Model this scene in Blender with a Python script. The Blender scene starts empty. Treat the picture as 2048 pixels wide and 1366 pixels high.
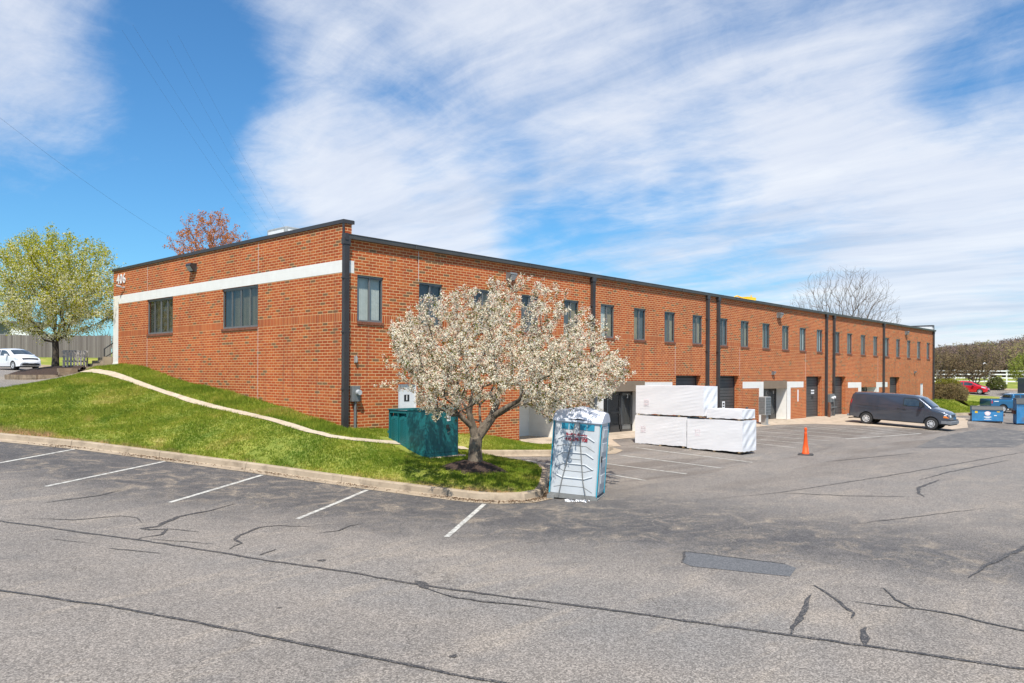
import bpy, bmesh, math, random
import numpy as np
from mathutils import Vector, Matrix
from mathutils.geometry import delaunay_2d_cdt
R = math.radians
sc = bpy.context.scene
col = sc.collection

# ---------------------------------------------------------------- camera, sky, sun, exposure
YAW = R(42.53)
D = Vector((math.cos(YAW), math.sin(YAW), 0)); RT = Vector((math.sin(YAW), -math.cos(YAW), 0))
CAM = Vector((-15.624, -21.977, 2.8))
cd = bpy.data.cameras.new('camera'); cam = bpy.data.objects.new('camera', cd); col.objects.link(cam)
cam.location = CAM
ROLL = 0.0057
up = Vector((0, 0, 1)) * math.cos(ROLL) + RT * -math.sin(ROLL)
rt = D.cross(up)
cam.matrix_world = Matrix(((rt.x, up.x, -D.x, CAM.x), (rt.y, up.y, -D.y, CAM.y), (rt.z, up.z, -D.z, CAM.z), (0, 0, 0, 1)))
cd.sensor_width = 36; cd.lens = 1582 / 2048 * 36
cd.shift_y = (751 - 683) / 2048.0
cd.clip_start = 0.1; cd.clip_end = 5000
sc.camera = cam

SUN_EL = 57.5
sunv = Vector((-0.75, -0.66, 0)).normalized() * math.cos(R(SUN_EL)) + Vector((0, 0, math.sin(R(SUN_EL))))
sl = bpy.data.lights.new('sun', 'SUN'); sl.energy = 4.8; sl.angle = R(0.53); sl.color = (1.0, 0.945, 0.86)
so = bpy.data.objects.new('sun', sl); col.objects.link(so)
so.rotation_euler = (-sunv).to_track_quat('-Z', 'Y').to_euler(); so.location = (0, 0, 60)

sc.view_settings.view_transform = 'Standard'; sc.view_settings.look = 'None'
sc.view_settings.exposure = 0.40; sc.view_settings.gamma = 1.0
sc.render.engine = 'CYCLES'
sc.cycles.max_bounces = 6; sc.cycles.transparent_max_bounces = 12


class NT:
    """small helper for node trees"""
    def __init__(s, tree): s.t = tree; s.N = tree.nodes; s.L = tree.links; s.N.clear()
    def node(s, typ, ins=None, **props):
        n = s.N.new(typ)
        for k, v in props.items(): setattr(n, k, v)
        for k, v in (ins or {}).items(): s.set(n.inputs[k], v)
        return n
    def set(s, sock, v):
        if isinstance(v, bpy.types.NodeSocket): s.L.new(v, sock)
        elif isinstance(v, bpy.types.Node): s.L.new(v.outputs[0], sock)
        elif isinstance(v, (tuple, list)) and sock.type == 'RGBA' and len(v) == 3: sock.default_value = (*v, 1)
        else: sock.default_value = v
    def m(s, op, a, b=None, c=None, clamp=False):
        n = s.N.new('ShaderNodeMath'); n.operation = op; n.use_clamp = clamp
        s.set(n.inputs[0], a)
        if b is not None: s.set(n.inputs[1], b)
        if c is not None: s.set(n.inputs[2], c)
        return n.outputs[0]
    def vm(s, op, a, b=None, out=0):
        n = s.N.new('ShaderNodeVectorMath'); n.operation = op; s.set(n.inputs[0], a)
        if b is not None: s.set(n.inputs['Scale' if op == 'SCALE' else 1], b)
        return n.outputs[out]
    def noise(s, vec, scale, detail=4, rough=0.55, dist=0, out='Fac'):
        n = s.node('ShaderNodeTexNoise', {'Scale': scale, 'Detail': detail, 'Roughness': rough, 'Distortion': dist})
        if vec is not None: s.set(n.inputs['Vector'], vec)
        return n.outputs[out]
    def ramp(s, fac, stops, interp='LINEAR'):
        n = s.N.new('ShaderNodeValToRGB'); n.color_ramp.interpolation = interp
        e = n.color_ramp.elements
        while len(e) < len(stops): e.new(0.5)
        for i, (p, c) in enumerate(stops):
            e[i].position = p; e[i].color = (*c, 1) if isinstance(c, (tuple, list)) else (c, c, c, 1)
        s.set(n.inputs[0], fac); return n.outputs[0]
    def mix(s, fac, a, b, mode='MIX'):
        n = s.N.new('ShaderNodeMix'); n.data_type = 'RGBA'; n.blend_type = mode
        s.set(n.inputs[0], fac); s.set(n.inputs[6], a); s.set(n.inputs[7], b); return n.outputs[2]
    def step(s, v, a, b):
        n = s.node('ShaderNodeMapRange', {'From Min': a, 'From Max': b}, interpolation_type='SMOOTHSTEP'); s.set(n.inputs[0], v); return n.outputs[0]
    def sep(s, v): n = s.N.new('ShaderNodeSeparateXYZ'); s.set(n.inputs[0], v); return n.outputs
    def comb(s, x, y, z=0.0):
        n = s.N.new('ShaderNodeCombineXYZ')
        for i, v in enumerate((x, y, z)): s.set(n.inputs[i], v)
        return n.outputs[0]
    def pos(s): return s.N.new('ShaderNodeNewGeometry').outputs['Position']
    def bump(s, h, strength=0.4, dist=0.01):
        n = s.node('ShaderNodeBump', {'Strength': strength, 'Distance': dist}); s.set(n.inputs['Height'], h); return n.outputs[0]


# world: physical sky with a layer of wind-drawn cirrus
w = bpy.data.worlds.new('World'); sc.world = w; w.use_nodes = True
nt = NT(w.node_tree)
sky = nt.node('ShaderNodeTexSky', sky_type='NISHITA', sun_disc=False, sun_elevation=R(SUN_EL), sun_rotation=math.atan2(sunv.x, sunv.y) % (2 * math.pi), altitude=60, air_density=1.15, dust_density=0.35, ozone_density=2.2)
dirv = nt.N.new('ShaderNodeTexCoord').outputs['Generated']
dirn = nt.vm('NORMALIZE', dirv)
dx, dy, dz = nt.sep(dirn)
zz = nt.m('ADD', nt.m('MAXIMUM', dz, 0.0), 0.13)
deck = nt.comb(nt.m('DIVIDE', dx, zz), nt.m('DIVIDE', dy, zz), 0.0)
ca, sa = math.cos(R(-90)), math.sin(R(-90))
px_, py_, _ = nt.sep(deck)
u_ = nt.m('ADD', nt.m('MULTIPLY', px_, ca), nt.m('MULTIPLY', py_, -sa))
v_ = nt.m('ADD', nt.m('MULTIPLY', px_, sa), nt.m('MULTIPLY', py_, ca))
warp = nt.noise(deck, 0.8, 3, 0.55, 0, 'Color')
def streak(su, sv, wq, off=(0, 0, 0)):
    q_ = nt.comb(nt.m('MULTIPLY', u_, su), nt.m('MULTIPLY', v_, sv), 0.0)
    return nt.vm('ADD', nt.vm('ADD', q_, off), nt.vm('SCALE', warp, wq))
stre = streak(0.36, 1.15, 0.75)
n1 = nt.noise(stre, 1.1, 7, 0.58)
n2 = nt.noise(nt.vm('ADD', deck, (5.1, 2.2, 0)), 0.9, 4, 0.5)
n3 = nt.noise(streak(0.85, 3.1, 1.5, (2, 7, 0)), 1.5, 7, 0.64)
n4 = nt.noise(nt.vm('ADD', deck, nt.vm('SCALE', warp, 0.8)), 6.0, 7, 0.68)
dens = nt.m('ADD', nt.m('MULTIPLY', n1, 0.95), nt.m('MULTIPLY', n2, 0.18))
dens = nt.m('ADD', dens, nt.m('MULTIPLY', nt.m('SUBTRACT', n3, 0.5), 0.40))
dens = nt.m('ADD', dens, nt.m('MULTIPLY', nt.m('SUBTRACT', n4, 0.5), 0.36))
def skydir(px, py):
    v = D + RT * ((px - 1024) / 1582) + Vector((0, 0, 1)) * ((751 - py) / 1582)
    return v.normalized()
for (px, py, r1, wgt) in [(40, 130, 190, .36), (860, 60, 440, .13), (300, 340, 290, -.17), (330, 60, 160, -.20), (470, 170, 150, -.09), (800, 250, 130, -.09), (900, 170, 90, -.05), (640, 60, 120, .05), (120, 520, 420, -.24), (1000, 330, 80, -.14), (620, 130, 160, -.04), (640, 360, 150, .13), (560, 290, 90, .12),
                          (1050, 462, 70, -.20), (1150, 440, 65, -.18), (1260, 414, 65, -.15), (1370, 390, 70, -.17), (1470, 372, 65, -.12), (850, 450, 200, .18), (1990, 140, 130, -.18), (1860, 170, 90, -.10), (1380, 250, 80, -.08),
                          (1500, 540, 380, .14), (1460, 90, 330, .13), (1900, 360, 300, .14), (700, 560, 300, .12), (1960, 600, 260, .20), (1060, 160, 220, .10)]:
    c = skydir(px, py); ang = r1 / 1582
    dt = nt.vm('DOT_PRODUCT', dirn, tuple(c), 1)
    f = nt.step(dt, math.cos(ang * 1.25), 1.0)
    dens = nt.m('ADD', dens, nt.m('MULTIPLY', f, wgt))
cov = nt.step(dens, 0.40, 0.98)
cov = nt.m('MULTIPLY', cov, 0.88)
cshade = nt.noise(streak(0.45, 2.2, 0.7, (3, 1, 0)), 1.6, 6, 0.6)
ccol = nt.ramp(nt.m('ADD', nt.m('MULTIPLY', cshade, 0.7), nt.m('MULTIPLY', n1, 0.3)), [(0.36, (5.2, 5.9, 7.2)), (0.50, (6.9, 7.3, 8.2)), (0.66, (8.2, 8.4, 8.8))])
lp = nt.mix(cov, nt.mix(1.0, sky.outputs[0], (0.50, 0.95, 1.28), 'MULTIPLY'), ccol)
bg = nt.node('ShaderNodeBackground', {'Color': lp, 'Strength': 0.088})
out = nt.node('ShaderNodeOutputWorld', {'Surface': bg.outputs[0]})

# ---------------------------------------------------------------- materials
MATS = {}
def mat(name):
    m = bpy.data.materials.new(name); m.use_nodes = True; MATS[name] = m
    n = NT(m.node_tree)
    b = n.node('ShaderNodeBsdfPrincipled'); o = n.node('ShaderNodeOutputMaterial', {'Surface': b.outputs[0]})
    return m, n, b
def simple(name, c, rough=0.6, metal=0.0, vary=0.12, scale=3.0, bump=0.0, spec=0.5, coat=0.0, dirt=None):
    m, n, b = mat(name)
    p = n.pos()
    f = n.noise(p, scale, 5, 0.6)
    c2 = tuple(max(0, v * (1 - vary)) for v in c); c3 = tuple(min(1, v * (1 + vary)) for v in c)
    cc = n.ramp(f, [(0.3, c2), (0.7, c3)])
    if dirt:
        g = n.step(n.noise(p, scale * 0.6, 6, 0.7), 0.52, 0.72)
        cc = n.mix(n.m('MULTIPLY', g, dirt[1]), cc, dirt[0])
    n.set(b.inputs['Base Color'], cc)
    b.inputs['Roughness'].default_value = rough; b.inputs['Metallic'].default_value = metal
    b.inputs['Specular IOR Level'].default_value = spec; b.inputs['Coat Weight'].default_value = coat
    b.inputs['Coat Roughness'].default_value = 0.05
    if bump: n.set(b.inputs['Normal'], n.bump(n.noise(p, scale * 12, 4, 0.6), bump, 0.01))
    return m

# brick: utility bricks 300 x 101.6 mm, running bond, soldier course under the window sills
m, n, b = mat('brick')
p = n.pos(); x, y, z = n.sep(p)
u = n.m('SUBTRACT', x, y)
CH, BL = 0.1016, 0.30
row = n.m('FLOOR', n.m('DIVIDE', z, CH)); rz = n.m('FRACT', n.m('DIVIDE', z, CH))
uu = n.m('ADD', n.m('DIVIDE', u, BL), n.m('MULTIPLY', n.m('MODULO', n.m('ABSOLUTE', row), 2.0), 0.5))
colm = n.m('FLOOR', uu); ru = n.m('FRACT', uu)
def edge(fr, wd):   # distance from joint 0..1 -> mortar mask
    a = n.m('MINIMUM', fr, n.m('SUBTRACT', 1.0, fr)); return n.m('SUBTRACT', 1.0, n.step(a, wd * 0.55, wd * 1.05))
mortA = n.m('MAXIMUM', edge(rz, 0.108), edge(ru, 0.038))
us = n.m('DIVIDE', u, 0.1016); cols = n.m('FLOOR', us); mortS = edge(n.m('FRACT', us), 0.10)
inS = n.m('MULTIPLY', n.m('GREATER_THAN', z, 4.5720), n.m('LESS_THAN', z, 4.8768))
zs = n.m('DIVIDE', n.m('SUBTRACT', z, 4.572), 0.3048)
mortS = n.m('MAXIMUM', mortS, edge(zs, 0.035))
mort = n.m('ADD', n.m('MULTIPLY', mortA, n.m('SUBTRACT', 1.0, inS)), n.m('MULTIPLY', mortS, inS))
idv = n.mix(inS, n.comb(colm, row, 0.0), n.comb(cols, 999.0, 0.0))
wn = n.node('ShaderNodeTexWhiteNoise', {'Vector': idv}, noise_dimensions='3D')
rnd = wn.outputs['Value']; rnd2 = n.sep(wn.outputs['Color'])[1]
bc = n.ramp(rnd, [(0.0, (0.37, 0.067, 0.018)), (0.35, (0.42, 0.081, 0.020)), (0.7, (0.465, 0.098, 0.024)), (0.97, (0.50, 0.128, 0.032))])
dark = n.m('MULTIPLY', n.m('GREATER_THAN', rnd2, 0.925), n.m('SUBTRACT', 1.0, inS))
bc = n.mix(dark, bc, (0.20, 0.105, 0.05))
bc = n.mix(n.m('MULTIPLY', n.noise(p, 45, 3, 0.7), 0.22), bc, (0.28, 0.08, 0.04))
bc = n.mix(1.0, bc, n.ramp(n.noise(p, 0.35, 4, 0.6), [(0.3, 0.80), (0.7, 1.16)]), 'MULTIPLY')
mc = n.ramp(n.noise(p, 2.5, 4, 0.6), [(0.3, (0.62, 0.40, 0.19)), (0.7, (0.76, 0.51, 0.27))])
cc = n.mix(mort, bc, mc)
# faint efflorescence and runs below sills
ef = n.m('MULTIPLY', n.step(n.noise(n.vm('MULTIPLY', p, (1, 1, 0.35)), 1.1, 6, 0.7), 0.60, 0.78), 0.16)
cc = n.mix(ef, cc, (0.52, 0.34, 0.24))
st = n.m('MULTIPLY', n.step(n.noise(n.vm('MULTIPLY', p, (3.2, 3.2, 0.16)), 1.0, 5, 0.65), 0.52, 0.72), 0.34)
cc = n.mix(st, cc, (0.15, 0.07, 0.05))
n.set(b.inputs['Base Color'], cc); b.inputs['Roughness'].default_value = 0.85
b.inputs['Specular IOR Level'].default_value = 0.25
hh = n.m('ADD', n.m('SUBTRACT', 1.0, mort), n.m('MULTIPLY', n.noise(p, 90, 3, 0.6), 0.25))
n.set(b.inputs['Normal'], n.bump(hh, 0.55, 0.008))

# white painted block with fine joints
m, n, b = mat('white_block')
p = n.pos(); x, y, z = n.sep(p); u = n.m('SUBTRACT', x, y)
rz = n.m('FRACT', n.m('DIVIDE', z, 0.2032)); ru = n.m('FRACT', n.m('DIVIDE', u, 0.3))
j = n.m('MAXIMUM', edge(rz, 0.02), edge(ru, 0.014))
cc = n.ramp(n.noise(p, 2.2, 5, 0.6), [(0.3, (0.76, 0.74, 0.69)), (0.7, (0.84, 0.82, 0.77))])
cc = n.mix(n.m('MULTIPLY', n.step(n.noise(n.vm('MULTIPLY', p, (2.5, 2.5, 0.4)), 1.3, 5, 0.7), 0.55, 0.8), 0.25), cc, (0.45, 0.42, 0.36))
cc = n.mix(n.m('MULTIPLY', j, 0.22), cc, (0.42, 0.40, 0.36))
n.set(b.inputs['Base Color'], cc); b.inputs['Roughness'].default_value = 0.6
n.set(b.inputs['Normal'], n.bump(n.m('SUBTRACT', 1.0, j), 0.3, 0.004))

simple('bronze', (0.045, 0.040, 0.040), 0.42, 0.0, 0.2, 1.2, spec=0.5)
simple('bronze_light', (0.085, 0.085, 0.083), 0.4, 0.0, 0.2, 1.2)
simple('frame_grey', (0.16, 0.165, 0.165), 0.4, 0.2, 0.15, 2.0)
simple('frame_dark', (0.050, 0.047, 0.046), 0.4, 0.1, 0.2, 2.0)
simple('blind_light', (0.62, 0.62, 0.56), 0.6, 0, 0.1, 6)
simple('blind_beige', (0.36, 0.28, 0.17), 0.7, 0, 0.15, 6)
simple('blind_dark', (0.13, 0.13, 0.13), 0.7, 0, 0.15, 6)
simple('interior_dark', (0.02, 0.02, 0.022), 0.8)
simple('sill_brick', (0.20, 0.075, 0.040), 0.85, 0, 0.35, 9, 0.3)
simple('lintel_tan', (0.23, 0.17, 0.115), 0.7, 0, 0.1, 2, dirt=((0.14, 0.11, 0.08), 0.4))
simple('door_panel', (0.070, 0.068, 0.066), 0.5, 0, 0.18, 1.6, dirt=((0.13, 0.11, 0.09), 0.3))
simple('white_paint', (0.70, 0.71, 0.71), 0.5, 0, 0.05, 2.0, dirt=((0.5, 0.48, 0.42), 0.25))
simple('white_sign', (0.80, 0.80, 0.80), 0.5, 0, 0.02)
simple('black_paint', (0.02, 0.02, 0.02), 0.5)
simple('red_text', (0.30, 0.02, 0.03), 0.5)
simple('roof_membrane', (0.62, 0.62, 0.60), 0.7, 0, 0.1, 0.8)
simple('grey_metal', (0.20, 0.21, 0.21), 0.45, 0.3, 0.15, 5, dirt=((0.12, 0.11, 0.10), 0.4))
simple('galvanized', (0.42, 0.42, 0.40), 0.45, 0.4, 0.12, 6)
simple('lamp_glass', (0.42, 0.44, 0.45), 0.15, 0, 0.15, 8)
simple('rust', (0.15, 0.06, 0.03), 0.85, 0, 0.3, 8)
simple('yellow_machine', (0.80, 0.50, 0.02), 0.45, 0, 0.1, 3)
simple('cable', (0.05, 0.05, 0.055), 0.6)
simple('tyre', (0.028, 0.028, 0.029), 0.8, 0, 0.2, 8)
simple('rim', (0.68, 0.69, 0.70), 0.35, 0.35, 0.12, 8)
simple('rim_dark', (0.03, 0.03, 0.03), 0.6)
simple('plastic_black', (0.03, 0.031, 0.033), 0.5, 0, 0.2, 8)
simple('bumper_grey', (0.20, 0.21, 0.225), 0.45, 0.1, 0.1, 4)
simple('chrome', (0.62, 0.63, 0.65), 0.15, 0.9, 0.05)
simple('amber', (0.75, 0.20, 0.02), 0.25, 0, 0.1, 10)
simple('tail_red', (0.42, 0.012, 0.015), 0.2, 0, 0.2, 10)
simple('head_glass', (0.62, 0.66, 0.70), 0.12, 0.2, 0.25, 14)
simple('paint_charcoal', (0.068, 0.080, 0.105), 0.20, 0.45, 0.10, 0.9, coat=1.0)
simple('paint_charcoal_roof', (0.045, 0.05, 0.06), 0.4, 0.2, 0.1, 0.9, coat=0.3)
simple('paint_white', (0.78, 0.79, 0.80), 0.25, 0, 0.03, 0.9, coat=1.0)
simple('paint_red', (0.62, 0.010, 0.028), 0.25, 0.1, 0.08, 0.9, coat=1.0)
simple('paint_blue', (0.018, 0.13, 0.27), 0.28, 0.3, 0.10, 0.9, coat=1.0)
simple('paint_navy', (0.012, 0.022, 0.06), 0.3, 0.1, 0.1, 0.9, coat=0.5)
simple('dumpster_blue', (0.035, 0.20, 0.42), 0.55, 0, 0.22, 2.2, 0.1, dirt=((0.13, 0.12, 0.12), 0.55))
simple('dumpster_lid', (0.045, 0.05, 0.05), 0.6, 0, 0.2, 3, dirt=((0.12, 0.10, 0.08), 0.4))
simple('green_paint', (0.011, 0.135, 0.145), 0.42, 0, 0.14, 2.0, dirt=((0.05, 0.17, 0.18), 0.25))
simple('green_dark', (0.006, 0.05, 0.055), 0.6)
simple('porta_wall', (0.50, 0.525, 0.54), 0.45, 0, 0.08, 2, dirt=((0.33, 0.32, 0.30), 0.45))
simple('porta_roof', (0.62, 0.64, 0.70), 0.4, 0, 0.05, 2)
simple('porta_teal', (0.02, 0.34, 0.46), 0.45, 0, 0.08, 2)
simple('porta_vent', (0.015, 0.22, 0.33), 0.6, 0, 0.08, 2)
simple('porta_grey', (0.20, 0.20, 0.19), 0.6, 0, 0.2, 4)
simple('cone_orange', (0.85, 0.10, 0.012), 0.5, 0, 0.1, 6)
simple('cone_base', (0.035, 0.035, 0.035), 0.7)
simple('timber', (0.44, 0.31, 0.17), 0.8, 0, 0.25, 7)
simple('old_timber', (0.40, 0.365, 0.33), 0.9, 0, 0.35, 6, 0.3)
simple('planter_timber', (0.24, 0.18, 0.12), 0.9, 0, 0.45, 3, 0.4, dirt=((0.07, 0.06, 0.05), 0.6))
simple('siding', (0.66, 0.62, 0.54), 0.7, 0, 0.06, 1)
simple('siding_grey', (0.22, 0.22, 0.22), 0.7, 0, 0.1, 1)
simple('brown_roof', (0.10, 0.085, 0.075), 0.8)
simple('orange_pipe', (0.70, 0.14, 0.03), 0.5)
simple('white_rail', (0.80, 0.80, 0.80), 0.5, 0, 0.04)
simple('tent_white', (0.82, 0.82, 0.84), 0.6, 0, 0.03)
simple('leaf_brown', (0.16, 0.10, 0.055), 0.9, 0, 0.5, 20)
simple('cloth_white', (0.82, 0.82, 0.84), 0.8, 0, 0.04, 5)

def wrapmat():
    m, n, b = mat('white_wrap')
    p = n.pos()
    st = n.noise(n.vm('MULTIPLY', p, (1.2, 1.2, 9.0)), 1.6, 5, 0.65, 0.6)
    n.set(b.inputs['Base Color'], n.ramp(st, [(0.3, (0.70, 0.70, 0.715)), (0.7, (0.78, 0.78, 0.79))]))
    b.inputs['Roughness'].default_value = 0.38
    f = n.noise(n.vm('MULTIPLY', p, (3.0, 1.0, 3.5)), 1.1, 3, 0.5, 1.2)
    h = n.m('ADD', n.m('MULTIPLY', st, 0.4), f)
    n.set(b.inputs['Normal'], n.bump(h, 0.22, 0.02))
wrapmat()

def glassmat(name, dark, refl=1.0):
    m, n, b = mat(name)
    n.N.remove(b)
    o = [k for k in n.N if k.type == 'OUTPUT_MATERIAL'][0]
    p = n.pos()
    nb = n.bump(n.noise(p, 1.3, 2, 0.5), 0.05, 0.05)
    g = n.node('ShaderNodeBsdfGlossy', {'Roughness': 0.02, 'Color': (0.9 * refl, 0.95 * refl, 1.0 * refl), 'Normal': nb})
    t = n.node('ShaderNodeBsdfTransparent', {'Color': dark})
    fr = n.node('ShaderNodeLayerWeight', {'Blend': 0.5})
    f = n.m('ADD', n.m('MULTIPLY', n.m('POWER', fr.outputs['Facing'], 4.0), 0.75), 0.05, clamp=True)
    mx = n.node('ShaderNodeMixShader', {0: f, 1: t.outputs[0], 2: g.outputs[0]})
    n.set(o.inputs[0], mx.outputs[0])
glassmat('glass', (0.80, 0.84, 0.84))
def carglass():
    m, n, b = mat('car_glass')
    p = n.pos(); n.set(b.inputs['Base Color'], n.ramp(n.noise(p, 1.5), [(0.4, (0.015, 0.02, 0.024)), (0.6, (0.04, 0.055, 0.06))]))
    b.inputs['Roughness'].default_value = 0.03; b.inputs['Specular IOR Level'].default_value = 1.0; b.inputs['Coat Weight'].default_value = 0.6
carglass()

def bark(name, c1, c2, sc_=6):
    m, n, b = mat(name)
    p = n.pos()
    f = n.noise(n.vm('MULTIPLY', p, (1, 1, 0.35)), sc_, 6, 0.7, 0.5)
    n.set(b.inputs['Base Color'], n.ramp(f, [(0.35, c1), (0.65, c2)])); b.inputs['Roughness'].default_value = 0.9
    n.set(b.inputs['Normal'], n.bump(f, 0.8, 0.03))
bark('bark_crab', (0.06, 0.045, 0.034), (0.21, 0.17, 0.125), 9)
bark('bark_dark', (0.035, 0.028, 0.022), (0.11, 0.085, 0.06), 8)
bark('bark_bare', (0.085, 0.062, 0.045), (0.17, 0.125, 0.09), 8)
bark('bark_red', (0.12, 0.08, 0.065), (0.24, 0.17, 0.13), 8)
bark('twig_brown', (0.10, 0.075, 0.05), (0.22, 0.165, 0.11), 1.5)

def leafmat(name, stops, trans=0.35, rough=0.6):
    m, n, b = mat(name)
    n.N.remove(b)
    o = [k for k in n.N if k.type == 'OUTPUT_MATERIAL'][0]
    at = n.node('ShaderNodeAttribute', attribute_name='tint')
    c = n.ramp(at.outputs['Fac'], stops)
    d = n.node('ShaderNodeBsdfDiffuse', {'Color': c, 'Roughness': 0.5})
    t = n.node('ShaderNodeBsdfTranslucent', {'Color': c})
    mx = n.node('ShaderNodeMixShader', {0: trans, 1: d.outputs[0], 2: t.outputs[0]})
    n.set(o.inputs[0], mx.outputs[0])
leafmat('blossom', [(0.0, (0.10, 0.14, 0.02)), (0.07, (0.22, 0.22, 0.035)), (0.11, (0.26, 0.13, 0.04)), (0.14, (0.46, 0.20, 0.13)), (0.22, (0.68, 0.40, 0.33)), (0.30, (0.86, 0.72, 0.54)), (0.46, (0.96, 0.90, 0.72)), (1.0, (0.98, 0.96, 0.86))], 0.5)
leafmat('pear_leaf', [(0.0, (0.22, 0.26, 0.02)), (0.35, (0.50, 0.50, 0.03)), (0.62, (0.76, 0.66, 0.05)), (0.66, (0.80, 0.78, 0.52)), (1.0, (0.92, 0.90, 0.72))], 0.5)
leafmat('maple_bud', [(0.0, (0.30, 0.10, 0.05)), (0.5, (0.58, 0.22, 0.07)), (1.0, (0.80, 0.38, 0.10))], 0.35)
leafmat('hedge_leaf', [(0.0, (0.15, 0.11, 0.06)), (0.5, (0.28, 0.21, 0.11)), (1.0, (0.38, 0.31, 0.10))], 0.3)
leafmat('hedge_top', [(0.0, (0.16, 0.17, 0.03)), (1.0, (0.36, 0.34, 0.04))], 0.3)
leafmat('brush_leaf', [(0.0, (0.15, 0.11, 0.07)), (0.6, (0.30, 0.22, 0.13)), (1.0, (0.34, 0.30, 0.12))], 0.3)
leafmat('spring_leaf', [(0.0, (0.13, 0.19, 0.03)), (0.6, (0.34, 0.38, 0.06)), (1.0, (0.55, 0.58, 0.25))], 0.35)
leafmat('wood_leaf', [(0.0, (0.15, 0.11, 0.10)), (0.5, (0.28, 0.20, 0.17)), (0.75, (0.34, 0.25, 0.15)), (1.0, (0.38, 0.38, 0.14))], 0.35)
leafmat('flower_bush', [(0.0, (0.05, 0.07, 0.02)), (0.6, (0.16, 0.19, 0.05)), (0.85, (0.30, 0.26, 0.12)), (0.9, (0.8, 0.75, 0.72)), (1.0, (0.85, 0.8, 0.8))], 0.2)

def grasscol(n, p):
    a = n.noise(p, 0.55, 5, 0.62, 0.6); bq = n.noise(p, 3.0, 5, 0.65)
    c = n.ramp(a, [(0.30, (0.13, 0.225, 0.028)), (0.45, (0.20, 0.275, 0.038)), (0.56, (0.27, 0.33, 0.048)), (0.66, (0.38, 0.375, 0.09)), (0.76, (0.48, 0.40, 0.17))])
    c = n.mix(n.m('MULTIPLY', n.step(bq, 0.46, 0.70), 0.42), c, (0.38, 0.39, 0.07))
    x, y, z = n.sep(p)
    dk = n.m('ADD', n.m('MULTIPLY', n.m('ADD', x, 1.9), -0.93), n.m('MULTIPLY', n.m('ADD', y, 8.0), -0.368))
    dk = n.m('ADD', dk, n.m('MULTIPLY', n.m('SUBTRACT', n.noise(p, 1.6, 4, 0.65), 0.5), 2.4))
    bare = n.m('MULTIPLY', n.step(dk, -1.15, -0.35), n.m('SUBTRACT', 1.0, n.step(x, 6.0, 8.0)))
    c = n.mix(n.m('MULTIPLY', bare, 0.75), c, (0.43, 0.31, 0.17))
    return c, a, bq
m, n, b = mat('grass_ground')
p = n.pos(); c, a, bq = grasscol(n, p)
c = n.mix(0.30, c, (0.20, 0.15, 0.07))
n.set(b.inputs['Base Color'], c); b.inputs['Roughness'].default_value = 0.9; b.inputs['Specular IOR Level'].default_value = 0.1
n.set(b.inputs['Normal'], n.bump(n.noise(p, 40, 4, 0.7), 0.8, 0.03))
m, n, b = mat('grass_blade')
n.N.remove(b); o = [k for k in n.N if k.type == 'OUTPUT_MATERIAL'][0]
p = n.pos(); c, a, bq = grasscol(n, p)
at = n.node('ShaderNodeAttribute', attribute_name='tint')
c = n.mix(1.0, c, n.ramp(at.outputs['Fac'], [(0.0, (0.62, 0.72, 0.6)), (0.7, (1.15, 1.1, 1.0)), (0.86, (1.3, 1.2, 1.1)), (0.90, (1.45, 1.15, 1.5)), (1.0, (1.75, 1.35, 1.8))]), 'MULTIPLY')
d = n.node('ShaderNodeBsdfDiffuse', {'Color': c}); t = n.node('ShaderNodeBsdfTranslucent', {'Color': c})
mx = n.node('ShaderNodeMixShader', {0: 0.4, 1: d.outputs[0], 2: t.outputs[0]}); n.set(o.inputs[0], mx.outputs[0])

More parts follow.
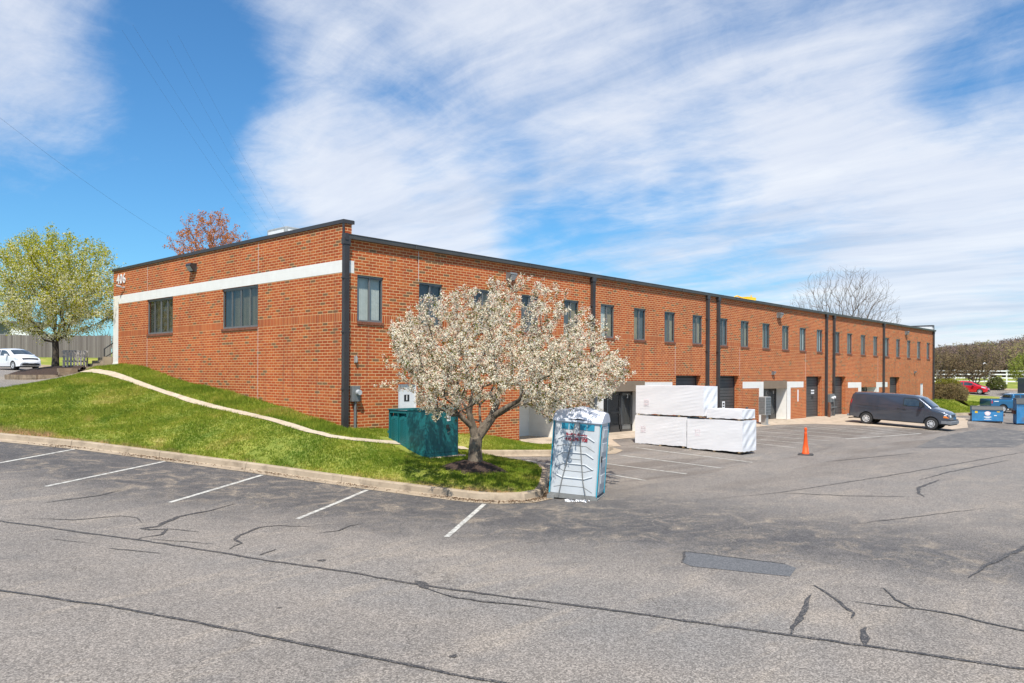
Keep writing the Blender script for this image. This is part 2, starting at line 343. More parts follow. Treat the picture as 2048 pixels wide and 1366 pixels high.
# asphalt
def asphalt(name, lower=True):
    m, n, b = mat(name)
    p = n.pos(); x, y, z = n.sep(p)
    big = n.noise(p, 0.16, 5, 0.6, 0.4); mid = n.noise(p, 0.9, 6, 0.65, 0.5)
    base = n.ramp(big, [(0.32, (0.160, 0.146, 0.132)), (0.5, (0.218, 0.193, 0.168)), (0.68, (0.178, 0.166, 0.153))])
    base = n.mix(n.m('MULTIPLY', n.step(mid, 0.48, 0.74), 0.42), base, (0.135, 0.128, 0.122))
    stk = n.noise(n.vm('MULTIPLY', p, (0.35, 1.3, 1)), 1.0, 6, 0.7, 0.5)
    base = n.mix(n.m('MULTIPLY', n.step(stk, 0.50, 0.66), 0.42), base, (0.30, 0.255, 0.205))
    if lower:
        # sealed, darker strip of the stalls along the kerb
        dk = n.m('ADD', n.m('MULTIPLY', n.m('ADD', x, 1.9), -0.93), n.m('MULTIPLY', n.m('ADD', y, 8.0), -0.368))
        dk = n.m('ADD', dk, n.m('MULTIPLY', n.m('SUBTRACT', n.noise(p, 0.5, 5, 0.65, 0.8), 0.5), 4.2))
        seal = n.m('SUBTRACT', 1.0, n.step(dk, 2.2, 5.4))
        # right part: stained band running beside the building
        wv = n.noise(n.vm('MULTIPLY', p, (0.16, 0.8, 1)), 0.8, 6, 0.66, 0.7)
        seal = n.m('MULTIPLY', seal, n.m('SUBTRACT', 1.0, n.m('MULTIPLY', n.step(x, -1.5, 5.0), 0.93)))
        tex = n.noise(p, 1.5, 6, 0.68, 1.0)
        cseal = n.ramp(tex, [(0.36, (0.058, 0.057, 0.060)), (0.50, (0.085, 0.081, 0.079)), (0.58, (0.135, 0.118, 0.101)), (0.68, (0.24, 0.20, 0.155))])
        base = n.mix(n.m('MULTIPLY', seal, 0.90), base, cseal)
        band = n.m('MULTIPLY', n.step(x, 0.0, 5.0), n.m('MULTIPLY', n.step(y, -14.5, -8.0), 1.0))
        base = n.mix(n.m('MULTIPLY', band, n.m('MULTIPLY', n.step(wv, 0.44, 0.60), 0.62)), base, (0.120, 0.100, 0.083))
        # fine light cracks in the sealed area
        vo = n.node('ShaderNodeTexVoronoi', {'Vector': n.vm('ADD', p, n.vm('SCALE', n.noise(p, 1.2, 3, 0.6, 0, 'Color'), 0.9)), 'Scale': 1.3}, feature='DISTANCE_TO_EDGE')
        ck = n.m('MULTIPLY', n.m('SUBTRACT', 1.0, n.step(vo.outputs['Distance'], 0.006, 0.020)), n.step(n.noise(p, 0.45, 3, 0.6), 0.50, 0.62))
        base = n.mix(n.m('MULTIPLY', n.m('MULTIPLY', ck, seal), 0.45), base, (0.30, 0.26, 0.20))
        base = n.mix(n.m('MULTIPLY', n.m('MULTIPLY', ck, n.m('SUBTRACT', 1.0, seal)), 0.45), base, (0.09, 0.08, 0.07))
        # oil drips and wheel dirt
        oil = n.m('MULTIPLY', n.step(n.noise(n.vm('ADD', p, (9, 4, 0)), 0.55, 4, 0.6), 0.62, 0.78), 0.45)
        base = n.mix(oil, base, (0.10, 0.10, 0.10))
    sp = n.node('ShaderNodeTexVoronoi', {'Vector': p, 'Scale': 62.0}).outputs['Color']
    spv = n.sep(sp)[0]
    fine = n.noise(p, 95, 3, 0.8)
    k = n.m('ADD', n.m('MULTIPLY', spv, 0.60), n.m('MULTIPLY', fine, 0.65))
    base = n.mix(1.0, base, n.ramp(k, [(0.30, 0.52), (0.60, 0.95), (0.78, 1.35), (0.98, 1.9)]), 'MULTIPLY')
    n.set(b.inputs['Base Color'], base); b.inputs['Roughness'].default_value = 0.82; b.inputs['Specular IOR Level'].default_value = 0.3
    n.set(b.inputs['Normal'], n.bump(k, 0.5, 0.006))
asphalt('asphalt'); asphalt('asphalt_upper', False)
m, n, b = mat('asphalt_patch'); p = n.pos()
k = n.m('ADD', n.m('MULTIPLY', n.sep(n.node('ShaderNodeTexVoronoi', {'Vector': p, 'Scale': 55.0}).outputs['Color'])[0], 0.5), n.m('MULTIPLY', n.noise(p, 70, 3, 0.8), 0.6))
n.set(b.inputs['Base Color'], n.mix(1.0, n.ramp(n.noise(n.vm('MULTIPLY', p, (0.8, 1.6, 1)), 1.1, 6, 0.7, 0.8), [(0.38, (0.095, 0.093, 0.092)), (0.55, (0.135, 0.128, 0.120)), (0.66, (0.24, 0.215, 0.185))]), n.ramp(k, [(0.3, 0.55), (0.9, 1.6)]), 'MULTIPLY')); b.inputs['Roughness'].default_value = 0.85
m, n, b = mat('asphalt_patch_near'); p = n.pos()
k = n.m('ADD', n.m('MULTIPLY', n.sep(n.node('ShaderNodeTexVoronoi', {'Vector': p, 'Scale': 62.0}).outputs['Color'])[0], 0.5), n.m('MULTIPLY', n.noise(p, 80, 3, 0.8), 0.6))
n.set(b.inputs['Base Color'], n.mix(1.0, (0.112, 0.114, 0.118), n.ramp(k, [(0.3, 0.55), (0.9, 1.6)]), 'MULTIPLY')); b.inputs['Roughness'].default_value = 0.85
m, n, b = mat('crack_seal'); p = n.pos()
kk = n.m('ADD', n.m('MULTIPLY', n.sep(n.node('ShaderNodeTexVoronoi', {'Vector': p, 'Scale': 62.0}).outputs['Color'])[0], 0.6), n.m('MULTIPLY', n.noise(p, 9, 4, 0.7), 0.5))
n.set(b.inputs['Base Color'], n.ramp(kk, [(0.46, (0.034, 0.033, 0.034)), (0.68, (0.062, 0.060, 0.058)), (0.80, (0.18, 0.16, 0.14))])); b.inputs['Roughness'].default_value = 0.7
m, n, b = mat('line_paint'); p = n.pos()
wr = n.step(n.m('ADD', n.m('MULTIPLY', n.noise(p, 7, 5, 0.7), 0.6), n.m('MULTIPLY', n.noise(p, 60, 2, 0.7), 0.4)), 0.46, 0.58)
n.set(b.inputs['Base Color'], n.mix(n.m('MULTIPLY', wr, 0.80), (0.56, 0.55, 0.50), (0.20, 0.185, 0.165))); b.inputs['Roughness'].default_value = 0.7
def concrete(name, c1, c2, dirt=(0.20, 0.15, 0.10)):
    m, n, b = mat(name); p = n.pos()
    c = n.ramp(n.noise(p, 1.3, 6, 0.65), [(0.3, c1), (0.7, c2)])
    c = n.mix(n.m('MULTIPLY', n.step(n.noise(n.vm('ADD', p, (7, 3, 1)), 2.2, 6, 0.72), 0.46, 0.70), 0.62), c, dirt)
    c = n.mix(n.m('MULTIPLY', n.noise(p, 60, 2, 0.8), 0.25), c, (0.2, 0.17, 0.14))
    n.set(b.inputs['Base Color'], c); b.inputs['Roughness'].default_value = 0.88
    n.set(b.inputs['Normal'], n.bump(n.noise(p, 50, 4, 0.7), 0.3, 0.006))
concrete('concrete', (0.33, 0.255, 0.175), (0.46, 0.37, 0.265), (0.15, 0.11, 0.075))
concrete('concrete_path', (0.46, 0.38, 0.28), (0.58, 0.50, 0.38), (0.30, 0.24, 0.16))
concrete('concrete_pad', (0.42, 0.335, 0.245), (0.54, 0.44, 0.335))
concrete('concrete_step', (0.30, 0.23, 0.155), (0.42, 0.33, 0.23))
simple('mulch', (0.045, 0.026, 0.018), 0.95, 0, 0.6, 25, 0.8)
simple('mulch_light', (0.13, 0.085, 0.055), 0.95, 0, 0.5, 25, 0.8)
simple('far_ground', (0.13, 0.14, 0.05), 0.95, 0, 0.25, 0.05)
m, n, b = mat('old_fence'); p = n.pos()
at = n.node('ShaderNodeAttribute', attribute_name='tint')
c = n.ramp(at.outputs['Fac'], [(0.0, (0.13, 0.112, 0.10)), (0.5, (0.19, 0.168, 0.152)), (1.0, (0.26, 0.235, 0.21))])
c = n.mix(n.m('MULTIPLY', n.noise(n.vm('MULTIPLY', p, (9, 9, 0.7)), 1.5, 5, 0.7), 0.5), c, (0.09, 0.07, 0.06))
n.set(b.inputs['Base Color'], c); b.inputs['Roughness'].default_value = 0.9

# ---------------------------------------------------------------- mesh helpers
class MB:
    def __init__(s): s.v = []; s.f = []; s.mi = []; s.t = []
    def add(s, vs, fs, mi=0, M=None, tint=0.5):
        o = len(s.v)
        for q in vs:
            q = Vector(q)
            s.v.append(tuple(M @ q) if M else tuple(q))
        for f in fs: s.f.append(tuple(i + o for i in f)); s.mi.append(mi); s.t.append(tint)
        return s
    def box(s, x0, x1, y0, y1, z0, z1, mi=0, M=None, tint=0.5):
        vs = [(x0, y0, z0), (x1, y0, z0), (x1, y1, z0), (x0, y1, z0), (x0, y0, z1), (x1, y0, z1), (x1, y1, z1), (x0, y1, z1)]
        return s.add(vs, [(0, 3, 2, 1), (4, 5, 6, 7), (0, 1, 5, 4), (1, 2, 6, 5), (2, 3, 7, 6), (3, 0, 4, 7)], mi, M, tint)
    def bbox(s, x0, x1, y0, y1, z0, z1, r=0.01, mi=0, M=None):
        """box with chamfered vertical and top edges"""
        rings = []
        for z, k in ((z0, 0), (z1 - r, 0), (z1, r)):
            a, b_, c, d_ = x0 + k, x1 - k, y0 + k, y1 - k
            e = r
            rings.append([(a + e, c, z), (b_ - e, c, z), (b_, c + e, z), (b_, d_ - e, z), (b_ - e, d_, z), (a + e, d_, z), (a, d_ - e, z), (a, c + e, z)])
        vs = sum(rings, []); fs = [tuple(range(7, -1, -1)), tuple(range(16, 24))]
        for k in range(2):
            for i in range(8): fs.append((k * 8 + i, k * 8 + (i + 1) % 8, k * 8 + 8 + (i + 1) % 8, k * 8 + 8 + i))
        return s.add(vs, fs, mi, M)
    def cyl(s, p0, p1, r0, r1=None, n=10, mi=0, M=None, caps=True):
        r1 = r0 if r1 is None else r1
        p0 = Vector(p0); p1 = Vector(p1); d = (p1 - p0).normalized(); a = d.orthogonal().normalized(); b_ = d.cross(a)
        vs = [p0 + (a * math.cos(2 * math.pi * i / n) + b_ * math.sin(2 * math.pi * i / n)) * r0 for i in range(n)] + [p1 + (a * math.cos(2 * math.pi * i / n) + b_ * math.sin(2 * math.pi * i / n)) * r1 for i in range(n)]
        fs = [(i, (i + 1) % n, n + (i + 1) % n, n + i) for i in range(n)]
        if caps: fs += [tuple(range(n - 1, -1, -1)), tuple(range(n, 2 * n))]
        return s.add(vs, fs, mi, M)
    def lathe(s, prof, n=20, mi=0, M=None, axis='z'):
        vs = []; fs = []
        for (r, h) in prof:
            for i in range(n):
                a = 2 * math.pi * i / n; c, q = r * math.cos(a), r * math.sin(a)
                vs.append((c, q, h) if axis == 'z' else (c, h, q))
        for k in range(len(prof) - 1):
            for i in range(n):
                j = (i + 1) % n; fs.append((k * n + i, k * n + j, (k + 1) * n + j, (k + 1) * n + i))
        return s.add(vs, fs, mi, M)
    def tube(s, pts, r, n=6, mi=0, M=None):
        for a, b_ in zip(pts[:-1], pts[1:]): s.cyl(a, b_, r, r, n, mi, M)
        return s
    def prism(s, poly, y0, y1, mi=0, M=None):
        k = len(poly)
        vs = [(x, y0, z) for x, z in poly] + [(x, y1, z) for x, z in poly]
        fs = [tuple(range(k)), tuple(range(2 * k - 1, k - 1, -1))] + [(i, k + i, k + (i + 1) % k, (i + 1) % k) for i in range(k)]
        return s.add(vs, fs, mi, M)
    def build(s, name, mats, parent=None, smooth=None, tint=False, loc=None):
        me = bpy.data.meshes.new(name); me.from_pydata(s.v, [], s.f)
        for q in (mats if isinstance(mats, (list, tuple)) else [mats]): me.materials.append(MATS[q])
        if any(s.mi): me.polygons.foreach_set('material_index', s.mi)
        if tint:
            at = me.attributes.new('tint', 'FLOAT', 'FACE'); at.data.foreach_set('value', s.t)
        bm = bmesh.new(); bm.from_mesh(me); bmesh.ops.recalc_face_normals(bm, faces=bm.faces); bm.to_mesh(me); bm.free()
        if smooth is not None:
            me.polygons.foreach_set('use_smooth', [True] * len(me.polygons)); me.set_sharp_from_angle(angle=R(smooth))
        me.update()
        o = bpy.data.objects.new(name, me); col.objects.link(o)
        if parent: o.parent = parent
        if loc: o.location = loc
        return o

def rawmesh(name, V, F, matname, parent=None, tint=None, smooth=False, mi=None, mats=None):
    """fast numpy mesh; F is an (n,k) int array"""
    V = np.asarray(V, dtype=np.float32); F = np.asarray(F, dtype=np.int32)
    me = bpy.data.meshes.new(name); k = F.shape[1]
    me.vertices.add(len(V)); me.vertices.foreach_set('co', V.ravel())
    me.loops.add(F.size); me.loops.foreach_set('vertex_index', F.ravel())
    me.polygons.add(len(F)); me.polygons.foreach_set('loop_start', np.arange(0, F.size, k, dtype=np.int32)); me.polygons.foreach_set('loop_total', np.full(len(F), k, dtype=np.int32))
    for q in (mats or [matname]): me.materials.append(MATS[q])
    if smooth: me.polygons.foreach_set('use_smooth', np.ones(len(F), dtype=bool))
    me.update(calc_edges=True)
    if tint is not None:
        at = me.attributes.new('tint', 'FLOAT', 'FACE'); at.data.foreach_set('value', np.asarray(tint, dtype=np.float32))
    o = bpy.data.objects.new(name, me); col.objects.link(o)
    if parent: o.parent = parent
    return o

def tag(o, label=None, cat=None, group=None, kind=None):
    if label: o['label'] = label
    if cat: o['category'] = cat
    if group: o['group'] = group
    if kind: o['kind'] = kind
    return o
def empty(name, loc=(0, 0, 0), rz=0.0, label=None, cat=None, group=None):
    o = bpy.data.objects.new(name, None); col.objects.link(o); o.location = loc; o.rotation_euler = (0, 0, rz); o.empty_display_size = 0.2
    return tag(o, label, cat, group)
def struct(o): o['kind'] = 'structure'; return o
def children(o): return [c for c in col.objects if c.parent == o]
def copy_tree(o, parent=None):
    c = o.copy(); col.objects.link(c)
    if parent is not None: c.parent = parent
    for ch in children(o): copy_tree(ch, c)
    return c

def text_mb(body, size, depth=0.01, bold=0.0, spacing=1.0):
    cu = bpy.data.curves.new('t', 'FONT'); cu.body = body; cu.size = size; cu.extrude = depth / 2; cu.offset = bold; cu.space_character = spacing
    cu.align_x = 'CENTER'; cu.align_y = 'CENTER'; cu.resolution_u = 3
    o = bpy.data.objects.new('t', cu); col.objects.link(o)
    dg = bpy.context.evaluated_depsgraph_get(); me = bpy.data.meshes.new_from_object(o.evaluated_get(dg))
    mb = MB(); mb.add([v.co[:] for v in me.vertices], [tuple(pp.vertices) for pp in me.polygons])
    bpy.data.objects.remove(o); bpy.data.curves.remove(cu); bpy.data.meshes.remove(me)
    return mb
def text_obj(body, size, M, matname, name, parent, depth=0.01, bold=0.0, spacing=1.0):
    t = text_mb(body, size, depth, bold, spacing); q = MB(); q.add(t.v, t.f, 0, M)
    return q.build(name, matname, parent)
# frames seen from outside: local x right, z up, -y outward
XZ = Matrix.Rotation(R(90), 4, 'X')          # text xy plane -> xz plane, facing -y
def frame(x, y, z, rz): return Matrix.Translation((x, y, z)) @ Matrix.Rotation(rz, 4, 'Z')

# ---------------------------------------------------------------- terrain
def softp(t, k):
    t = t / k; return k * (math.log1p(math.exp(t)) if t < 30 else t)
def sst(a, b, t):
    t = max(0, min(1, (t - a) / (b - a))); return t * t * (3 - 2 * t)
def hlot(x, y):
    A = -.31 + .076 * softp(y + 5.2, 1.3)
    B = -.07 - (.024 + .0007 * max(0, min(x, 60))) * min(max(-y, 0), 9.)
    wq = sst(-2.5, 2., x)
    return A * (1 - wq) + B * wq
def tps(pts):
    P = np.array(pts, float); n = len(P)
    d = np.hypot(P[:, None, 0] - P[None, :, 0], P[:, None, 1] - P[None, :, 1])
    K = np.where(d > 0, d * d * np.log(np.maximum(d, 1e-9)), 0) + np.eye(n) * 0.02
    A = np.zeros((n + 3, n + 3)); A[:n, :n] = K; A[:n, n] = 1; A[:n, n + 1:] = P[:, :2]; A[n, :n] = 1; A[n + 1:, :n] = P[:, :2].T
    wgt = np.linalg.solve(A, np.concatenate([P[:, 2], [0, 0, 0]]))
    def f(x, y):
        dd = np.hypot(P[:, 0] - x, P[:, 1] - y); dd = np.maximum(dd, 1e-9)
        return float(np.dot(wgt[:n], dd * dd * np.log(dd)) + wgt[n] + wgt[n + 1] * x + wgt[n + 2] * y)
    return f
KERB = [(-15.5, 18.5), (-12.2, 13.5), (-9.6, 9.6), (-8.0, 7.38), (-7.2, 6.1), (-6.34, 4.7), (-4.94, 1.6), (-3.7, -1.2), (-2.75, -3.8), (-2.2, -5.8), (-1.92, -7.2), (-1.78, -8.0), (-1.50, -8.62), (-0.95, -8.98), (-0.3, -8.95),
        (0.6, -8.35), (1.8, -7.4), (2.9, -6.5), (3.7, -5.6), (4.0, -4.6), (4.15, -3.3), (4.3, -2.2)]
KERB_B = [(4.35, -1.35), (5.2, -2.0), (6.75, -3.0), (8.2, -3.7), (9.6, -3.9), (10.6, -3.5), (11.0, -2.6)]
PATH = [(-1.5, 18.6), (-1.5, 17.1), (-1.5, 15.5), (-1.5, 13.5), (-1.5, 11.7), (-1.5, 9.8), (-1.5, 7.6), (-1.5, 5.5), (-1.5, 3.6), (-1.5, 1.9), (-1.5, 0.8), (-1.48, -0.3), (-1.25, -1.1), (-0.7, -1.45), (0.4, -1.5), (2.0, -1.4), (3.58, -1.3), (4.6, -1.2)]
PZ = [2.92, 2.87, 2.75, 2.49, 2.25, 2.0, 1.73, 1.53, 1.40, 1.26, 1.14, 0.99, 0.87, 0.76, 0.62, 0.46, 0.30, 0.12]
tp = [(x, y, hlot(x, y) + 0.19) for x, y in KERB[1:]] + [(x, y, hlot(x, y) + 0.19) for x, y in KERB_B]
tp += [(x, y, z) for (x, y), z in zip(PATH, PZ)]
tp += [(0, y, z) for y, z in [(18.78, 3.2), (16.89, 3.16), (15.12, 3.0), (13.28, 2.72), (11.73, 2.48), (9.96, 2.30), (7.72, 2.10), (5.69, 1.84), (3.24, 1.53), (1.57, 1.24), (0.1, 1.04)]]
tp += [(2.0, 0, .88), (5, 0, .58), (7.23, 0, .34), (8.76, 0, .05), (10.4, -1.5, -.02), (8.5, -2.0, 0.02), (2.2, -3.4, .12), (0.45, -5.8, .13), (1.8, -4.6, .10), (-.6, -4.3, .26), (1.2, -3.2, .09), (2.6, -2.2, .16)]
tp += [(-5.74, 16.07, 2.14), (-3.96, 17.09, 2.40), (-2.73, 17.96, 2.57), (-5.15, 18.38, 2.22), (-3.79, 21.34, 2.52), (2.01, 42.38, 3.01), (6.38, 45.75, 3.20), (7.24, 50.74, 4.0), (10.48, 47.2, 4.0), (4.13, 54.12, 4.0), (0.54, 22.53, 2.9), (-1.39, 23.16, 2.82),
       (-10, 15.5, 1.72), (-14, 22, 1.9), (-25, 20, 1.6), (-25, 40, 2.2), (-20, 60, 3), (20, 40, 3.2), (20, 60, 4.6), (10, 75, 5), (-3.4, 12, 2.0), (-5.5, 10.5, 1.42), (-4, 6, 1.08), (-3.5, 2, .72), (-7.0, 12.2, 1.55)]
hup = tps(tp)
KERB_R = [(50, -3.4), (57, -4.0), (61.3, -4.8), (64, -5.4), (66, -5.4), (67.6, -4.6), (69.5, -3.3), (73, -2.7), (78, -2.5), (82, -3.3)]
tr = [(x, y, hlot(x, y) + 0.19) for x, y in KERB_R] + [(50, 0, -.02), (55, 0, -.02), (58, -2, -.12), (61, 0, .15), (65, 0, .5), (69.3, 0, .62), (70, -2.8, .42), (69.5, 10, .9), (80, 8, 1.0), (84, -3.5, .35), (88, -3.0, .62), (92.5, .7, .84), (86, 4, .9),
      (95, -4, .85), (100, -12, .7), (90, -12, .1), (85, -20, -.4), (99, 1, 1.45), (103.2, 8.2, 1.97), (111.2, -.5, 2.0), (120, -12, 2.1), (96, 17, 1.9), (130, 10, 2.6), (180, 0, 3.5), (160, 40, 3.5), (120, -40, 1.0), (70, 25, 1.2)]
hR = tps(tr)

def near_path(x, y, path):
    best = (1e9, 0, 0)
    for (ax, ay), (bx, by) in zip(path[:-1], path[1:]):
        t = max(0, min(1, ((x - ax) * (bx - ax) + (y - ay) * (by - ay)) / ((bx - ax) ** 2 + (by - ay) ** 2)))
        cx, cy = ax + t * (bx - ax), ay + t * (by - ay); d = math.hypot(x - cx, y - cy)
        if d < best[0]: best = (d, cx, cy)
    return best
def hlawn(x, y):
    """lawn surface: meets the kerb tops exactly"""
    z = hup(x, y)
    for path in (KERB, KERB_B):
        d, cx, cy = near_path(x, y, path)
        if d < 1.3: w_ = sst(.22, 1.3, d); z = (hlot(cx, cy) + .188) * (1 - w_) + z * w_
    return z
def hbank(x, y):
    z = hR(x, y); d, cx, cy = near_path(x, y, KERB_R)
    if d < 1.5: w_ = sst(.22, 1.5, d); z = (hlot2(cx, cy) + .188) * (1 - w_) + z * w_
    return z
def inside(poly, x, y):
    c = False; n = len(poly); j = n - 1
    for i in range(n):
        xi, yi = poly[i]; xj, yj = poly[j]
        if (yi > y) != (yj > y) and x < (xj - xi) * (y - yi) / (yj - yi) + xi: c = not c
        j = i
    return c
def densify(poly, s, closed=True):
    o = []; n = len(poly)
    for i in range(n if closed else n - 1):
        a = Vector(poly[i]); b_ = Vector(poly[(i + 1) % n]); k = max(1, int((b_ - a).length / s))
        for q in range(k): o.append(tuple(a.lerp(b_, q / k)))
    if not closed: o.append(tuple(poly[-1]))
    return o
def sheet(name, poly, h, s, matname, off=0.0, parent=None, edge_s=None):
    P = densify(poly, edge_s or s); n = len(P)
    xs = [q[0] for q in P]; ys = [q[1] for q in P]; pts = [Vector(q) for q in P]
    PA = np.array(P)
    x = min(xs) + s / 2
    while x < max(xs):
        y = min(ys) + s / 2
        while y < max(ys):
            if inside(P, x, y) and np.min(np.hypot(PA[:, 0] - x, PA[:, 1] - y)) > s * 0.4: pts.append(Vector((x, y)))
            y += s
        x += s
    r = delaunay_2d_cdt(pts, [], [list(range(n))], 1, 1e-4)
    mb = MB(); mb.v = [(v.x, v.y, h(v.x, v.y) + off) for v in r[0]]; mb.f = [tuple(f) for f in r[2]]; mb.mi = [0] * len(mb.f); mb.t = [0.5] * len(mb.f)
    o = mb.build(name, matname, parent, smooth=60)
    me = o.data
    if me.polygons and sum(pp.normal.z for pp in me.polygons) < 0: me.flip_normals()
    return o
def ribbon(mb, path, h, wd, off, s=0.5, wfun=None, jit=0.0, rng=None):
    P = [Vector(q) for q in densify(path, s, False)]
    vs = []
    for i, q in enumerate(P):
        t = (P[min(i + 1, len(P) - 1)] - P[max(i - 1, 0)]).normalized(); nn = Vector((-t.y, t.x)); ww = wd * (wfun(i / max(1, len(P) - 1)) if wfun else 1) / 2
        j1 = rng.uniform(1 - jit, 1 + jit) if rng else 1; j2 = rng.uniform(1 - jit, 1 + jit) if rng else 1
        for sg, jj in ((1, j1), (-1, j2)):
            c = q + nn * ww * sg * jj; vs.append((c.x, c.y, h(c.x, c.y) + off))
    mb.add(vs, [(2 * i, 2 * i + 1, 2 * i + 3, 2 * i + 2) for i in range(len(P) - 1)])

# big ground out to the horizon, lower than everything
def hfar(x, y): return -1.6
mb = MB(); N = 48
ring = [0, 60, 150, 400, 1200, 3000]
vs = []; fs = []
for r_ in ring:
    for i in range(N):
        a = 2 * math.pi * i / N; vs.append((20 + r_ * math.cos(a), r_ * math.sin(a), -1.6))
for k in range(len(ring) - 1):
    for i in range(N):
        j = (i + 1) % N; fs.append((k * N + i, k * N + j, (k + 1) * N + j, (k + 1) * N + i))
mb.add(vs[:], fs); struct(mb.build('ground', 'far_ground'))

LOT = [(-60, -60), (110, -60), (110, -20), (84, -3.3), (82, -3.3), (78, -2.5), (73, -2.7), (69.5, -3.3), (67.6, -4.6), (66, -5.4), (64, -5.4), (61.3, -4.8), (57, -4.0), (50, -3.4), (50, 0.9), (8.0, 0.9), (3.5, 0.5), (-1.0, -2.0), (-2.0, 5.0), (-4.5, 10), (-8, 14), (-13, 21), (-60, 30)]
def hlot2(x, y):
    if x > 70: return hlot(x, y) + sst(70, 88, x) * max(0, hR(x, y) + .05 - hlot(x, y)) * (1 if y > -16 else 0.6)
    return hlot(x, y)
struct(sheet('parking_lot', LOT, hlot2, 1.1, 'asphalt', -0.002, edge_s=0.8))
def offset(path, d):
    P = [Vector(q) for q in path]; o = []
    for i, q in enumerate(P):
        t = (P[min(i + 1, len(P) - 1)] - P[max(i - 1, 0)]).normalized(); o.append((q.x - t.y * d, q.y + t.x * d))
    return o
LAWN = offset(KERB, .17) + offset(KERB_B, .17) + [(10.6, -1.3), (8.9, -0.9), (8.8, 0.15), (0.1, 0.15), (0.1, 19.3), (-0.6, 19.6), (-1.4, 18.9), (-1.77, 18.39), (-2.73, 17.96), (-3.96, 17.09), (-5.74, 16.07), (-8.2, 15.6), (-11, 17.2), (-13.5, 20)]
struct(sheet('lawn', LAWN, hlawn, 0.5, 'grass_ground', 0.0))
UP = [(-13.5, 20.3), (-11, 17.5), (-8.2, 15.5), (-5.74, 15.9), (-3.96, 16.9), (-2.73, 17.8), (-1.77, 18.2), (-1.0, 18.6), (-0.6, 19.4), (0.3, 19.3), (22, 19.3), (22, 32), (13, 38.6), (6.38, 45.75), (-2, 54), (-30, 62), (-40, 22)]
UPL = lambda x, y: hup(x, y) - 0.03
struct(sheet('upper_parking_lot', UP, UPL, 1.8, 'asphalt_upper'))
struct(sheet('grass_verge', [(13.1, 38.7), (22, 32.2), (60, 60), (40, 110), (-40, 110), (-30, 62.2), (-2, 54.1), (6.5, 45.85)], lambda x, y: hup(min(x, 25), min(y, 75)) + 0.10, 3.0, 'grass_ground'))
GR = offset(KERB_R, .17) + [(84, -3.3), (88.5, -2.2), (91, 2.2), (90, 8), (88, 22), (60, 26), (69.6, 19), (69.45, 0.1), (50, 0.1)]
struct(sheet('grass_bank', GR, hbank, 1.0, 'grass_ground', 0.0))
struct(sheet('side_road', [(84, -3.5), (88.4, -2.4), (90.9, 2.2), (89.9, 8), (87.9, 22), (94, 23), (96.5, 8), (98.5, 0), (104, -11), (112, -20), (109, -24), (96, -10)], hR, 1.6, 'asphalt_upper', -0.02))
struct(sheet('far_meadow', [(94, 23), (96.5, 8), (98.5, 0), (104, -11), (112, -20), (120, -45), (400, -60), (420, 200), (150, 160), (60, 60), (88, 24)], lambda x, y: (hR(min(x, 150), max(min(y, 45), -45)) + 0.02 + sst(170, 270, x) * 4.0), 6.0, 'grass_ground', 0.0, edge_s=4))

# kerbs
def kerb(name, path, h, inner, pan=0.38, seg=3.0, mt='concrete', top=0.16, hh=0.19, batter=0.03):
    """inner=+1 if the raised side lies to the left of travel"""
    P = densify(path, 0.5, False); mb = MB(); rows = []
    P = [Vector(q) for q in P]
    acc = 0; vs_all = []
    for i, q in enumerate(P):
        t = (P[min(i + 1, len(P) - 1)] - P[max(i - 1, 0)]).normalized(); nn = Vector((-t.y, t.x)) * inner
        z = h(q.x, q.y); row = []
        for off, dz in ((-pan, 0.006), (-pan, 0.012), (-0.02, 0.008), (batter * 0.3, 0.03), (batter, hh - 0.03), (batter + 0.03, hh), (batter + top, hh + 0.002), (batter + top, -0.1)):
            c = q + nn * off
            zz_ = z if off > 0 else h(c.x, c.y)
            row.append((c.x, c.y, zz_ + dz))
        rows.append(row)
    k = len(rows[0]); start = 0; cnt = 0
    while start < len(rows) - 1:
        end = min(start + int(seg / 0.5), len(rows) - 1)
        vs = []
        for i in range(start, end + 1):
            rr = rows[i]
            if i == start or (i == end and i < len(rows) - 1):
                o2 = rows[i + 1] if i == start else rows[i - 1]
                rr = [tuple(Vector(a).lerp(Vector(b_), 0.012)) for a, b_ in zip(rr, o2)]
            vs += rr
        m_ = end - start + 1
        fs = [(a * k + j, (a + 1) * k + j, (a + 1) * k + j + 1, a * k + j + 1) for a in range(m_ - 1) for j in range(k - 1)]
        fs += [tuple(range(k)), tuple((m_ - 1) * k + j for j in range(k - 1, -1, -1))]
        mb.add(vs, fs); start = end
    return struct(mb.build(name, mt, None, smooth=35))
kerb('kerb', KERB, hlot, 1)
kerb('kerb', KERB_B, hlot, 1)
kerb('kerb', KERB_R, hlot2, 1, pan=0.3)
kerb('kerb', [(13.1, 38.6), (6.38, 45.75), (-2, 54), (-30, 62)], lambda x, y: hup(x, y) - 0.03, -1, pan=0.3)
kerb('kerb', [(112, -19.5), (104, -10.6), (98.5, 0), (96.5, 8), (94, 23)], hR, -1, pan=0.3)

# footpath down the slope
mb = MB(); ribbon(mb, PATH, hup, 0.31, 0.022, 0.4, wfun=lambda t: 1.0 + .9 * max(0, 1 - t * 3.2), jit=0.14, rng=random.Random(3)); struct(mb.build('footpath', 'concrete_path', None, smooth=40))
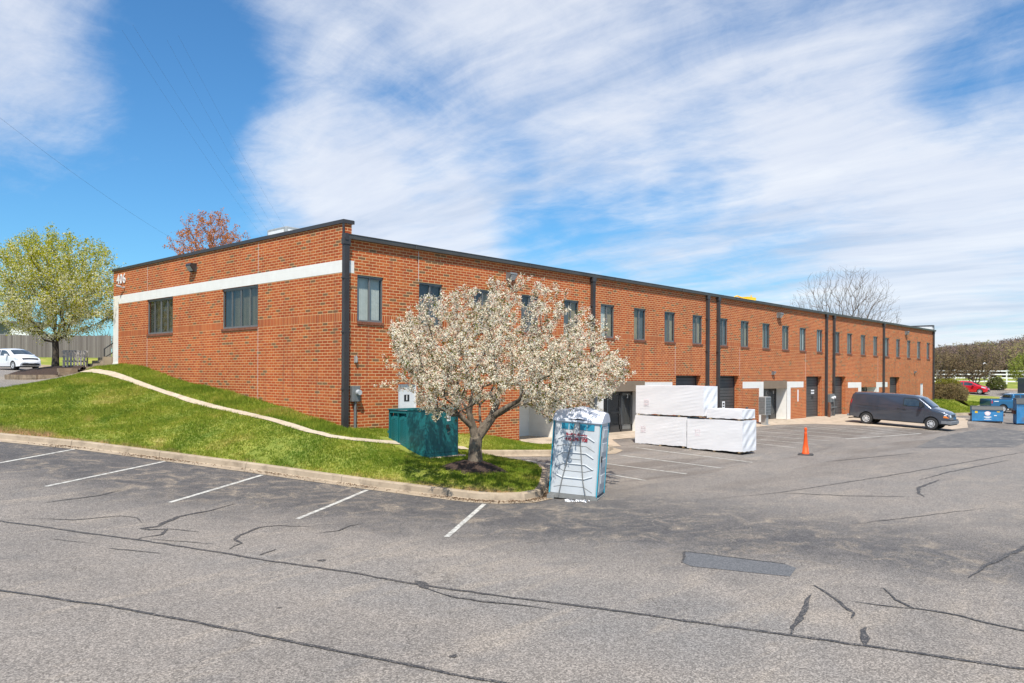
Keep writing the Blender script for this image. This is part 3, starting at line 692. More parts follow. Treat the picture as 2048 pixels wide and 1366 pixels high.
# concrete aprons and pads
ha = lambda x, y: hlot(x, y) + 0.012
struct(sheet('sidewalk', [(8.85, 0.3), (8.9, -0.95), (10.6, -1.3), (11.2, -2.4), (12.0, -2.9), (14.0, -1.0), (20.5, -1.15), (31.0, -1.35), (31.0, 0.3)], lambda x, y: hlot(x, y) + 0.012 + 0.08 * sst(-1.1, 0, y), 0.6, 'concrete_pad'))
struct(sheet('concrete_apron', [(31.02, 0.3), (31.02, -1.35), (34.5, -2.2), (36.6, -4.2), (39.1, -8.4), (44.5, -8.6), (50, -7.3), (55.5, -6.2), (57, -4.0), (50, -3.4), (50, 0.3)], lambda x, y: hlot(x, y) + 0.012 + 0.06 * sst(-1.1, 0, y), 0.9, 'concrete_pad'))
mb = MB(); mb.add([(-3.18, -14.75, 0), (-2.85, -16.45, 0), (-3.0, -16.7, 0), (-3.6, -16.85, 0), (-4.08, -15.4, 0), (-3.95, -15.15, 0)], [(0, 1, 2, 3, 4, 5)])
mb.v = [(x, y, hlot(x, y) + 0.004) for x, y, z in mb.v]; struct(mb.build('asphalt_patch', 'asphalt_patch_near'))
mb = MB(); q = [(24, -11.0), (33.5, -9.6), (47, -9.5), (41, -13.5), (28, -14.2)]
struct(sheet('asphalt_patch', q, hlot, 1.5, 'asphalt_patch', 0.004))

# parking lines
LN = [((-7.55, 7.3), (-10.8, 4.9)), ((-6.62, 4.66), (-9.45, 2.85)), ((-5.18, 1.5), (-9.11, -0.65)), ((-3.95, -1.75), (-7.5, -3.83)), ((-2.85, -5.1), (-6.26, -7.19)), ((-2.0, -8.6), (-5.27, -10.8))]
LR = [((5.15, -3.4), (4.49, -8.96)), ((6.75, -4.2), (6.89, -8.97)), ((9.4, -4.6), (9.3, -8.9)), ((12.2, -3.5), (11.9, -8.8)), ((19.2, -2.4), (18.9, -7.5)), ((20.6, -2.3), (21.47, -7.43)), ((22.6, -2.3), (23.95, -7.08)), ((25.4, -2.3), (26.3, -7.1)),
      ((28.0, -2.3), (28.9, -7.2)), ((30.5, -2.1), (31.3, -7.2)), ((32.2, -2.8), (31.9, -7.4)), ((33.9, -4.0), (33.0, -7.8)), ((35.6, -4.6), (34.7, -8.2)), ((26.0, -7.15), (34.9, -8.3))]
mb = MB()
for a, b_ in LN + LR: ribbon(mb, [a, b_], hlot, 0.11, 0.005, 0.6)
for a, b_ in [((-5.2, 19.2), (-7.4, 17.3)), ((-7.0, 21.6), (-9.6, 19.0))]: ribbon(mb, [a, b_], UPL, 0.11, 0.006, 0.6)
struct(mb.build('parking_lines', 'line_paint'))
CR = [([(-14, 3.0), (-12, -1.6), (-10.88, -3.73), (-10.38, -4.75), (-9.48, -6.99), (-8.87, -9.11), (-8.65, -10.12), (-8.2, -11.59), (-7.93, -12.96), (-7.52, -14.31), (-7.03, -15.69), (-6.57, -17.27), (-6.07, -18.84), (-5.68, -20.29), (-5.2, -22.2), (-4.6, -25)], .068),
      ([(-14.5, -3.6), (-13.2, -6.4), (-12.25, -8.98), (-11.85, -9.97), (-11.47, -10.88), (-11.06, -12.19), (-10.71, -13.39), (-10.46, -14.28), (-10.14, -15.3), (-9.99, -15.94), (-9.78, -16.52), (-9.4, -18), (-8.9, -20)], .055),
      ([(-10.38, -3.81), (-9.74, -4.44), (-8.87, -4.61), (-8.71, -4.98), (-8.83, -5.51)], .035), ([(-6.42, -4.8), (-7.23, -5.19), (-7.98, -5.36), (-8.47, -5.74), (-8.74, -6.02), (-9.04, -6.02), (-8.99, -6.24), (-8.7, -6.37), (-9.0, -6.84), (-9.38, -6.85), (-9.51, -6.96)], .09),
      ([(-8.7, -6.37), (-8.36, -7.06)], .03), ([(-9.32, -7.03), (-8.81, -7.98), (-8.66, -8.25)], .03), ([(-6.49, -8.17), (-6.91, -7.54), (-7.31, -7.45), (-7.99, -7.92), (-8.24, -8.18), (-8.27, -8.52), (-8.69, -8.85)], .06),
      ([(-5.61, -8.58), (-5.92, -8.57), (-6.37, -8.86), (-6.76, -8.74)], .05), ([(-9.69, -2.46), (-8.47, -2.26), (-7.74, -1.87)], .05), ([(-10.64, -5.84), (-10.18, -6.74)], .02), ([(-10.15, -7.25), (-9.65, -8.33)], .035), ([(-8.11, -9.44), (-8.56, -9.64)], .04),
      ([(-7.80, -12.85), (-7.97, -13.3)], .16), ([(-7.97, -13.3), (-8.03, -13.93), (-7.86, -14.35), (-7.64, -14.89), (-7.5, -15.3)], .04), ([(-4.4, -17.5), (-4.94, -17.65), (-5.56, -17.81), (-6.27, -18.01)], .075),
      ([(-3.84, -17.31), (-4.06, -17.55), (-4.51, -17.93), (-4.86, -18.26), (-5.11, -18.31)], .06), ([(-5.38, -18.59), (-5.55, -18.61), (-5.78, -18.71), (-6.06, -18.8)], .085), ([(-3.29, -18.13), (-3.85, -18.45), (-4.12, -18.78), (-4.0, -19.29), (-4.14, -19.66), (-4.19, -20.04), (-4.1, -21)], .055),
      ([(-4.34, -18.04), (-4.12, -18.78)], .03), ([(-1.75, -18.91), (-0.61, -18.92), (1.23, -19.12), (4, -19.3)], .09), ([(11.36, -15.19), (8.96, -15.25), (7.9, -15.55), (7.73, -15.59), (7.02, -15.93)], .09), ([(10.89, -14.75), (13.83, -14.8), (20.59, -15.37)], .06),
      ([(4.9, -12.78), (5.74, -14.46), (6.93, -15.83)], .05), ([(13.82, -10.52), (21.41, -11.88)], .06), ([(2, -12), (5, -12.9), (12, -13.8), (30, -15.5)], .04), ([(1.5, -16), (6, -17.5)], .03)]
mb = MB(); rg = random.Random(5)
def wig(pts, s, a, rg):
    P = densify(pts, s, False); o = []
    for i, q in enumerate(P):
        k = a if 0 < i < len(P) - 1 else 0; o.append((q[0] + rg.uniform(-k, k), q[1] + rg.uniform(-k, k)))
    return o
for i, (pts, wd) in enumerate(CR):
    P = wig(pts, 0.22, 0.012 if i < 2 else 0.03, rg)
    ribbon(mb, P, hlot, wd, 0.006 + 0.0006 * (i % 5), 0.11, (lambda t: min(1, 0.25 + 3 * min(t, 1 - t))) if i > 1 else None, 0.38, rg)
ribbon(mb, wig([(-3.95, -15.15), (-3.18, -14.75), (-2.85, -16.45)], .2, .02, rg), hlot, .04, .0075, .15, None, .4, rg)
struct(mb.build('crack_sealant', 'crack_seal'))
# pot-hole tar dots
mb = MB()
for x, y, r_ in [(-8.02, -10.72, .075), (-9.95, -12.6, .03), (-9.6, -15.6, .05)]:
    mb.add([(x + r_ * (1 + .25 * math.sin(3 * a)) * math.cos(a), y + r_ * (1 + .3 * math.cos(2 * a)) * math.sin(a), hlot(x, y) + .006) for a in [2 * math.pi * i / 12 for i in range(12)]], [tuple(range(12))])
struct(mb.build('tar_spots', 'crack_seal'))

# grass blades (dense, uncountable)
def blades(name, poly, h, dens, seed, skip, hmin=.035, hmax=.10, wd=.010, dry=None):
    rg = np.random.default_rng(seed); P = np.array(poly); xs, ys = P[:, 0], P[:, 1]
    area = (xs.max() - xs.min()) * (ys.max() - ys.min()); n = int(area * dens)
    X = rg.uniform(xs.min(), xs.max(), n); Y = rg.uniform(ys.min(), ys.max(), n)
    keep = np.zeros(n, bool); j = len(P) - 1
    for i in range(len(P)):
        xi, yi = P[i]; xj, yj = P[j]
        cnd = ((yi > Y) != (yj > Y)) & (X < (xj - xi) * (Y - yi) / ((yj - yi) if yj != yi else 1e-9) + xi); keep ^= cnd; j = i
    for sk in skip: keep &= ~sk(X, Y)
    X, Y = X[keep], Y[keep]
    # height field on a lattice, bilinear
    s = 0.4; gx = np.arange(xs.min() - s, xs.max() + 2 * s, s); gy = np.arange(ys.min() - s, ys.max() + 2 * s, s)
    H = np.array([[h(a, b_) for b_ in gy] for a in gx])
    fx = (X - gx[0]) / s; fy = (Y - gy[0]) / s; ix = fx.astype(int); iy = fy.astype(int); fx -= ix; fy -= iy
    Z = H[ix, iy] * (1 - fx) * (1 - fy) + H[ix + 1, iy] * fx * (1 - fy) + H[ix, iy + 1] * (1 - fx) * fy + H[ix + 1, iy + 1] * fx * fy
    patch = 0.5 + 0.5 * np.sin(X * 1.7 + 1.3 * np.sin(Y * 1.1)) * np.sin(Y * 1.9 + 1.1 * np.sin(X * 0.8))
    T = 3; V = np.zeros((len(X), T, 3, 3)); tint = np.zeros((len(X), T))
    hs = rg.uniform(hmin, hmax, len(X)) * (0.55 + 0.75 * patch)
    nearwall = (X > -1.3) & (X < 0) & (Y > -0.5); hs = np.where(nearwall, hs * 1.5, hs)
    for t in range(T):
        a = rg.uniform(0, 2 * np.pi, len(X)); dx_ = np.cos(a) * wd; dy_ = np.sin(a) * wd
        ox = rg.normal(0, .018, len(X)); oy = rg.normal(0, .018, len(X)); hh = hs * rg.uniform(.6, 1.1, len(X))
        V[:, t, 0] = np.stack([X + ox - dx_, Y + oy - dy_, Z - .01], 1); V[:, t, 1] = np.stack([X + ox + dx_, Y + oy + dy_, Z - .01], 1)
        V[:, t, 2] = np.stack([X + ox + rg.normal(0, .35, len(X)) * hh, Y + oy + rg.normal(0, .35, len(X)) * hh, Z + hh], 1)
        tint[:, t] = rg.uniform(0, .88, len(X))
    if dry is not None:
        dm = dry(X, Y) > rg.uniform(0, 1, len(X)); tint[dm] = rg.uniform(.9, 1, (dm.sum(), T))
    F = np.arange(len(X) * T * 3).reshape(-1, 3)
    o = rawmesh(name, V.reshape(-1, 3), F, 'grass_blade', tint=tint.reshape(-1))
    return o
def dist_poly(X, Y, path):
    dm = np.full(X.shape, 1e9)
    for (ax, ay), (bx, by) in zip(path[:-1], path[1:]):
        t = np.clip(((X - ax) * (bx - ax) + (Y - ay) * (by - ay)) / ((bx - ax) ** 2 + (by - ay) ** 2), 0, 1)
        dm = np.minimum(dm, np.hypot(X - ax - t * (bx - ax), Y - ay - t * (by - ay)))
    return dm
TREE = (0.45, -5.80); TRF = (1.15, -2.85)
skips = [lambda X, Y: dist_poly(X, Y, PATH) < .15 + .12 * np.clip((Y - 9) / 8, 0, 1), lambda X, Y: dist_poly(X, Y, KERB) < .20, lambda X, Y: dist_poly(X, Y, KERB_B) < .20,
         lambda X, Y: np.hypot((X - TREE[0]), (Y - TREE[1])) < .78 + .12 * np.sin(5 * np.arctan2(Y - TREE[1], X - TREE[0])), lambda X, Y: (X > TRF[0] - .45) & (X < TRF[0] + 1.7) & (Y > TRF[1] - .15) & (Y < TRF[1] + 1.98)]
def dryf(X, Y):
    k = dist_poly(X, Y, KERB); return np.clip(.75 - k * .9, 0, .7) * (0.5 + .5 * np.sin(X * 2.3 + Y * 1.7)) + .03
g = blades('grass', LAWN, hlawn, 620, 7, skips, dry=dryf)
tag(g, 'green and yellowish lawn grass on the slope left of the brick building', 'grass', kind='stuff')
g = blades('grass', [(50, -3.2), (57, -3.8), (61.3, -4.6), (64, -5.2), (66, -5.2), (67.6, -4.4), (69.5, -3.1), (73, -2.5), (78, -2.3), (84, -3.0), (80, 2), (69.6, 2), (69.45, 0), (50, 0)], hbank, 90, 8, [lambda X, Y: np.hypot((X - 72.9) / 2.9, (Y + .4) / 2.1) < 1], .06, .16, .03)
tag(g, 'bright green grass on the bank at the far right end of the building', 'grass', kind='stuff')

# ---------------------------------------------------------------- the brick building
BLD = empty('brick_building', (0, 0, 0), 0, 'long two-storey red brick industrial building with white band, brown downspouts and the number 406', 'building')
WIN = [(0.56, 1.67), (3.30, 4.45), (6.10, 7.20), (8.88, 9.99), (11.70, 12.80), (14.45, 15.57), (17.22, 18.30), (20.05, 21.12), (22.92, 24.02), (25.97, 26.98), (28.62, 29.72), (31.55, 32.66), (34.47, 35.58), (37.29, 38.39), (40.24, 41.34), (43.64, 44.70), (46.16, 47.25), (49.15, 50.26), (52.05, 53.16), (54.98, 56.06), (57.95, 59.07), (61.02, 62.10), (64.07, 65.17), (67.12, 68.24)]
ZS, ZH, ZT, ZP = 4.61, 6.19, 7.44, 7.96
OHD = [(21.21, 23.87), (25.9, 28.39), (38.45, 41.19), (43.40, 45.86), (56.26, 58.96)]
REC = [(8.80, 11.9, 2.45, 2.2), (14.70, 18.22, 2.56, .79), (31.74, 35.26, 2.56, .79), (49.28, 52.80, 2.03, .79)]
LBLD, WBLD = 69.45, 19.35
def wall_openings(mb, P, u0, u1, z0, z1, ops):
    """P(u, n, z) -> world; ops: (u0,u1,z0,z1,depth)"""
    us = sorted(set([u0, u1] + [o[0] for o in ops] + [o[1] for o in ops] + list(np.arange(math.ceil(u0), u1, 6.0)))); zs = sorted(set([z0, z1] + [o[2] for o in ops] + [o[3] for o in ops]))
    for a, b_ in zip(us[:-1], us[1:]):
        for c, d_ in zip(zs[:-1], zs[1:]):
            um, zm = (a + b_) / 2, (c + d_) / 2
            if any(o[0] < um < o[1] and o[2] < zm < o[3] for o in ops): continue
            mb.add([P(a, 0, c), P(b_, 0, c), P(b_, 0, d_), P(a, 0, d_)], [(0, 1, 2, 3)])
    for (a, b_, c, d_, dp) in ops:
        mb.add([P(a, 0, c), P(a, dp, c), P(a, dp, d_), P(a, 0, d_)], [(0, 1, 2, 3)])
        mb.add([P(b_, dp, c), P(b_, 0, c), P(b_, 0, d_), P(b_, dp, d_)], [(0, 1, 2, 3)])
        mb.add([P(a, 0, d_), P(a, dp, d_), P(b_, dp, d_), P(b_, 0, d_)], [(0, 1, 2, 3)])
        if c > 0.2: mb.add([P(a, 0, c), P(b_, 0, c), P(b_, dp, c), P(a, dp, c)], [(0, 1, 2, 3)])
PR = lambda u, n, z: (u, n, z)              # long front, facing -Y
PL = lambda u, n, z: (n, WBLD - u, z)       # end wall, facing -X; u runs left to right as seen
mb = MB()
ops = [(a, b_, ZS, ZH, .15) for a, b_ in WIN] + [(a, b_, -0.6, 2.85, .32) for a, b_ in OHD] + [(a, b_, -0.6, h_, .02) for a, b_, h_, d_ in REC] + [(2.36, 3.22, .45, 2.47, .10), (65.17, 65.98, .25, 2.27, .10)]
wall_openings(mb, PR, 0, LBLD, -0.6, ZT - .02, ops)
LW = [(WBLD - 15.40, WBLD - 12.72), (WBLD - 8.28, WBLD - 5.48)]
wall_openings(mb, PL, 0, WBLD, -0.6, ZP - .1, [(a, b_, ZS, ZH + .02, .15) for a, b_ in LW])
# parapets of both ends, back and far walls
mb.add([(0, 0, ZT - .02), (.32, 0, ZT - .02), (.32, 0, ZP - .1), (0, 0, ZP - .1)], [(0, 1, 2, 3)])
mb.add([(0.01, WBLD, -.6), (LBLD, WBLD, -.6), (LBLD, WBLD, ZT - .02), (0.01, WBLD, ZT - .02)], [(0, 3, 2, 1)])
mb.add([(LBLD, 0, -.6), (LBLD, WBLD, -.6), (LBLD, WBLD, ZP - .1), (LBLD, 0, ZP - .1)], [(0, 1, 2, 3)])
mb.add([(0, WBLD, ZT - .3), (.32, WBLD, ZT - .3), (.32, WBLD, ZP - .1), (0, WBLD, ZP - .1)], [(0, 3, 2, 1)])
wall = mb.build('wall', 'brick', BLD)
# inner (roof) side of the end parapets + roof
mb = MB()
mb.add([(.05, .02, ZT - .06), (LBLD - .05, .02, ZT - .06), (LBLD - .05, WBLD - .02, ZT - .02), (.05, WBLD - .02, ZT - .02)], [(0, 1, 2, 3)])
mb.box(.30, .33, .06, WBLD, ZT - .05, ZP - .11); mb.box(LBLD - .33, LBLD - .30, .06, WBLD, ZT - .05, ZP - .11); mb.box(LBLD - .30, LBLD - .02, .01, .05, ZT - .02, ZP - .11)
mb.build('roof', 'roof_membrane', BLD)
mb = MB()
mb.box(-.06, .40, -.05, WBLD + .06, ZP - .11, ZP + .005); mb.box(-.045, .385, -.035, WBLD + .045, ZP + .005, ZP + .02)
mb.build('coping', 'bronze', BLD)
mb = MB(); mb.box(LBLD - .36, LBLD + .06, -.05, WBLD + .05, ZP - .11, ZP + .005); mb.box(LBLD - .05, LBLD + .03, -.06, -.02, ZT, ZP - .11); mb.build('coping', 'bronze', BLD)
# gutter along the eave, with end cap and drip
prof = [(0.0, -.10), (-.05, -.105), (-.15, -.10), (-.165, -.02), (-.165, .02), (-.185, .035), (-.185, .05), (-.15, .05), (-.15, .035), (-.02, .03), (0.0, .045)]
mb = MB(); vs = [(-.02, y_, ZT + z_) for y_, z_ in prof] + [(LBLD + .25, y_, ZT + z_) for y_, z_ in prof]; k = len(prof)
mb.add(vs, [(i, (i + 1) % k, k + (i + 1) % k, k + i) for i in range(k)] + [tuple(range(k)), tuple(range(2 * k - 1, k - 1, -1))])
for i in range(11): mb.box(6.2 * i + 3.0, 6.2 * i + 3.03, -.192, 0, ZT - .11, ZT + .055)
mb.build('gutter', 'bronze_light', BLD)
mb = MB(); mb.box(-.045, .0, -.045, .02, ZT - .1, ZP - .1); mb.box(-.06, .06, -.19, .02, ZT - .16, ZT + .06); mb.build('gutter_end_box', 'bronze', BLD)

# downspouts
def downspout(u, zb, wd=.20):
    mb = MB(); a, b_ = u - wd / 2, u + wd / 2
    mb.box(a, b_, -.150, -.012, zb, ZT - .10)
    for g_ in (.27, .5, .73): mb.box(a + wd * g_ - .006, a + wd * g_ + .006, -.156, -.150, zb, ZT - .10)
    mb.box(a - .03, b_ + .03, -.17, -.004, ZT - .30, ZT - .101)
    for zc in (2.3, 4.2, 6.0): mb.box(a - .035, b_ + .035, -.155, -.006, zc, zc + .04)
    mb.build('downspout', 'bronze', BLD)
for u, zb in [(0.03, 1.0), (13.74, -.05), (24.46, -.05), (25.70, -.05), (41.86, -.05), (43.30, -.05), (54.43, -.05), (69.2, .55)]: downspout(u, zb, .205 if u < 1 else .21)

# white painted band, column and door surrounds: proud of the brick
mb = MB()
mb.box(-.006, .02, -.006, WBLD + .003, 6.22, 6.63); mb.box(-.006, .02, WBLD - .62, WBLD + .003, 3.30, 6.22); mb.box(.02, .42, -.006, .02, 6.22, 6.63); mb.box(-.035, .02, WBLD - .62, WBLD + .03, 3.0, 3.30)
mb.build('white_band', 'white_block', BLD)
def surround(parts):
    for k in (0, 2):
        mb = MB()
        for a, b_, c, d_ in parts[k:k + 2]: mb.box(a, b_, -.006, .02, c, d_)
        mb.build('white_surround', 'white_block', BLD)
surround([(14.08, 14.70, -.2, 2.10), (11.95, 14.70, 2.10, 2.50), (18.22, 18.82, -.2, 2.10), (18.22, 20.85, 2.10, 2.50)])
surround([(31.12, 31.74, -.2, 2.10), (28.90, 31.74, 2.10, 2.50), (35.26, 35.84, -.2, 2.10), (35.26, 37.96, 2.10, 2.50)])
surround([(48.62, 49.28, -.2, 2.0), (46.38, 49.28, 2.0, 2.42), (52.80, 53.45, -.2, 2.0), (52.80, 55.65, 2.0, 2.42)])
# control joints
for P_, u, z0_, z1_ in [(PR, 3.27, 6.2, 7.3), (PR, 3.27, 2.5, 4.55), (PR, 21.12, 2.87, 4.6), (PR, 28.5, 2.87, 4.55), (PR, 38.3, 2.6, 4.5), (PR, 53.2, 2.45, 4.6), (PL, WBLD - 5.47, 6.64, 7.8), (PL, WBLD - 5.47, 1.6, 4.58), (PL, WBLD - 15.38, 2.9, 4.58), (PL, WBLD - 15.38, 6.64, 7.8)]:
    mb = MB(); a = Vector(P_(u - .006, 0, z0_)); c = Vector(P_(u + .006, -.003, z1_)); mb.box(min(a.x, c.x), max(a.x, c.x) + (.001), min(a.y, c.y), max(a.y, c.y) + .001, z0_, z1_)
    mb.build('control_joint', 'white_paint', BLD)

# windows: frame > pane, blind, sill ; local x right, z up, -y outward, origin at the sill's left end on the wall plane
def window(M, wd, ht, sashes, bl, fr='frame_grey', slats=14, bright=None):
    q = MB(); d0, d1 = .055, .11; t = .045
    q.box(0, wd, d0, d1, 0, t, 0, M); q.box(0, wd, d0 - .01, d1, ht - t * 1.6, ht, 0, M); q.box(0, t, d0, d1, t, ht - t * 1.6, 0, M); q.box(wd - t, wd, d0, d1, t, ht - t * 1.6, 0, M)
    for i in range(1, sashes):
        xm = wd * i / sashes; k = .032 if sashes == 2 else (.03 if i == 2 else .016); q.box(xm - k, xm + k, d0 + .005, d1, t, ht - t * 1.6, 0, M)
    for i in range(sashes):
        a, b_ = wd * i / sashes + .03, wd * (i + 1) / sashes - .03
        if i % 2 == 1 or sashes == 4:
            q.box(a, b_, d0 + .012, d1 - .01, t, t + .03, 0, M); q.box(a, b_, d0 + .012, d1 - .01, ht - t * 1.6 - .03, ht - t * 1.6, 0, M)
    f = q.build('window', fr, BLD)
    q = MB(); q.add([(.03, .085, .03), (wd - .03, .085, .03), (wd - .03, .085, ht - .05), (.03, .085, ht - .05)], [(0, 1, 2, 3)], 0, M); q.build('pane', 'glass', f)
    q = MB(); n_ = slats
    for i in range(n_):
        a = .05 + (wd - .1) * i / n_; b_ = .05 + (wd - .1) * (i + .93) / n_; dz_ = .010
        mi = 0
        fr_ = (i + .5) / n_
        if bl[min(len(bl) - 1, int(fr_ * len(bl)))] is None: continue
        mi = int(bl[min(len(bl) - 1, int(fr_ * len(bl)))])
        q.add([M @ Vector((a, .19 + dz_, .06)), M @ Vector((b_, .19 - dz_, .06)), M @ Vector((b_, .19 - dz_, ht - .08)), M @ Vector((a, .19 + dz_, ht - .08))], [(0, 1, 2, 3)], mi)
    q.build('blind', ['blind_light', 'blind_beige', 'blind_dark'], f)
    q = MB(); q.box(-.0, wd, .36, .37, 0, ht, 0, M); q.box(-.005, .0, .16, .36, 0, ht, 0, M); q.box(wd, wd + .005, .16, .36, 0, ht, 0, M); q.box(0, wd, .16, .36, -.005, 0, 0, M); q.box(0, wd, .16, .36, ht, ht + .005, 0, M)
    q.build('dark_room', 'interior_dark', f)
    q = MB(); k = int(wd / .1); 
    for i in range(k): q.box(-.01 + (wd + .02) * i / k + .004, -.01 + (wd + .02) * (i + 1) / k - .004, -.035, .10, -.10, -.004, 0, M)
    q.build('sill', 'sill_brick', f)
BLS = [[0, 0], [2, 2], [2, 1], [2, 2], [2, 1], [0, 1], [1, 2], [2, 1], [2, 1], [2, 2], [2, 1], [1, 2], [2, 1], [2, 0], [2, 0], [0, 2], [2, 1], [2, 1], [2, 1], [2, 0], [2, 2], [2, 0], [2, 0], [2, 2]]
for i, (a, b_) in enumerate(WIN):
    window(frame(a, 0, ZS, 0), b_ - a, ZH - ZS, 2, BLS[i], slats=14 if i < 14 else 8)
for i, (a, b_) in enumerate(LW):
    window(frame(0, WBLD - a, ZS, R(-90)), b_ - a, ZH - ZS + .02, 4, [2, 1, 1, 1] if i == 0 else [2, 1, 1, 1], slats=28)

# overhead doors
for i, (a, b_) in enumerate(OHD):
    f = MB(); f.box(a, a + .10, .27, .36, -.1, 2.85); f.box(b_ - .10, b_, .27, .36, -.1, 2.85); f.box(a, b_, .27, .36, 2.78, 2.85)
    fo = f.build('overhead_door_frame', 'bronze', BLD)
    q = MB(); n_ = 5; hp = 2.80 / n_
    for k in range(n_):
        z0_ = -.05 + hp * k
        for r_ in range(3):
            c0 = z0_ + hp * (r_ / 3) + .012; c1 = z0_ + hp * ((r_ + 1) / 3) - (.006 if r_ < 2 else .014)
            q.box(a + .1, b_ - .1, .302 if r_ != 1 else .296, .35, c0, c1)
    q.build('overhead_door', 'door_panel', fo)
    q = MB(); q.box(a + .1, b_ - .1, .34, .37, -.1, 2.8); q.build('door_backing', 'interior_dark', fo)
    if i == 1:
        q = MB(); q.box(a + 1.0, a + 1.32, .285, .295, .95, 1.35); s_ = q.build('door_sign', 'white_sign', fo)
        q = MB(); q.box(a + 1.06, a + 1.26, .281, .2849, 1.16, 1.26); q.box(a + 1.06, a + 1.26, .281, .2849, 1.03, 1.10); q.build('sign_marks', 'black_paint', s_)
    if i == 2:
        q = MB(); q.box(a + 1.55, a + 2.1, .285, .295, 1.62, 1.72); q.box(a + 1.55, a + 2.1, .285, .295, 1.80, 1.90); q.build('door_sign', 'white_sign', fo)
        q = MB(); q.box(a + 1.62, a + 1.95, .285, .295, 1.25, 1.50); q.build('door_sign', 'black_paint', fo)

# recessed entries
def entry(a, b_, hh_, dp, num, glaz, lint, dz_=0.0):
    q = MB()
    q.box(a - .12, a - .001, .021, dp + .1, -.3, hh_ + .2); q.box(b_ + .001, b_ + .12, .021, dp + .1, -.3, hh_ + .2); q.box(a - .1, b_ + .1, .021, dp + .1, hh_, hh_ + .1); q.box(a, b_, dp, dp + .12, -.3, hh_)
    rw = q.build('recess_wall', 'white_block', BLD)
    q = MB(); q.box(a, b_, .0, dp, -.2, .02); q.build('threshold_slab', 'concrete_pad', rw)
    if lint:
        q = MB(); q.box(a + .002, b_ - .002, -.008, .09, 2.06, hh_ + .01); q.build('lintel', 'lintel_tan', BLD)
    if num is None: return
    zt = 2.04; x1_ = b_ - .02; n_ = glaz; pw = 1.02; x0_ = x1_ - pw * n_
    q = MB(); y0_ = dp - .07; y1_ = dp - .005
    for k in range(n_ + 1): xm = x0_ + pw * k; q.box(max(xm - .045, x0_), min(xm + .045, x1_), y0_, y1_, .02, zt)
    q.box(x0_, x1_, y0_, y1_, zt - .09, zt); q.box(x0_, x1_, y0_, y1_, .02, .14)
    fo = q.build('entry_frame', 'frame_dark', BLD)
    for k in range(n_):
        xa, xb = x0_ + pw * k + .045, x0_ + pw * (k + 1) - .045
        solid = (n_ == 2 and k == 0)
        q = MB()
        q.box(xa, xa + .09, y0_ + .01, y1_ - .005, .14, zt - .09); q.box(xb - .09, xb, y0_ + .01, y1_ - .005, .14, zt - .09); q.box(xa, xb, y0_ + .01, y1_ - .005, .14, .38); q.box(xa, xb, y0_ + .01, y1_ - .005, zt - .2, zt - .09)
        if k == n_ - 2 or n_ == 2 and k == 0: q.box(xa, xb, y0_ + .01, y1_ - .005, .95, 1.05)
        dr = q.build('entry_door' if k == n_ - 2 else 'side_light', 'frame_grey' if k % 2 == 0 else 'frame_dark', fo)
        q = MB(); q.add([(xa + .09, y0_ + .03, .38), (xb - .09, y0_ + .03, .38), (xb - .09, y0_ + .03, zt - .2), (xa + .09, y0_ + .03, zt - .2)], [(0, 1, 2, 3)]); q.build('pane', 'glass', dr)
        q = MB(); q.box(xa + .02, xb - .02, y1_ - .004, y1_ - .001, .2, zt - .12); q.build('dark_room', 'interior_dark', dr)
        if k == n_ - 2:
            q = MB(); q.tube([(xb - .12, y0_ - .01, .85), (xb - .12, y0_ - .06, .9), (xb - .12, y0_ - .06, 1.2), (xb - .12, y0_ - .01, 1.25)], .012); q.build('handle', 'galvanized', dr)
    text_obj(num, .26, frame((x1_ - .45), y0_ - .002, 1.78, 0) @ XZ, 'white_sign', 'unit_number', fo, .006, .006)
entry(*REC[0], None, 0, False)
entry(*REC[1], '3', 3, True); entry(*REC[2], '5', 2, True); entry(*REC[3], '7', 2, False)
# steel doors 1 and 9
def steel_door(a, b_, z0_, z1_, num):
    q = MB(); q.box(a, a + .05, .02, .1, z0_, z1_); q.box(b_ - .05, b_, .02, .1, z0_, z1_); q.box(a + .05, b_ - .05, .02, .1, z1_ - .05, z1_)
    f = q.build('door_frame', 'white_paint', BLD)
    q = MB(); q.box(a + .05, b_ - .05, .05, .09, z0_, z1_ - .05); d_ = q.build('door', 'white_paint', f)
    q = MB(); q.cyl((b_ - .13, .05, z0_ + 1.0), (b_ - .13, .0, z0_ + 1.0), .02); q.cyl((b_ - .13, .01, z0_ + 1.0), (b_ - .23, .01, z0_ + 1.0), .012); q.build('handle', 'galvanized', d_)
    if num:
        q = MB(); q.box(a + .31, a + .55, .044, .05, z1_ - .62, z1_ - .38); s_ = q.build('number_plate', 'black_paint', d_)
        text_obj(num, .24, frame(a + .43, .042, z1_ - .5, 0) @ XZ, 'white_sign', 'unit_number', s_, .004, .008)
steel_door(2.36, 3.22, .45, 2.47, '1'); steel_door(65.17, 65.98, .25, 2.27, None)

# number 406 on the end wall
q = text_mb('406', .66, .02, .004, 1.14); M4 = frame(-.030, 18.36, 7.40, R(-90)) @ XZ
t4 = MB(); t4.add(q.v, q.f, 0, M4); t4.build('house_number', 'white_sign', BLD)
# security camera under the number
q = MB(); M_ = frame(0, 18.1, 6.98, R(-90)); q.cyl((.12, 0, 0), (.12, -.10, -.02), .05, .05, 10, 0, M_); q.cyl((.12, -.08, -.02), (-.05, -.16, .05), .022, .022, 8, 0, M_); q.cyl((-.02, -.13, .05), (-.20, -.26, .09), .045, .05, 10, 0, M_); q.build('security_camera', 'galvanized', BLD)
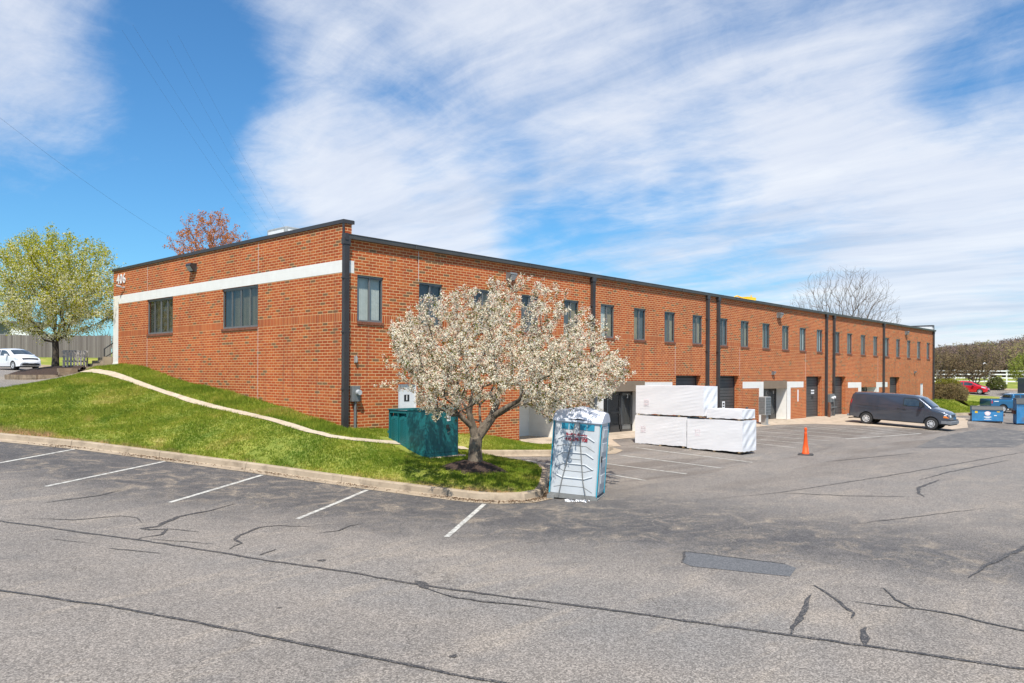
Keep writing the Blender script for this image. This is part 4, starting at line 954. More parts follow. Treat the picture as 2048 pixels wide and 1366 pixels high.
# wall pack lights
def wall_light(M, s=1.0, mt='bronze'):
    q = MB(); q.prism([(-.0, 0), (-.0, .34 * s), (-.02, .36 * s)], -.2 * s, .2 * s, 0, M @ Matrix.Rotation(R(90), 4, 'Z'))
    q = MB()
    vs = [(-.2, 0, 0), (.2, 0, 0), (.2, 0, .30), (-.2, 0, .30), (-.18, -.10, .0), (.18, -.10, .0), (.19, -.26, .22), (-.19, -.26, .22), (.2, -.22, .30), (-.2, -.22, .30)]
    vs = [tuple(c * s for c in v) for v in vs]
    q.add(vs, [(0, 1, 5, 4), (0, 4, 7, 9, 3), (1, 2, 8, 6, 5), (3, 9, 8, 2), (7, 6, 8, 9), (0, 3, 2, 1)], 0, M)
    f = q.build('wall_light', mt, BLD)
    q = MB(); q.add([tuple(c * s for c in v) for v in [(-.165, -.125, .018), (.165, -.125, .018), (.172, -.258, .20), (-.172, -.258, .20)]], [(0, 1, 2, 3)], 0, M); q.build('lens', 'lamp_glass', f)
wall_light(frame(0, 10.70, 7.12, R(-90)), 1.15)
wall_light(frame(8.15, 0, 6.68, 0), 1.05, 'grey_metal'); wall_light(frame(33.84, 0, 6.62, 0), 1.15, 'grey_metal'); wall_light(frame(60.58, 0, 6.65, 0), 1.1, 'grey_metal'); wall_light(frame(33.05, 0, 2.94, 0), .75, 'grey_metal'); wall_light(frame(63.24, 0, 3.2, 0), .7, 'grey_metal'); wall_light(frame(16.2, 0, 2.95, 0), .7, 'grey_metal')
# electric meter by the corner
q = MB(); q.bbox(.28, .60, -.16, -.01, 1.90, 2.42, .01); q.cyl((.44, -.08, 1.90), (.44, -.08, 1.0), .045, .045, 8); q.cyl((.36, -.16, 2.36), (.36, -.16, 2.42), .01)
mt_ = q.build('electric_meter', 'grey_metal', BLD)
q = MB(); q.cyl((.50, -.16, 2.20), (.50, -.27, 2.20), .10, .09, 16); q.build('meter_dial', 'lamp_glass', mt_)
q = MB(); q.cyl((.50, -.05, 3.22), (.50, -.05, 3.40), .05, .05, 10); q.cyl((.50, -.05, 3.40), (.50, -.05, 3.46), .018); q.bbox(.44, .56, -.02, -.003, 3.2, 3.42, .004); q.build('junction_box', 'galvanized', BLD)
# meter cluster between the paired downspouts
q = MB(); q.bbox(42.1, 42.75, -.28, -.01, 1.0, 1.55, .01); q.bbox(42.75, 43.05, -.24, -.01, 1.1, 1.6, .01); q.cyl((42.3, -.2, 1.0), (42.3, -.2, -.1), .05); q.cyl((42.6, -.2, 1.0), (42.6, -.2, -.1), .045); q.cyl((42.2, -.3, .62), (43.3, -.3, .62), .03); q.cyl((42.9, -.24, 1.1), (42.9, -.24, -.1), .04)
mc_ = q.build('meter_cluster', 'grey_metal', BLD)
q = MB(); q.cyl((42.45, -.28, 1.3), (42.45, -.40, 1.3), .09, .09, 12); q.cyl((42.9, -.24, 1.35), (42.9, -.36, 1.35), .09, .09, 12); q.build('meter_dial', 'white_sign', mc_)
q = MB(); q.box(36.95, 37.12, -.012, -.004, 1.15, 1.95); q.build('wall_notice', 'white_sign', BLD)
q = MB(); q.bbox(62.7, 63.1, -.3, -.01, .75, 1.15, .01); q.build('utility_box', 'galvanized', BLD)

def thing_mesh(q, name, mats, label, cat, loc=(0, 0, 0), rz=0, group=None, smooth=None):
    o = q.build(name, mats, None, smooth); o.location = loc; o.rotation_euler = (0, 0, rz); return tag(o, label, cat, group)
# bollards
for (x, y, lb) in [(41.55, -.42, 'brown steel bollard left of the grey meter boxes between two overhead doors'), (46.25, -.42, 'brown steel bollard beside the rear bumper of the charcoal van'), (28.75, -.35, 'short brown steel bollard left of the grey mailbox cabinet')]:
    q = MB(); q.lathe([(.085, 0), (.085, 1.0), (.075, 1.05), (.04, 1.08), (0.001, 1.085)], 14); q.lathe([(.13, 0), (.13, .02), (.085, .025)], 14)
    thing_mesh(q, 'bollard', 'rust' if x > 40 else 'bronze', lb, 'bollard', (x, y, hlot(x, y) + .01), 0, 'bollards in front of the overhead doors', 40)

# rooftop and parapet things
t = empty('rooftop_unit', (3.4, 8.4, ZT), 0, 'pale grey air conditioning unit peeking above the end parapet', 'air conditioner')
q = MB(); q.bbox(-.9, .9, -.75, .75, .25, 1.62, .03); q.build('casing', 'galvanized', t)
q = MB(); q.box(-.8, .8, -.78, -.752, .75, 1.5); q.box(-.93, -.902, -.6, .6, .75, 1.5); q.build('louvre', 'white_paint', t)
q = MB(); q.box(-.85, .85, -.7, -.6, 0, .25); q.box(-.85, .85, .6, .7, 0, .25); q.build('curb', 'grey_metal', t)

# ---------------------------------------------------------------- green transformer
tz = hup(TRF[0] + .6, TRF[1] + .2) - .02
TR = empty('transformer', (TRF[0], TRF[1], tz), 0, 'dark teal green pad-mounted electrical transformer with cooling fins under the blossoming tree', 'transformer')
q = MB(); q.bbox(0, 1.45, 0, .92, .02, 1.52, .012); q.build('cabinet', 'green_paint', TR)
q = MB(); q.bbox(.16, 1.40, .92, 1.82, .10, 1.40, .012); q.build('tank', 'green_paint', TR)
q = MB(); q.add([(-.03, -.02, 1.525), (1.48, -.02, 1.525), (1.48, 1.90, 1.50), (-.03, 1.90, 1.50), (-.03, -.02, 1.56), (1.48, -.02, 1.56), (1.48, .4, 1.61), (-.03, .4, 1.61), (1.48, 1.90, 1.53), (-.03, 1.90, 1.53)], [(0, 3, 2, 1), (0, 1, 5, 4), (4, 5, 6, 7), (7, 6, 8, 9), (3, 9, 8, 2), (0, 4, 7, 9, 3), (1, 2, 8, 6, 5)])
q.box(-.0, .02, .94, 1.86, 1.40, 1.50); q.build('lid', 'green_paint', TR)
q = MB(); q.box(.0, .16, 1.82, 1.86, .25, 1.5); q.box(.0, .16, .921, .95, .25, 1.5); q.box(.0, .16, 1.375, 1.395, .30, 1.4); q.build('side_panel', 'green_paint', TR)
for k, y0_ in enumerate((.96, 1.40)):
    q = MB(); pts = []
    yc = y0_ + .20; rr = .185
    pts = [(yc + rr * math.cos(a) * 1.0, 1.20 + rr * math.sin(a) * .55) for a in np.linspace(0, math.pi, 9)] + [(yc + rr * math.cos(a), .36 + rr * math.sin(a) * .55) for a in np.linspace(math.pi, 2 * math.pi, 9)]
    n_ = len(pts); q.add([(.03, a, b_) for a, b_ in pts] + [(.12, a, b_) for a, b_ in pts], [tuple(range(n_)), tuple(range(2 * n_ - 1, n_ - 1, -1))] + [(i, n_ + i, n_ + (i + 1) % n_, (i + 1) % n_) for i in range(n_)])
    fn = q.build('cooling_fin', 'green_paint', TR)
    q = MB()
    for j in range(14):
        z_ = .42 + j * .056
        q.cyl((.026, yc - .15, z_), (.026, yc, z_ + .05), .009, .009, 4); q.cyl((.026, yc, z_ + .05), (.026, yc + .15, z_), .009, .009, 4)
    q.cyl((.03, yc, 1.23), (.015, yc, 1.23), .045, .045, 12); q.build('chevron_ridges', 'green_paint', fn)
q = MB(); q.box(-.06, .10, 1.80, 1.98, .22, .36); q.box(-.02, .02, 1.86, 1.90, .72, .80); q.build('bracket', 'green_paint', TR)
q = MB(); q.box(.15, 1.42, 1.0, 1.84, 0, .10); q.build('base_frame', 'black_paint', TR)
q = MB(); q.box(.845, .855, -.006, 0, .05, 1.5); q.box(.0, 1.45, -.004, .0, .14, .15); q.build('door_seam', 'green_dark', TR)
q = MB(); q.tube([(.90, -.02, .95), (1.00, -.04, .95), (1.02, -.04, .82), (.93, -.02, .78)], .014); q.bbox(.88, .98, -.05, -.002, .92, 1.04, .008); q.build('handle', 'black_paint', TR)
q = MB(); q.box(.93, 1.08, -.006, -.001, 1.16, 1.34); s_ = q.build('label_plate', 'white_sign', TR)
q = MB(); q.box(.95, 1.00, -.008, -.0061, 1.22, 1.28); q.box(1.02, 1.06, -.008, -.0061, 1.20, 1.30); q.build('label_marks', 'black_paint', s_)
q = MB(); q.box(1.14, 1.26, -.006, -.001, 1.30, 1.46); q.build('warning_sticker', 'yellow_machine', TR)
q = MB(); q.bbox(TRF[0] - .42, TRF[0] + 1.68, TRF[1] - .14, TRF[1] + 1.98, tz - .35, tz + .015, .02); struct(q.build('concrete_pad', 'concrete_pad'))

# ---------------------------------------------------------------- portable toilet, leaning
PT = empty('portable_toilet', (.53, -9.45, -.33), 0, 'pale grey portable toilet with teal corner strips leaning beside the kerb', 'portable toilet')
Mz = Matrix.Rotation(R(-63.7), 4, 'Z'); vax = Vector((D.x, D.y, 0))
PT.matrix_world = Matrix.Translation((.53, -9.45, -.335)) @ Matrix.Rotation(R(3.6), 4, vax) @ Mz
def P_tex(): pass
hw, hd = .61, .60
q = MB(); q.bbox(-hw + .02, hw - .02, -hd + .02, hd - .02, .16, 2.02, .03); q.build('wall_shell', 'porta_wall', PT, smooth=30)
# front panel: raised hexagonal ridges
q = MB()
for (z_, up_) in [(1.62, 0), (1.20, 0), (.92, 0), (.56, 1)]:
    z1_ = z_; dz_ = -.10 if not up_ else .07
    a = [(-.46, z1_ + dz_ * .9), (-.30, z1_), (.26, z1_), (.46, z1_ + dz_ * 1.1)]
    for (xa, za), (xb, zb) in zip(a[:-1], a[1:]): q.cyl((xa, -hd + .012, za), (xb, -hd + .012, zb), .014, .014, 6)
q.build('moulded_ridges', 'porta_wall', PT, smooth=40)
q = MB()
for (z_, dz_) in [(1.38, -.12), (1.04, None), (.74, .07), (.36, -.12)]:
    a = [(-.50, z_ - .05 if dz_ and dz_ < 0 else z_ + .10), (-.30, z_), (.26, z_), (.48, z_ + (dz_ or 0))] if dz_ else [(-.17, z_), (.14, z_)]
    for (xa, za), (xb, zb) in zip(a[:-1], a[1:]): q.cyl((xa, -hd + .018, za), (xb, -hd + .018, zb), .007, .007, 5)
q.build('panel_grooves', 'porta_grey', PT)
q = MB(); q.tube([(-.055, -hd + .01, 1.98), (-.10, -hd - .002, 1.55), (-.20, -hd - .004, 1.0), (-.30, -hd - .004, .5), (-.36, -hd - .04, .06)], .013, 6); q.tube([(.045, -hd + .01, 1.98), (.10, -hd - .002, 1.55), (.17, -hd - .004, 1.0), (.24, -hd - .004, .5), (.36, -hd - .04, .06)], .013, 6); q.build('tie_straps', 'porta_grey', PT)
q = MB()
for sx in (-1, 1):
    for ya, yb in ((-hd - .004, -hd + .05), (hd - .05, hd + .004)):
        q = MB(); q.box(sx * hw - .020 if sx > 0 else -hw - .004, sx * hw + .004 if sx > 0 else -hw + .020, ya, yb, .12, 2.0); q.build('corner_strip', 'porta_teal', PT)
q = MB()
for (a, b_) in [(-.40, -.22), (-.20, -.06), (.06, .24), (.26, .44)]: q.box(a, b_, -hd + .008, -hd + .03, 1.78, 1.93)
q.build('vent', 'porta_vent', PT)
# domed roof
q = MB(); rows = []; nx, ny = 14, 10
for i in range(nx + 1):
    for j in range(ny + 1):
        u = -1 + 2 * i / nx; v = -1 + 2 * j / ny
        hh_ = 2.02 + .30 * (1 - abs(v) ** 2.6) * (1 - .30 * u * u) + .04 * math.exp(-((u - .05) / .25) ** 2)
        q.v.append((u * (hw + .02), v * (hd + .02), hh_))
q.f = [(i * (ny + 1) + j, (i + 1) * (ny + 1) + j, (i + 1) * (ny + 1) + j + 1, i * (ny + 1) + j + 1) for i in range(nx) for j in range(ny)]
ed = [i * (ny + 1) for i in range(nx + 1)]
for side in (0, nx):   # end gables
    vs = [q.v[side * (ny + 1) + j] for j in range(ny + 1)] + [(q.v[side * (ny + 1)][0], hd + .02, 1.97), (q.v[side * (ny + 1)][0], -hd - .02, 1.97)]
    o_ = len(q.v); q.v += vs; q.f.append(tuple(range(o_, o_ + ny + 3)))
o_ = len(q.v); q.v += [(-hw - .02, -hd - .02, 1.97), (hw + .02, -hd - .02, 1.97), (hw + .02, -hd - .02, 2.02), (-hw - .02, -hd - .02, 2.02), (-hw - .02, hd + .02, 1.97), (hw + .02, hd + .02, 1.97), (hw + .02, hd + .02, 2.02), (-hw - .02, hd + .02, 2.02)]
q.f += [(o_, o_ + 1, o_ + 2, o_ + 3), (o_ + 4, o_ + 7, o_ + 6, o_ + 5), (o_, o_ + 4, o_ + 5, o_ + 1)]
q.mi = [0] * len(q.f); q.t = [.5] * len(q.f)
q.build('roof', 'porta_roof', PT, smooth=50)
q = MB(); q.cyl((.25, .35, 2.2), (.25, .35, 2.62), .045, .045, 12); q.build('vent_pipe', 'porta_grey', PT, smooth=40)
q = MB()
q.bbox(hw - .005, hw + .012, -.42, .42, .25, 1.88, .01)
for z_ in (.45, .85, 1.25, 1.6): q.bbox(hw + .012, hw + .03, -.30, .30, z_, z_ + .22, .012)
dr = q.build('door', 'porta_wall', PT, smooth=30)
q = MB(); q.bbox(hw + .012, hw + .04, -.40, -.34, 1.0, 1.15, .005); q.build('latch', 'black_paint', dr)
q = MB(); q.box(-hw + .05, hw - .05, -hd + .04, hd - .04, .05, .17); q.box(-hw - .03, -hw + .15, -hd - .06, hd + .06, -.02, .10); q.box(hw - .15, hw + .03, -hd - .06, hd + .06, -.02, .10); q.box(-hw, hw, -hd - .02, -hd + .03, .04, .15); q.build('skid_base', 'porta_grey', PT)
for txt, z_ in (("BoSh's Pottys", 1.64), ('410-679-7108', 1.53)):
    text_obj(txt, .118, frame(0, -hd + .006, z_, 0) @ XZ, 'red_text', 'lettering', PT, .006, .003, .86)
q = MB(); rg = random.Random(4)
for i in range(26):
    a = rg.uniform(-.32, .30); q.add([(a + rg.uniform(-.06, .06), rg.uniform(-.05, .05), rg.uniform(0, .07)) for _ in range(4)], [(0, 1, 2, 3)])
thing_mesh(q, 'plastic_bag', 'cloth_white', 'crumpled white plastic bag on the ground in front of the portable toilet', 'plastic bag', (-.24, -10.05, -.30), R(-63))

# ---------------------------------------------------------------- wrapped lumber packs
def pack(name, x0, x1, y0, y1, z0, z1, label, seed, skirt=True, fine=.12):
    t = empty(name, ((x0 + x1) / 2, (y0 + y1) / 2, z0), 0, label, 'wrapped pack', 'white wrapped building material packs stacked on the lot')
    X, Y, Zh = (x1 - x0) / 2, (y1 - y0) / 2, z1 - z0
    rg = random.Random(seed); ph = [rg.uniform(0, 6.3) for _ in range(8)]
    q = MB()
    def disp(x, y, z):
        return .005 * math.sin(3 * z + ph[0] + 1.3 * y) + .004 * math.sin(9 * z + 3 * y + ph[1]) * math.sin(2 * y + ph[2]) + .0035 * math.sin(43 * z + ph[3] + 5 * y + 4 * x) * (.5 + .5 * math.sin(2.3 * y + ph[4]))
    def face(fn, nu, nv):
        o_ = len(q.v)
        for i in range(nu + 1):
            for j in range(nv + 1): q.v.append(fn(i / nu, j / nv))
        for i in range(nu):
            for j in range(nv): q.f.append((o_ + i * (nv + 1) + j, o_ + (i + 1) * (nv + 1) + j, o_ + (i + 1) * (nv + 1) + j + 1, o_ + i * (nv + 1) + j + 1)); q.mi.append(0); q.t.append(.5)
    sag = lambda s_: .010 * math.sin(5 * s_ + ph[4]) + .005 * math.sin(17 * s_ + ph[5])
    def side(ax):
        def fn(u, v):
            a = -1 + 2 * u; zb = .05 + sag(a * 2) ; z_ = zb + (Zh - zb) * v; k = min(1, min(u, 1 - u) * 12, min(v, 1) * 6, (1 - v) * 8)
            dd = (disp(a, a * Y, z_) if ax != 'y-' else .012 * math.sin(9 * (z_ - 1.1 * (a + 1) * X) + ph[0]) * math.sin(5 * z_ + ph[1])) * k
            if ax == 'x-': return (-X - dd, a * Y, z_)
            if ax == 'x+': return (X + dd, a * Y, z_)
            if ax == 'y-': return (a * X, -Y - dd * 1.6, z_)
            return (a * X, Y + dd, z_)
        return fn
    ny_ = int(2 * Y / .07); nz_ = int(Zh / .045)
    face(side('x-'), ny_, nz_); face(side('x+'), 8, 4); face(side('y-'), int(2 * X / .06), nz_); face(side('y+'), 8, 4)
    face(lambda u, v: (-X + 2 * X * u, -Y + 2 * Y * v, Zh + .015 * math.sin(9 * u + ph[6]) * math.sin(7 * v + ph[7]) * min(1, 8 * min(u, 1 - u, v, 1 - v))), 16, 24)
    q.build('wrapping', 'white_wrap', t, smooth=45)
    q = MB(); k = max(2, int(2 * Y / .9) + 1)
    for i in range(k):
        yc = -Y + .15 + (2 * Y - .3) * i / (k - 1); q = MB(); q.box(-X + .01, X - .01, yc - .05, yc + .05, 0, .085); q.build('wood_bearer', 'timber', t)
    q = MB(); q.box(-X + .03, X - .03, -Y + .03, Y - .03, .075, .10); q.build('pack_bottom', 'interior_dark', t)
    return t
zl = hlot(14.0, -4.5)
def mark(t, y, z, s):
    """faded print on the wrapping: a small grid of pale red characters"""
    X = None
    q = text_mb('2CS', .16 * s, .004, 0, 1); q2 = text_mb('2BC', .16 * s, .004, 0, 1)
    M = frame(0, 0, 0, R(-90)); m_ = MB()
    m_.add(q.v, q.f, 0, Matrix.Translation((-.617, y, z + .09)) @ Matrix.Rotation(R(-90), 4, 'Z') @ XZ); m_.add(q2.v, q2.f, 0, Matrix.Translation((-.617, y, z - .07)) @ Matrix.Rotation(R(-90), 4, 'Z') @ XZ)
    m_.build('printed_mark', 'faded_print', t)
simple('faded_print', (0.74, 0.62, 0.64), 0.6, 0, 0.15, 30)
p1 = pack('lumber_pack', 13.80, 15.02, -4.93, -2.38, zl + .03, zl + 1.30, 'large white wrapped pack on the ground nearest the unit 3 door', 1); mark(p1, .85, .66, 1)
p2 = pack('lumber_pack', 13.80, 15.02, -7.46, -4.97, zl - .03, zl + 1.26, 'large white wrapped pack on the ground nearest the orange cone, small pack on top', 2); mark(p2, .75, .70, 1)
p3 = pack('lumber_pack', 13.82, 15.00, -5.72, -2.40, zl + 1.33, zl + 2.62, 'longest white wrapped pack, lying across the two packs on the ground', 3); mark(p3, 1.1, .55, 1)
p4 = pack('lumber_pack', 13.86, 14.98, -7.42, -5.85, zl + 1.28, zl + 1.70, 'small flat white wrapped pack, lowest of the pile, beside the longest pack', 4)

# ---------------------------------------------------------------- traffic cone
CN = empty('traffic_cone', (16.39, -8.95, hlot(16.39, -8.95)), R(20), 'tall orange traffic cone on a black base standing alone in the lot', 'traffic cone')
q = MB(); q.lathe([(.145, .05), (.14, .12), (.125, .14), (.115, .30), (.108, .31), (.108, .37), (.095, .38), (.055, .86), (.06, .87), (.06, .90), (.045, .92), (.05, 1.0), (.06, 1.03), (.055, 1.10), (.03, 1.12), (.001, 1.12)], 20); q.build('cone_body', 'cone_orange', CN, smooth=35)
q = MB(); q.bbox(-.30, .30, -.30, .30, 0, .05, .03); q.build('rubber_base', 'cone_base', CN)

# ---------------------------------------------------------------- cluster mailbox
MBX = empty('mailbox_cabinet', (30.0, -.9, hlot(30, -.9)), 0, 'grey cluster mailbox cabinet on a pedestal left of the unit 5 entry', 'mailbox')
q = MB(); q.bbox(-.38, .38, -.23, .23, .62, 1.72, .02); q.build('cabinet', 'galvanized', MBX)
q = MB()
for i in range(2):
    for j in range(6): q.box(-.34 + i * .35, -.02 + i * .35, -.242, -.23, .68 + j * .17, .82 + j * .17)
for j in range(3): q.box(-.395, -.38, -.18, .18, .7 + j * .34, 1.0 + j * .34)
q.build('mail_slot_doors', 'grey_metal', MBX)
q = MB(); q.box(-.16, .16, -.16, .16, .03, .62); q.box(-.25, .25, -.25, .25, 0, .03); q.build('pedestal', 'galvanized', MBX)

# ---------------------------------------------------------------- vehicles
class Body:
    """side outline (x forward, z up) given thickness W(x,z) with rounded upper edges"""
    def __init__(s, outline, W, r=.10):
        s.o = outline; s.W = W; s.r = r          # outline: (x, z, soft)
        n = len(outline); s.seg = [((outline[i][0], outline[i][1]), (outline[(i + 1) % n][0], outline[(i + 1) % n][1])) for i in range(n) if outline[i][2] and outline[(i + 1) % n][2]]
    def y(s, x, z):
        d = 9
        for (a, b_) in s.seg:
            dx_, dz_ = b_[0] - a[0], b_[1] - a[1]; L = dx_ * dx_ + dz_ * dz_ or 1e-9
            t = max(0, min(1, ((x - a[0]) * dx_ + (z - a[1]) * dz_) / L)); d = min(d, math.hypot(x - a[0] - t * dx_, z - a[1] - t * dz_))
        k = 0
        if d < s.r: k = s.r * (1 - math.sqrt(max(0, 1 - (1 - d / s.r) ** 2)))
        return s.W(x, z) - k
    def build(s, name, mt, parent, crown=.035, step=.075):
        P = [(x, z) for x, z, q in s.o]; soft = [q for x, z, q in s.o]
        D_ = []; S_ = []
        n = len(P)
        for i in range(n):
            a = Vector(P[i]); b_ = Vector(P[(i + 1) % n]); k = max(1, int((b_ - a).length / step))
            for j in range(k): D_.append(tuple(a.lerp(b_, j / k))); S_.append(soft[i] and soft[(i + 1) % n])
        m = len(D_); pts = [Vector(p_) for p_ in D_]; A = np.array(D_)
        cen = []
        for dd in (.25, .6, 1.0):       # rings following the outline for round edges
            for i in range(m):
                a = Vector(D_[i - 1]); b_ = Vector(D_[(i + 1) % m]); t = (b_ - a); t.normalize(); nn = Vector((t.y, -t.x))
                c = Vector(D_[i]) + nn * dd * s.r
                if inside(D_, c.x, c.y) and np.min(np.hypot(A[:, 0] - c.x, A[:, 1] - c.y)) > dd * s.r * .8: cen.append(c); continue
                c = Vector(D_[i]) - nn * dd * s.r
                if inside(D_, c.x, c.y) and np.min(np.hypot(A[:, 0] - c.x, A[:, 1] - c.y)) > dd * s.r * .8: cen.append(c)
        pts += cen; x = A[:, 0].min()
        while x < A[:, 0].max():
            z = A[:, 1].min()
            while z < A[:, 1].max():
                if inside(D_, x, z) and np.min(np.hypot(A[:, 0] - x, A[:, 1] - z)) > s.r * 1.1: pts.append(Vector((x, z)))
                z += step
            x += step * 1.4
        r_ = delaunay_2d_cdt(pts, [], [list(range(m))], 1, 1e-5)
        q = MB(); vs = [(v.x, v.y) for v in r_[0]]; yy = [s.y(*v) for v in vs]; k = len(vs)
        q.v = [(v[0], y_, v[1]) for v, y_ in zip(vs, yy)] + [(v[0], -y_, v[1]) for v, y_ in zip(vs, yy)]
        q.f = [tuple(f) for f in r_[2]] + [tuple(i + k for i in reversed(f)) for f in r_[2]]
        # bridge between both rims
        idx = {}
        for i, v in enumerate(vs): idx[(round(v[0], 4), round(v[1], 4))] = i
        nc = 8; cols_ = []
        cx, cz = A[:, 0].mean(), A[:, 1].mean()
        for i, p_ in enumerate(D_):
            a = Vector(D_[i - 1]); b_ = Vector(D_[(i + 1) % m]); t = (b_ - a).normalized(); nn = Vector((t.y, -t.x))
            if inside(D_, p_[0] + nn.x * .01, p_[1] + nn.y * .01): nn = -nn
            y_ = s.y(*p_); row = []
            i0 = idx.get((round(p_[0], 4), round(p_[1], 4)))
            cr = crown if S_[i] or S_[i - 1] else 0
            for j in range(1, nc):
                f = 1 - 2 * j / nc; o_ = cr * (1 - f * f); row.append(len(q.v)); q.v.append((p_[0] + nn.x * o_, y_ * f, p_[1] + nn.y * o_))
            cols_.append([i0] + row + [i0 + k if i0 is not None else None])
        for i in range(m):
            a, b_ = cols_[i], cols_[(i + 1) % m]
            for j in range(nc):
                if None in (a[j], b_[j], a[j + 1], b_[j + 1]): continue
                q.f.append((a[j], b_[j], b_[j + 1], a[j + 1]))
        q.mi = [0] * len(q.f); q.t = [.5] * len(q.f)
        return q.build(name, mt, parent, smooth=38)
    def panel(s, name, poly, mt, parent, side, off=.006, step=.12, thick=.0):
        """patch lying on the body side; side=+1/-1"""
        P = densify(poly, step); pts = [Vector(p_) for p_ in P]; A = np.array(P); n = len(P)
        x = A[:, 0].min()
        while x < A[:, 0].max():
            z = A[:, 1].min()
            while z < A[:, 1].max():
                if inside(P, x, z) and np.min(np.hypot(A[:, 0] - x, A[:, 1] - z)) > step * .5: pts.append(Vector((x, z)))
                z += step
            x += step
        r_ = delaunay_2d_cdt(pts, [], [list(range(n))], 1, 1e-5)
        q = MB(); q.v = [(v.x, side * (s.y(v.x, v.y) + off), v.y) for v in r_[0]]; q.f = [tuple(f) for f in r_[2]]; q.mi = [0] * len(q.f); q.t = [.5] * len(q.f)
        return q.build(name, mt, parent, smooth=60)
    def line(s, name, pts, mt, parent, side, wd=.012, off=.004):
        q = MB(); P = densify(pts, .12, False)
        for a, b_ in zip(P[:-1], P[1:]): q.cyl((a[0], side * (s.y(*a) + off - wd * .4), a[1]), (b_[0], side * (s.y(*b_) + off - wd * .4), b_[1]), wd / 2, wd / 2, 4)
        return q.build(name, mt, parent)
    def across(s, name, a, b_, mt, parent, inset=.10, off=.03, crown=.035, n=8, yi=None):
        """patch across the car between outline points a and b (windscreen, grille)"""
        q = MB(); t = Vector((b_[0] - a[0], b_[1] - a[1])); nn = Vector((t.y, -t.x)).normalized()
        if inside([(x, z) for x, z, _ in s.o], (a[0] + b_[0]) / 2 + nn.x * .02, (a[1] + b_[1]) / 2 + nn.y * .02): nn = -nn
        for i in range(5):
            f = i / 4; x = a[0] + t.x * f; z = a[1] + t.y * f; y_ = (s.y(x, z) - inset) if yi is None else yi
            yy = s.y(x, z)
            for j in range(n + 1):
                g_ = 1 - 2 * j / n; o_ = off + crown * (1 - (g_ * y_ / yy) ** 2); q.v.append((x + nn.x * o_, y_ * g_, z + nn.y * o_))
        q.f = [(i * (n + 1) + j, (i + 1) * (n + 1) + j, (i + 1) * (n + 1) + j + 1, i * (n + 1) + j + 1) for i in range(4) for j in range(n)]; q.mi = [0] * len(q.f); q.t = [.5] * len(q.f)
        return q.build(name, mt, parent, smooth=60)
def arch(cx, cz, r, n=10, z0=None):
    """arc points running from front to rear under the body (x decreasing)"""
    a0 = math.asin(max(-1, min(1, (z0 - cz) / r))) if z0 is not None else 0
    return [(cx + r * math.cos(a), cz + r * math.sin(a), 0) for a in np.linspace(a0, math.pi - a0, n)]
def wheel(parent, x, y, r, wd, side, spokes=5, rimr=.62):
    M = Matrix.Translation((x, y, r)) @ (Matrix.Identity(4) if side > 0 else Matrix.Rotation(math.pi, 4, 'Z'))
    q = MB(); h_ = wd / 2
    q.lathe([(r * rimr, -h_), (r * .93, -h_), (r, -h_ * .7), (r, h_ * .7), (r * .94, h_), (r * .80, h_ * 1.03), (r * rimr, h_ * .92), (r * rimr, -h_)], 24, 0, M, 'y')
    ty = q.build('tyre', 'tyre', None, smooth=40)
    q = MB(); q.lathe([(r * rimr, h_ * .9), (r * rimr * .94, h_ * .95), (r * rimr * .88, h_ * .55), (r * .2, h_ * .35), (.001, h_ * .35)], 24, 0, M, 'y')
    w_ = q.build('wheel', 'rim_dark', parent, smooth=40)
    ty.parent = w_
    q = MB(); q.lathe([(r * rimr, h_ * .86), (r * rimr * 1.0, h_ * .97), (r * rimr * .90, h_ * .97), (r * rimr * .86, h_ * .75)], 24, 0, M, 'y')
    for i in range(spokes):
        a = 2 * math.pi * i / spokes; c, s_ = math.cos(a), math.sin(a); wv = .13 if spokes < 7 else .075
        pts = [(r * .12 * c - s_ * r * wv, r * .12 * s_ + c * r * wv), (r * rimr * .92 * c - s_ * r * wv * .8, r * rimr * .92 * s_ + c * r * wv * .8), (r * rimr * .92 * c + s_ * r * wv * .8, r * rimr * .92 * s_ - c * r * wv * .8), (r * .12 * c + s_ * r * wv, r * .12 * s_ - c * r * wv)]
        q.add([(a_, h_ * .55, b_) for a_, b_ in pts] + [(a_, h_ * .85, b_) for a_, b_ in pts], [(0, 1, 2, 3), (7, 6, 5, 4), (0, 4, 5, 1), (1, 5, 6, 2), (2, 6, 7, 3), (3, 7, 4, 0)], 0, M)
    q.lathe([(r * .22, h_ * .5), (r * .20, h_ * 1.0), (.001, h_ * 1.05)], 14, 0, M, 'y')
    q.build('rim', 'rim', w_, smooth=40)
def underside(parent, x0, x1, w_, z0, z1):
    q = MB(); q.box(x0, x1, -w_, w_, z0, z1); q.build('underbody', 'black_paint', parent)

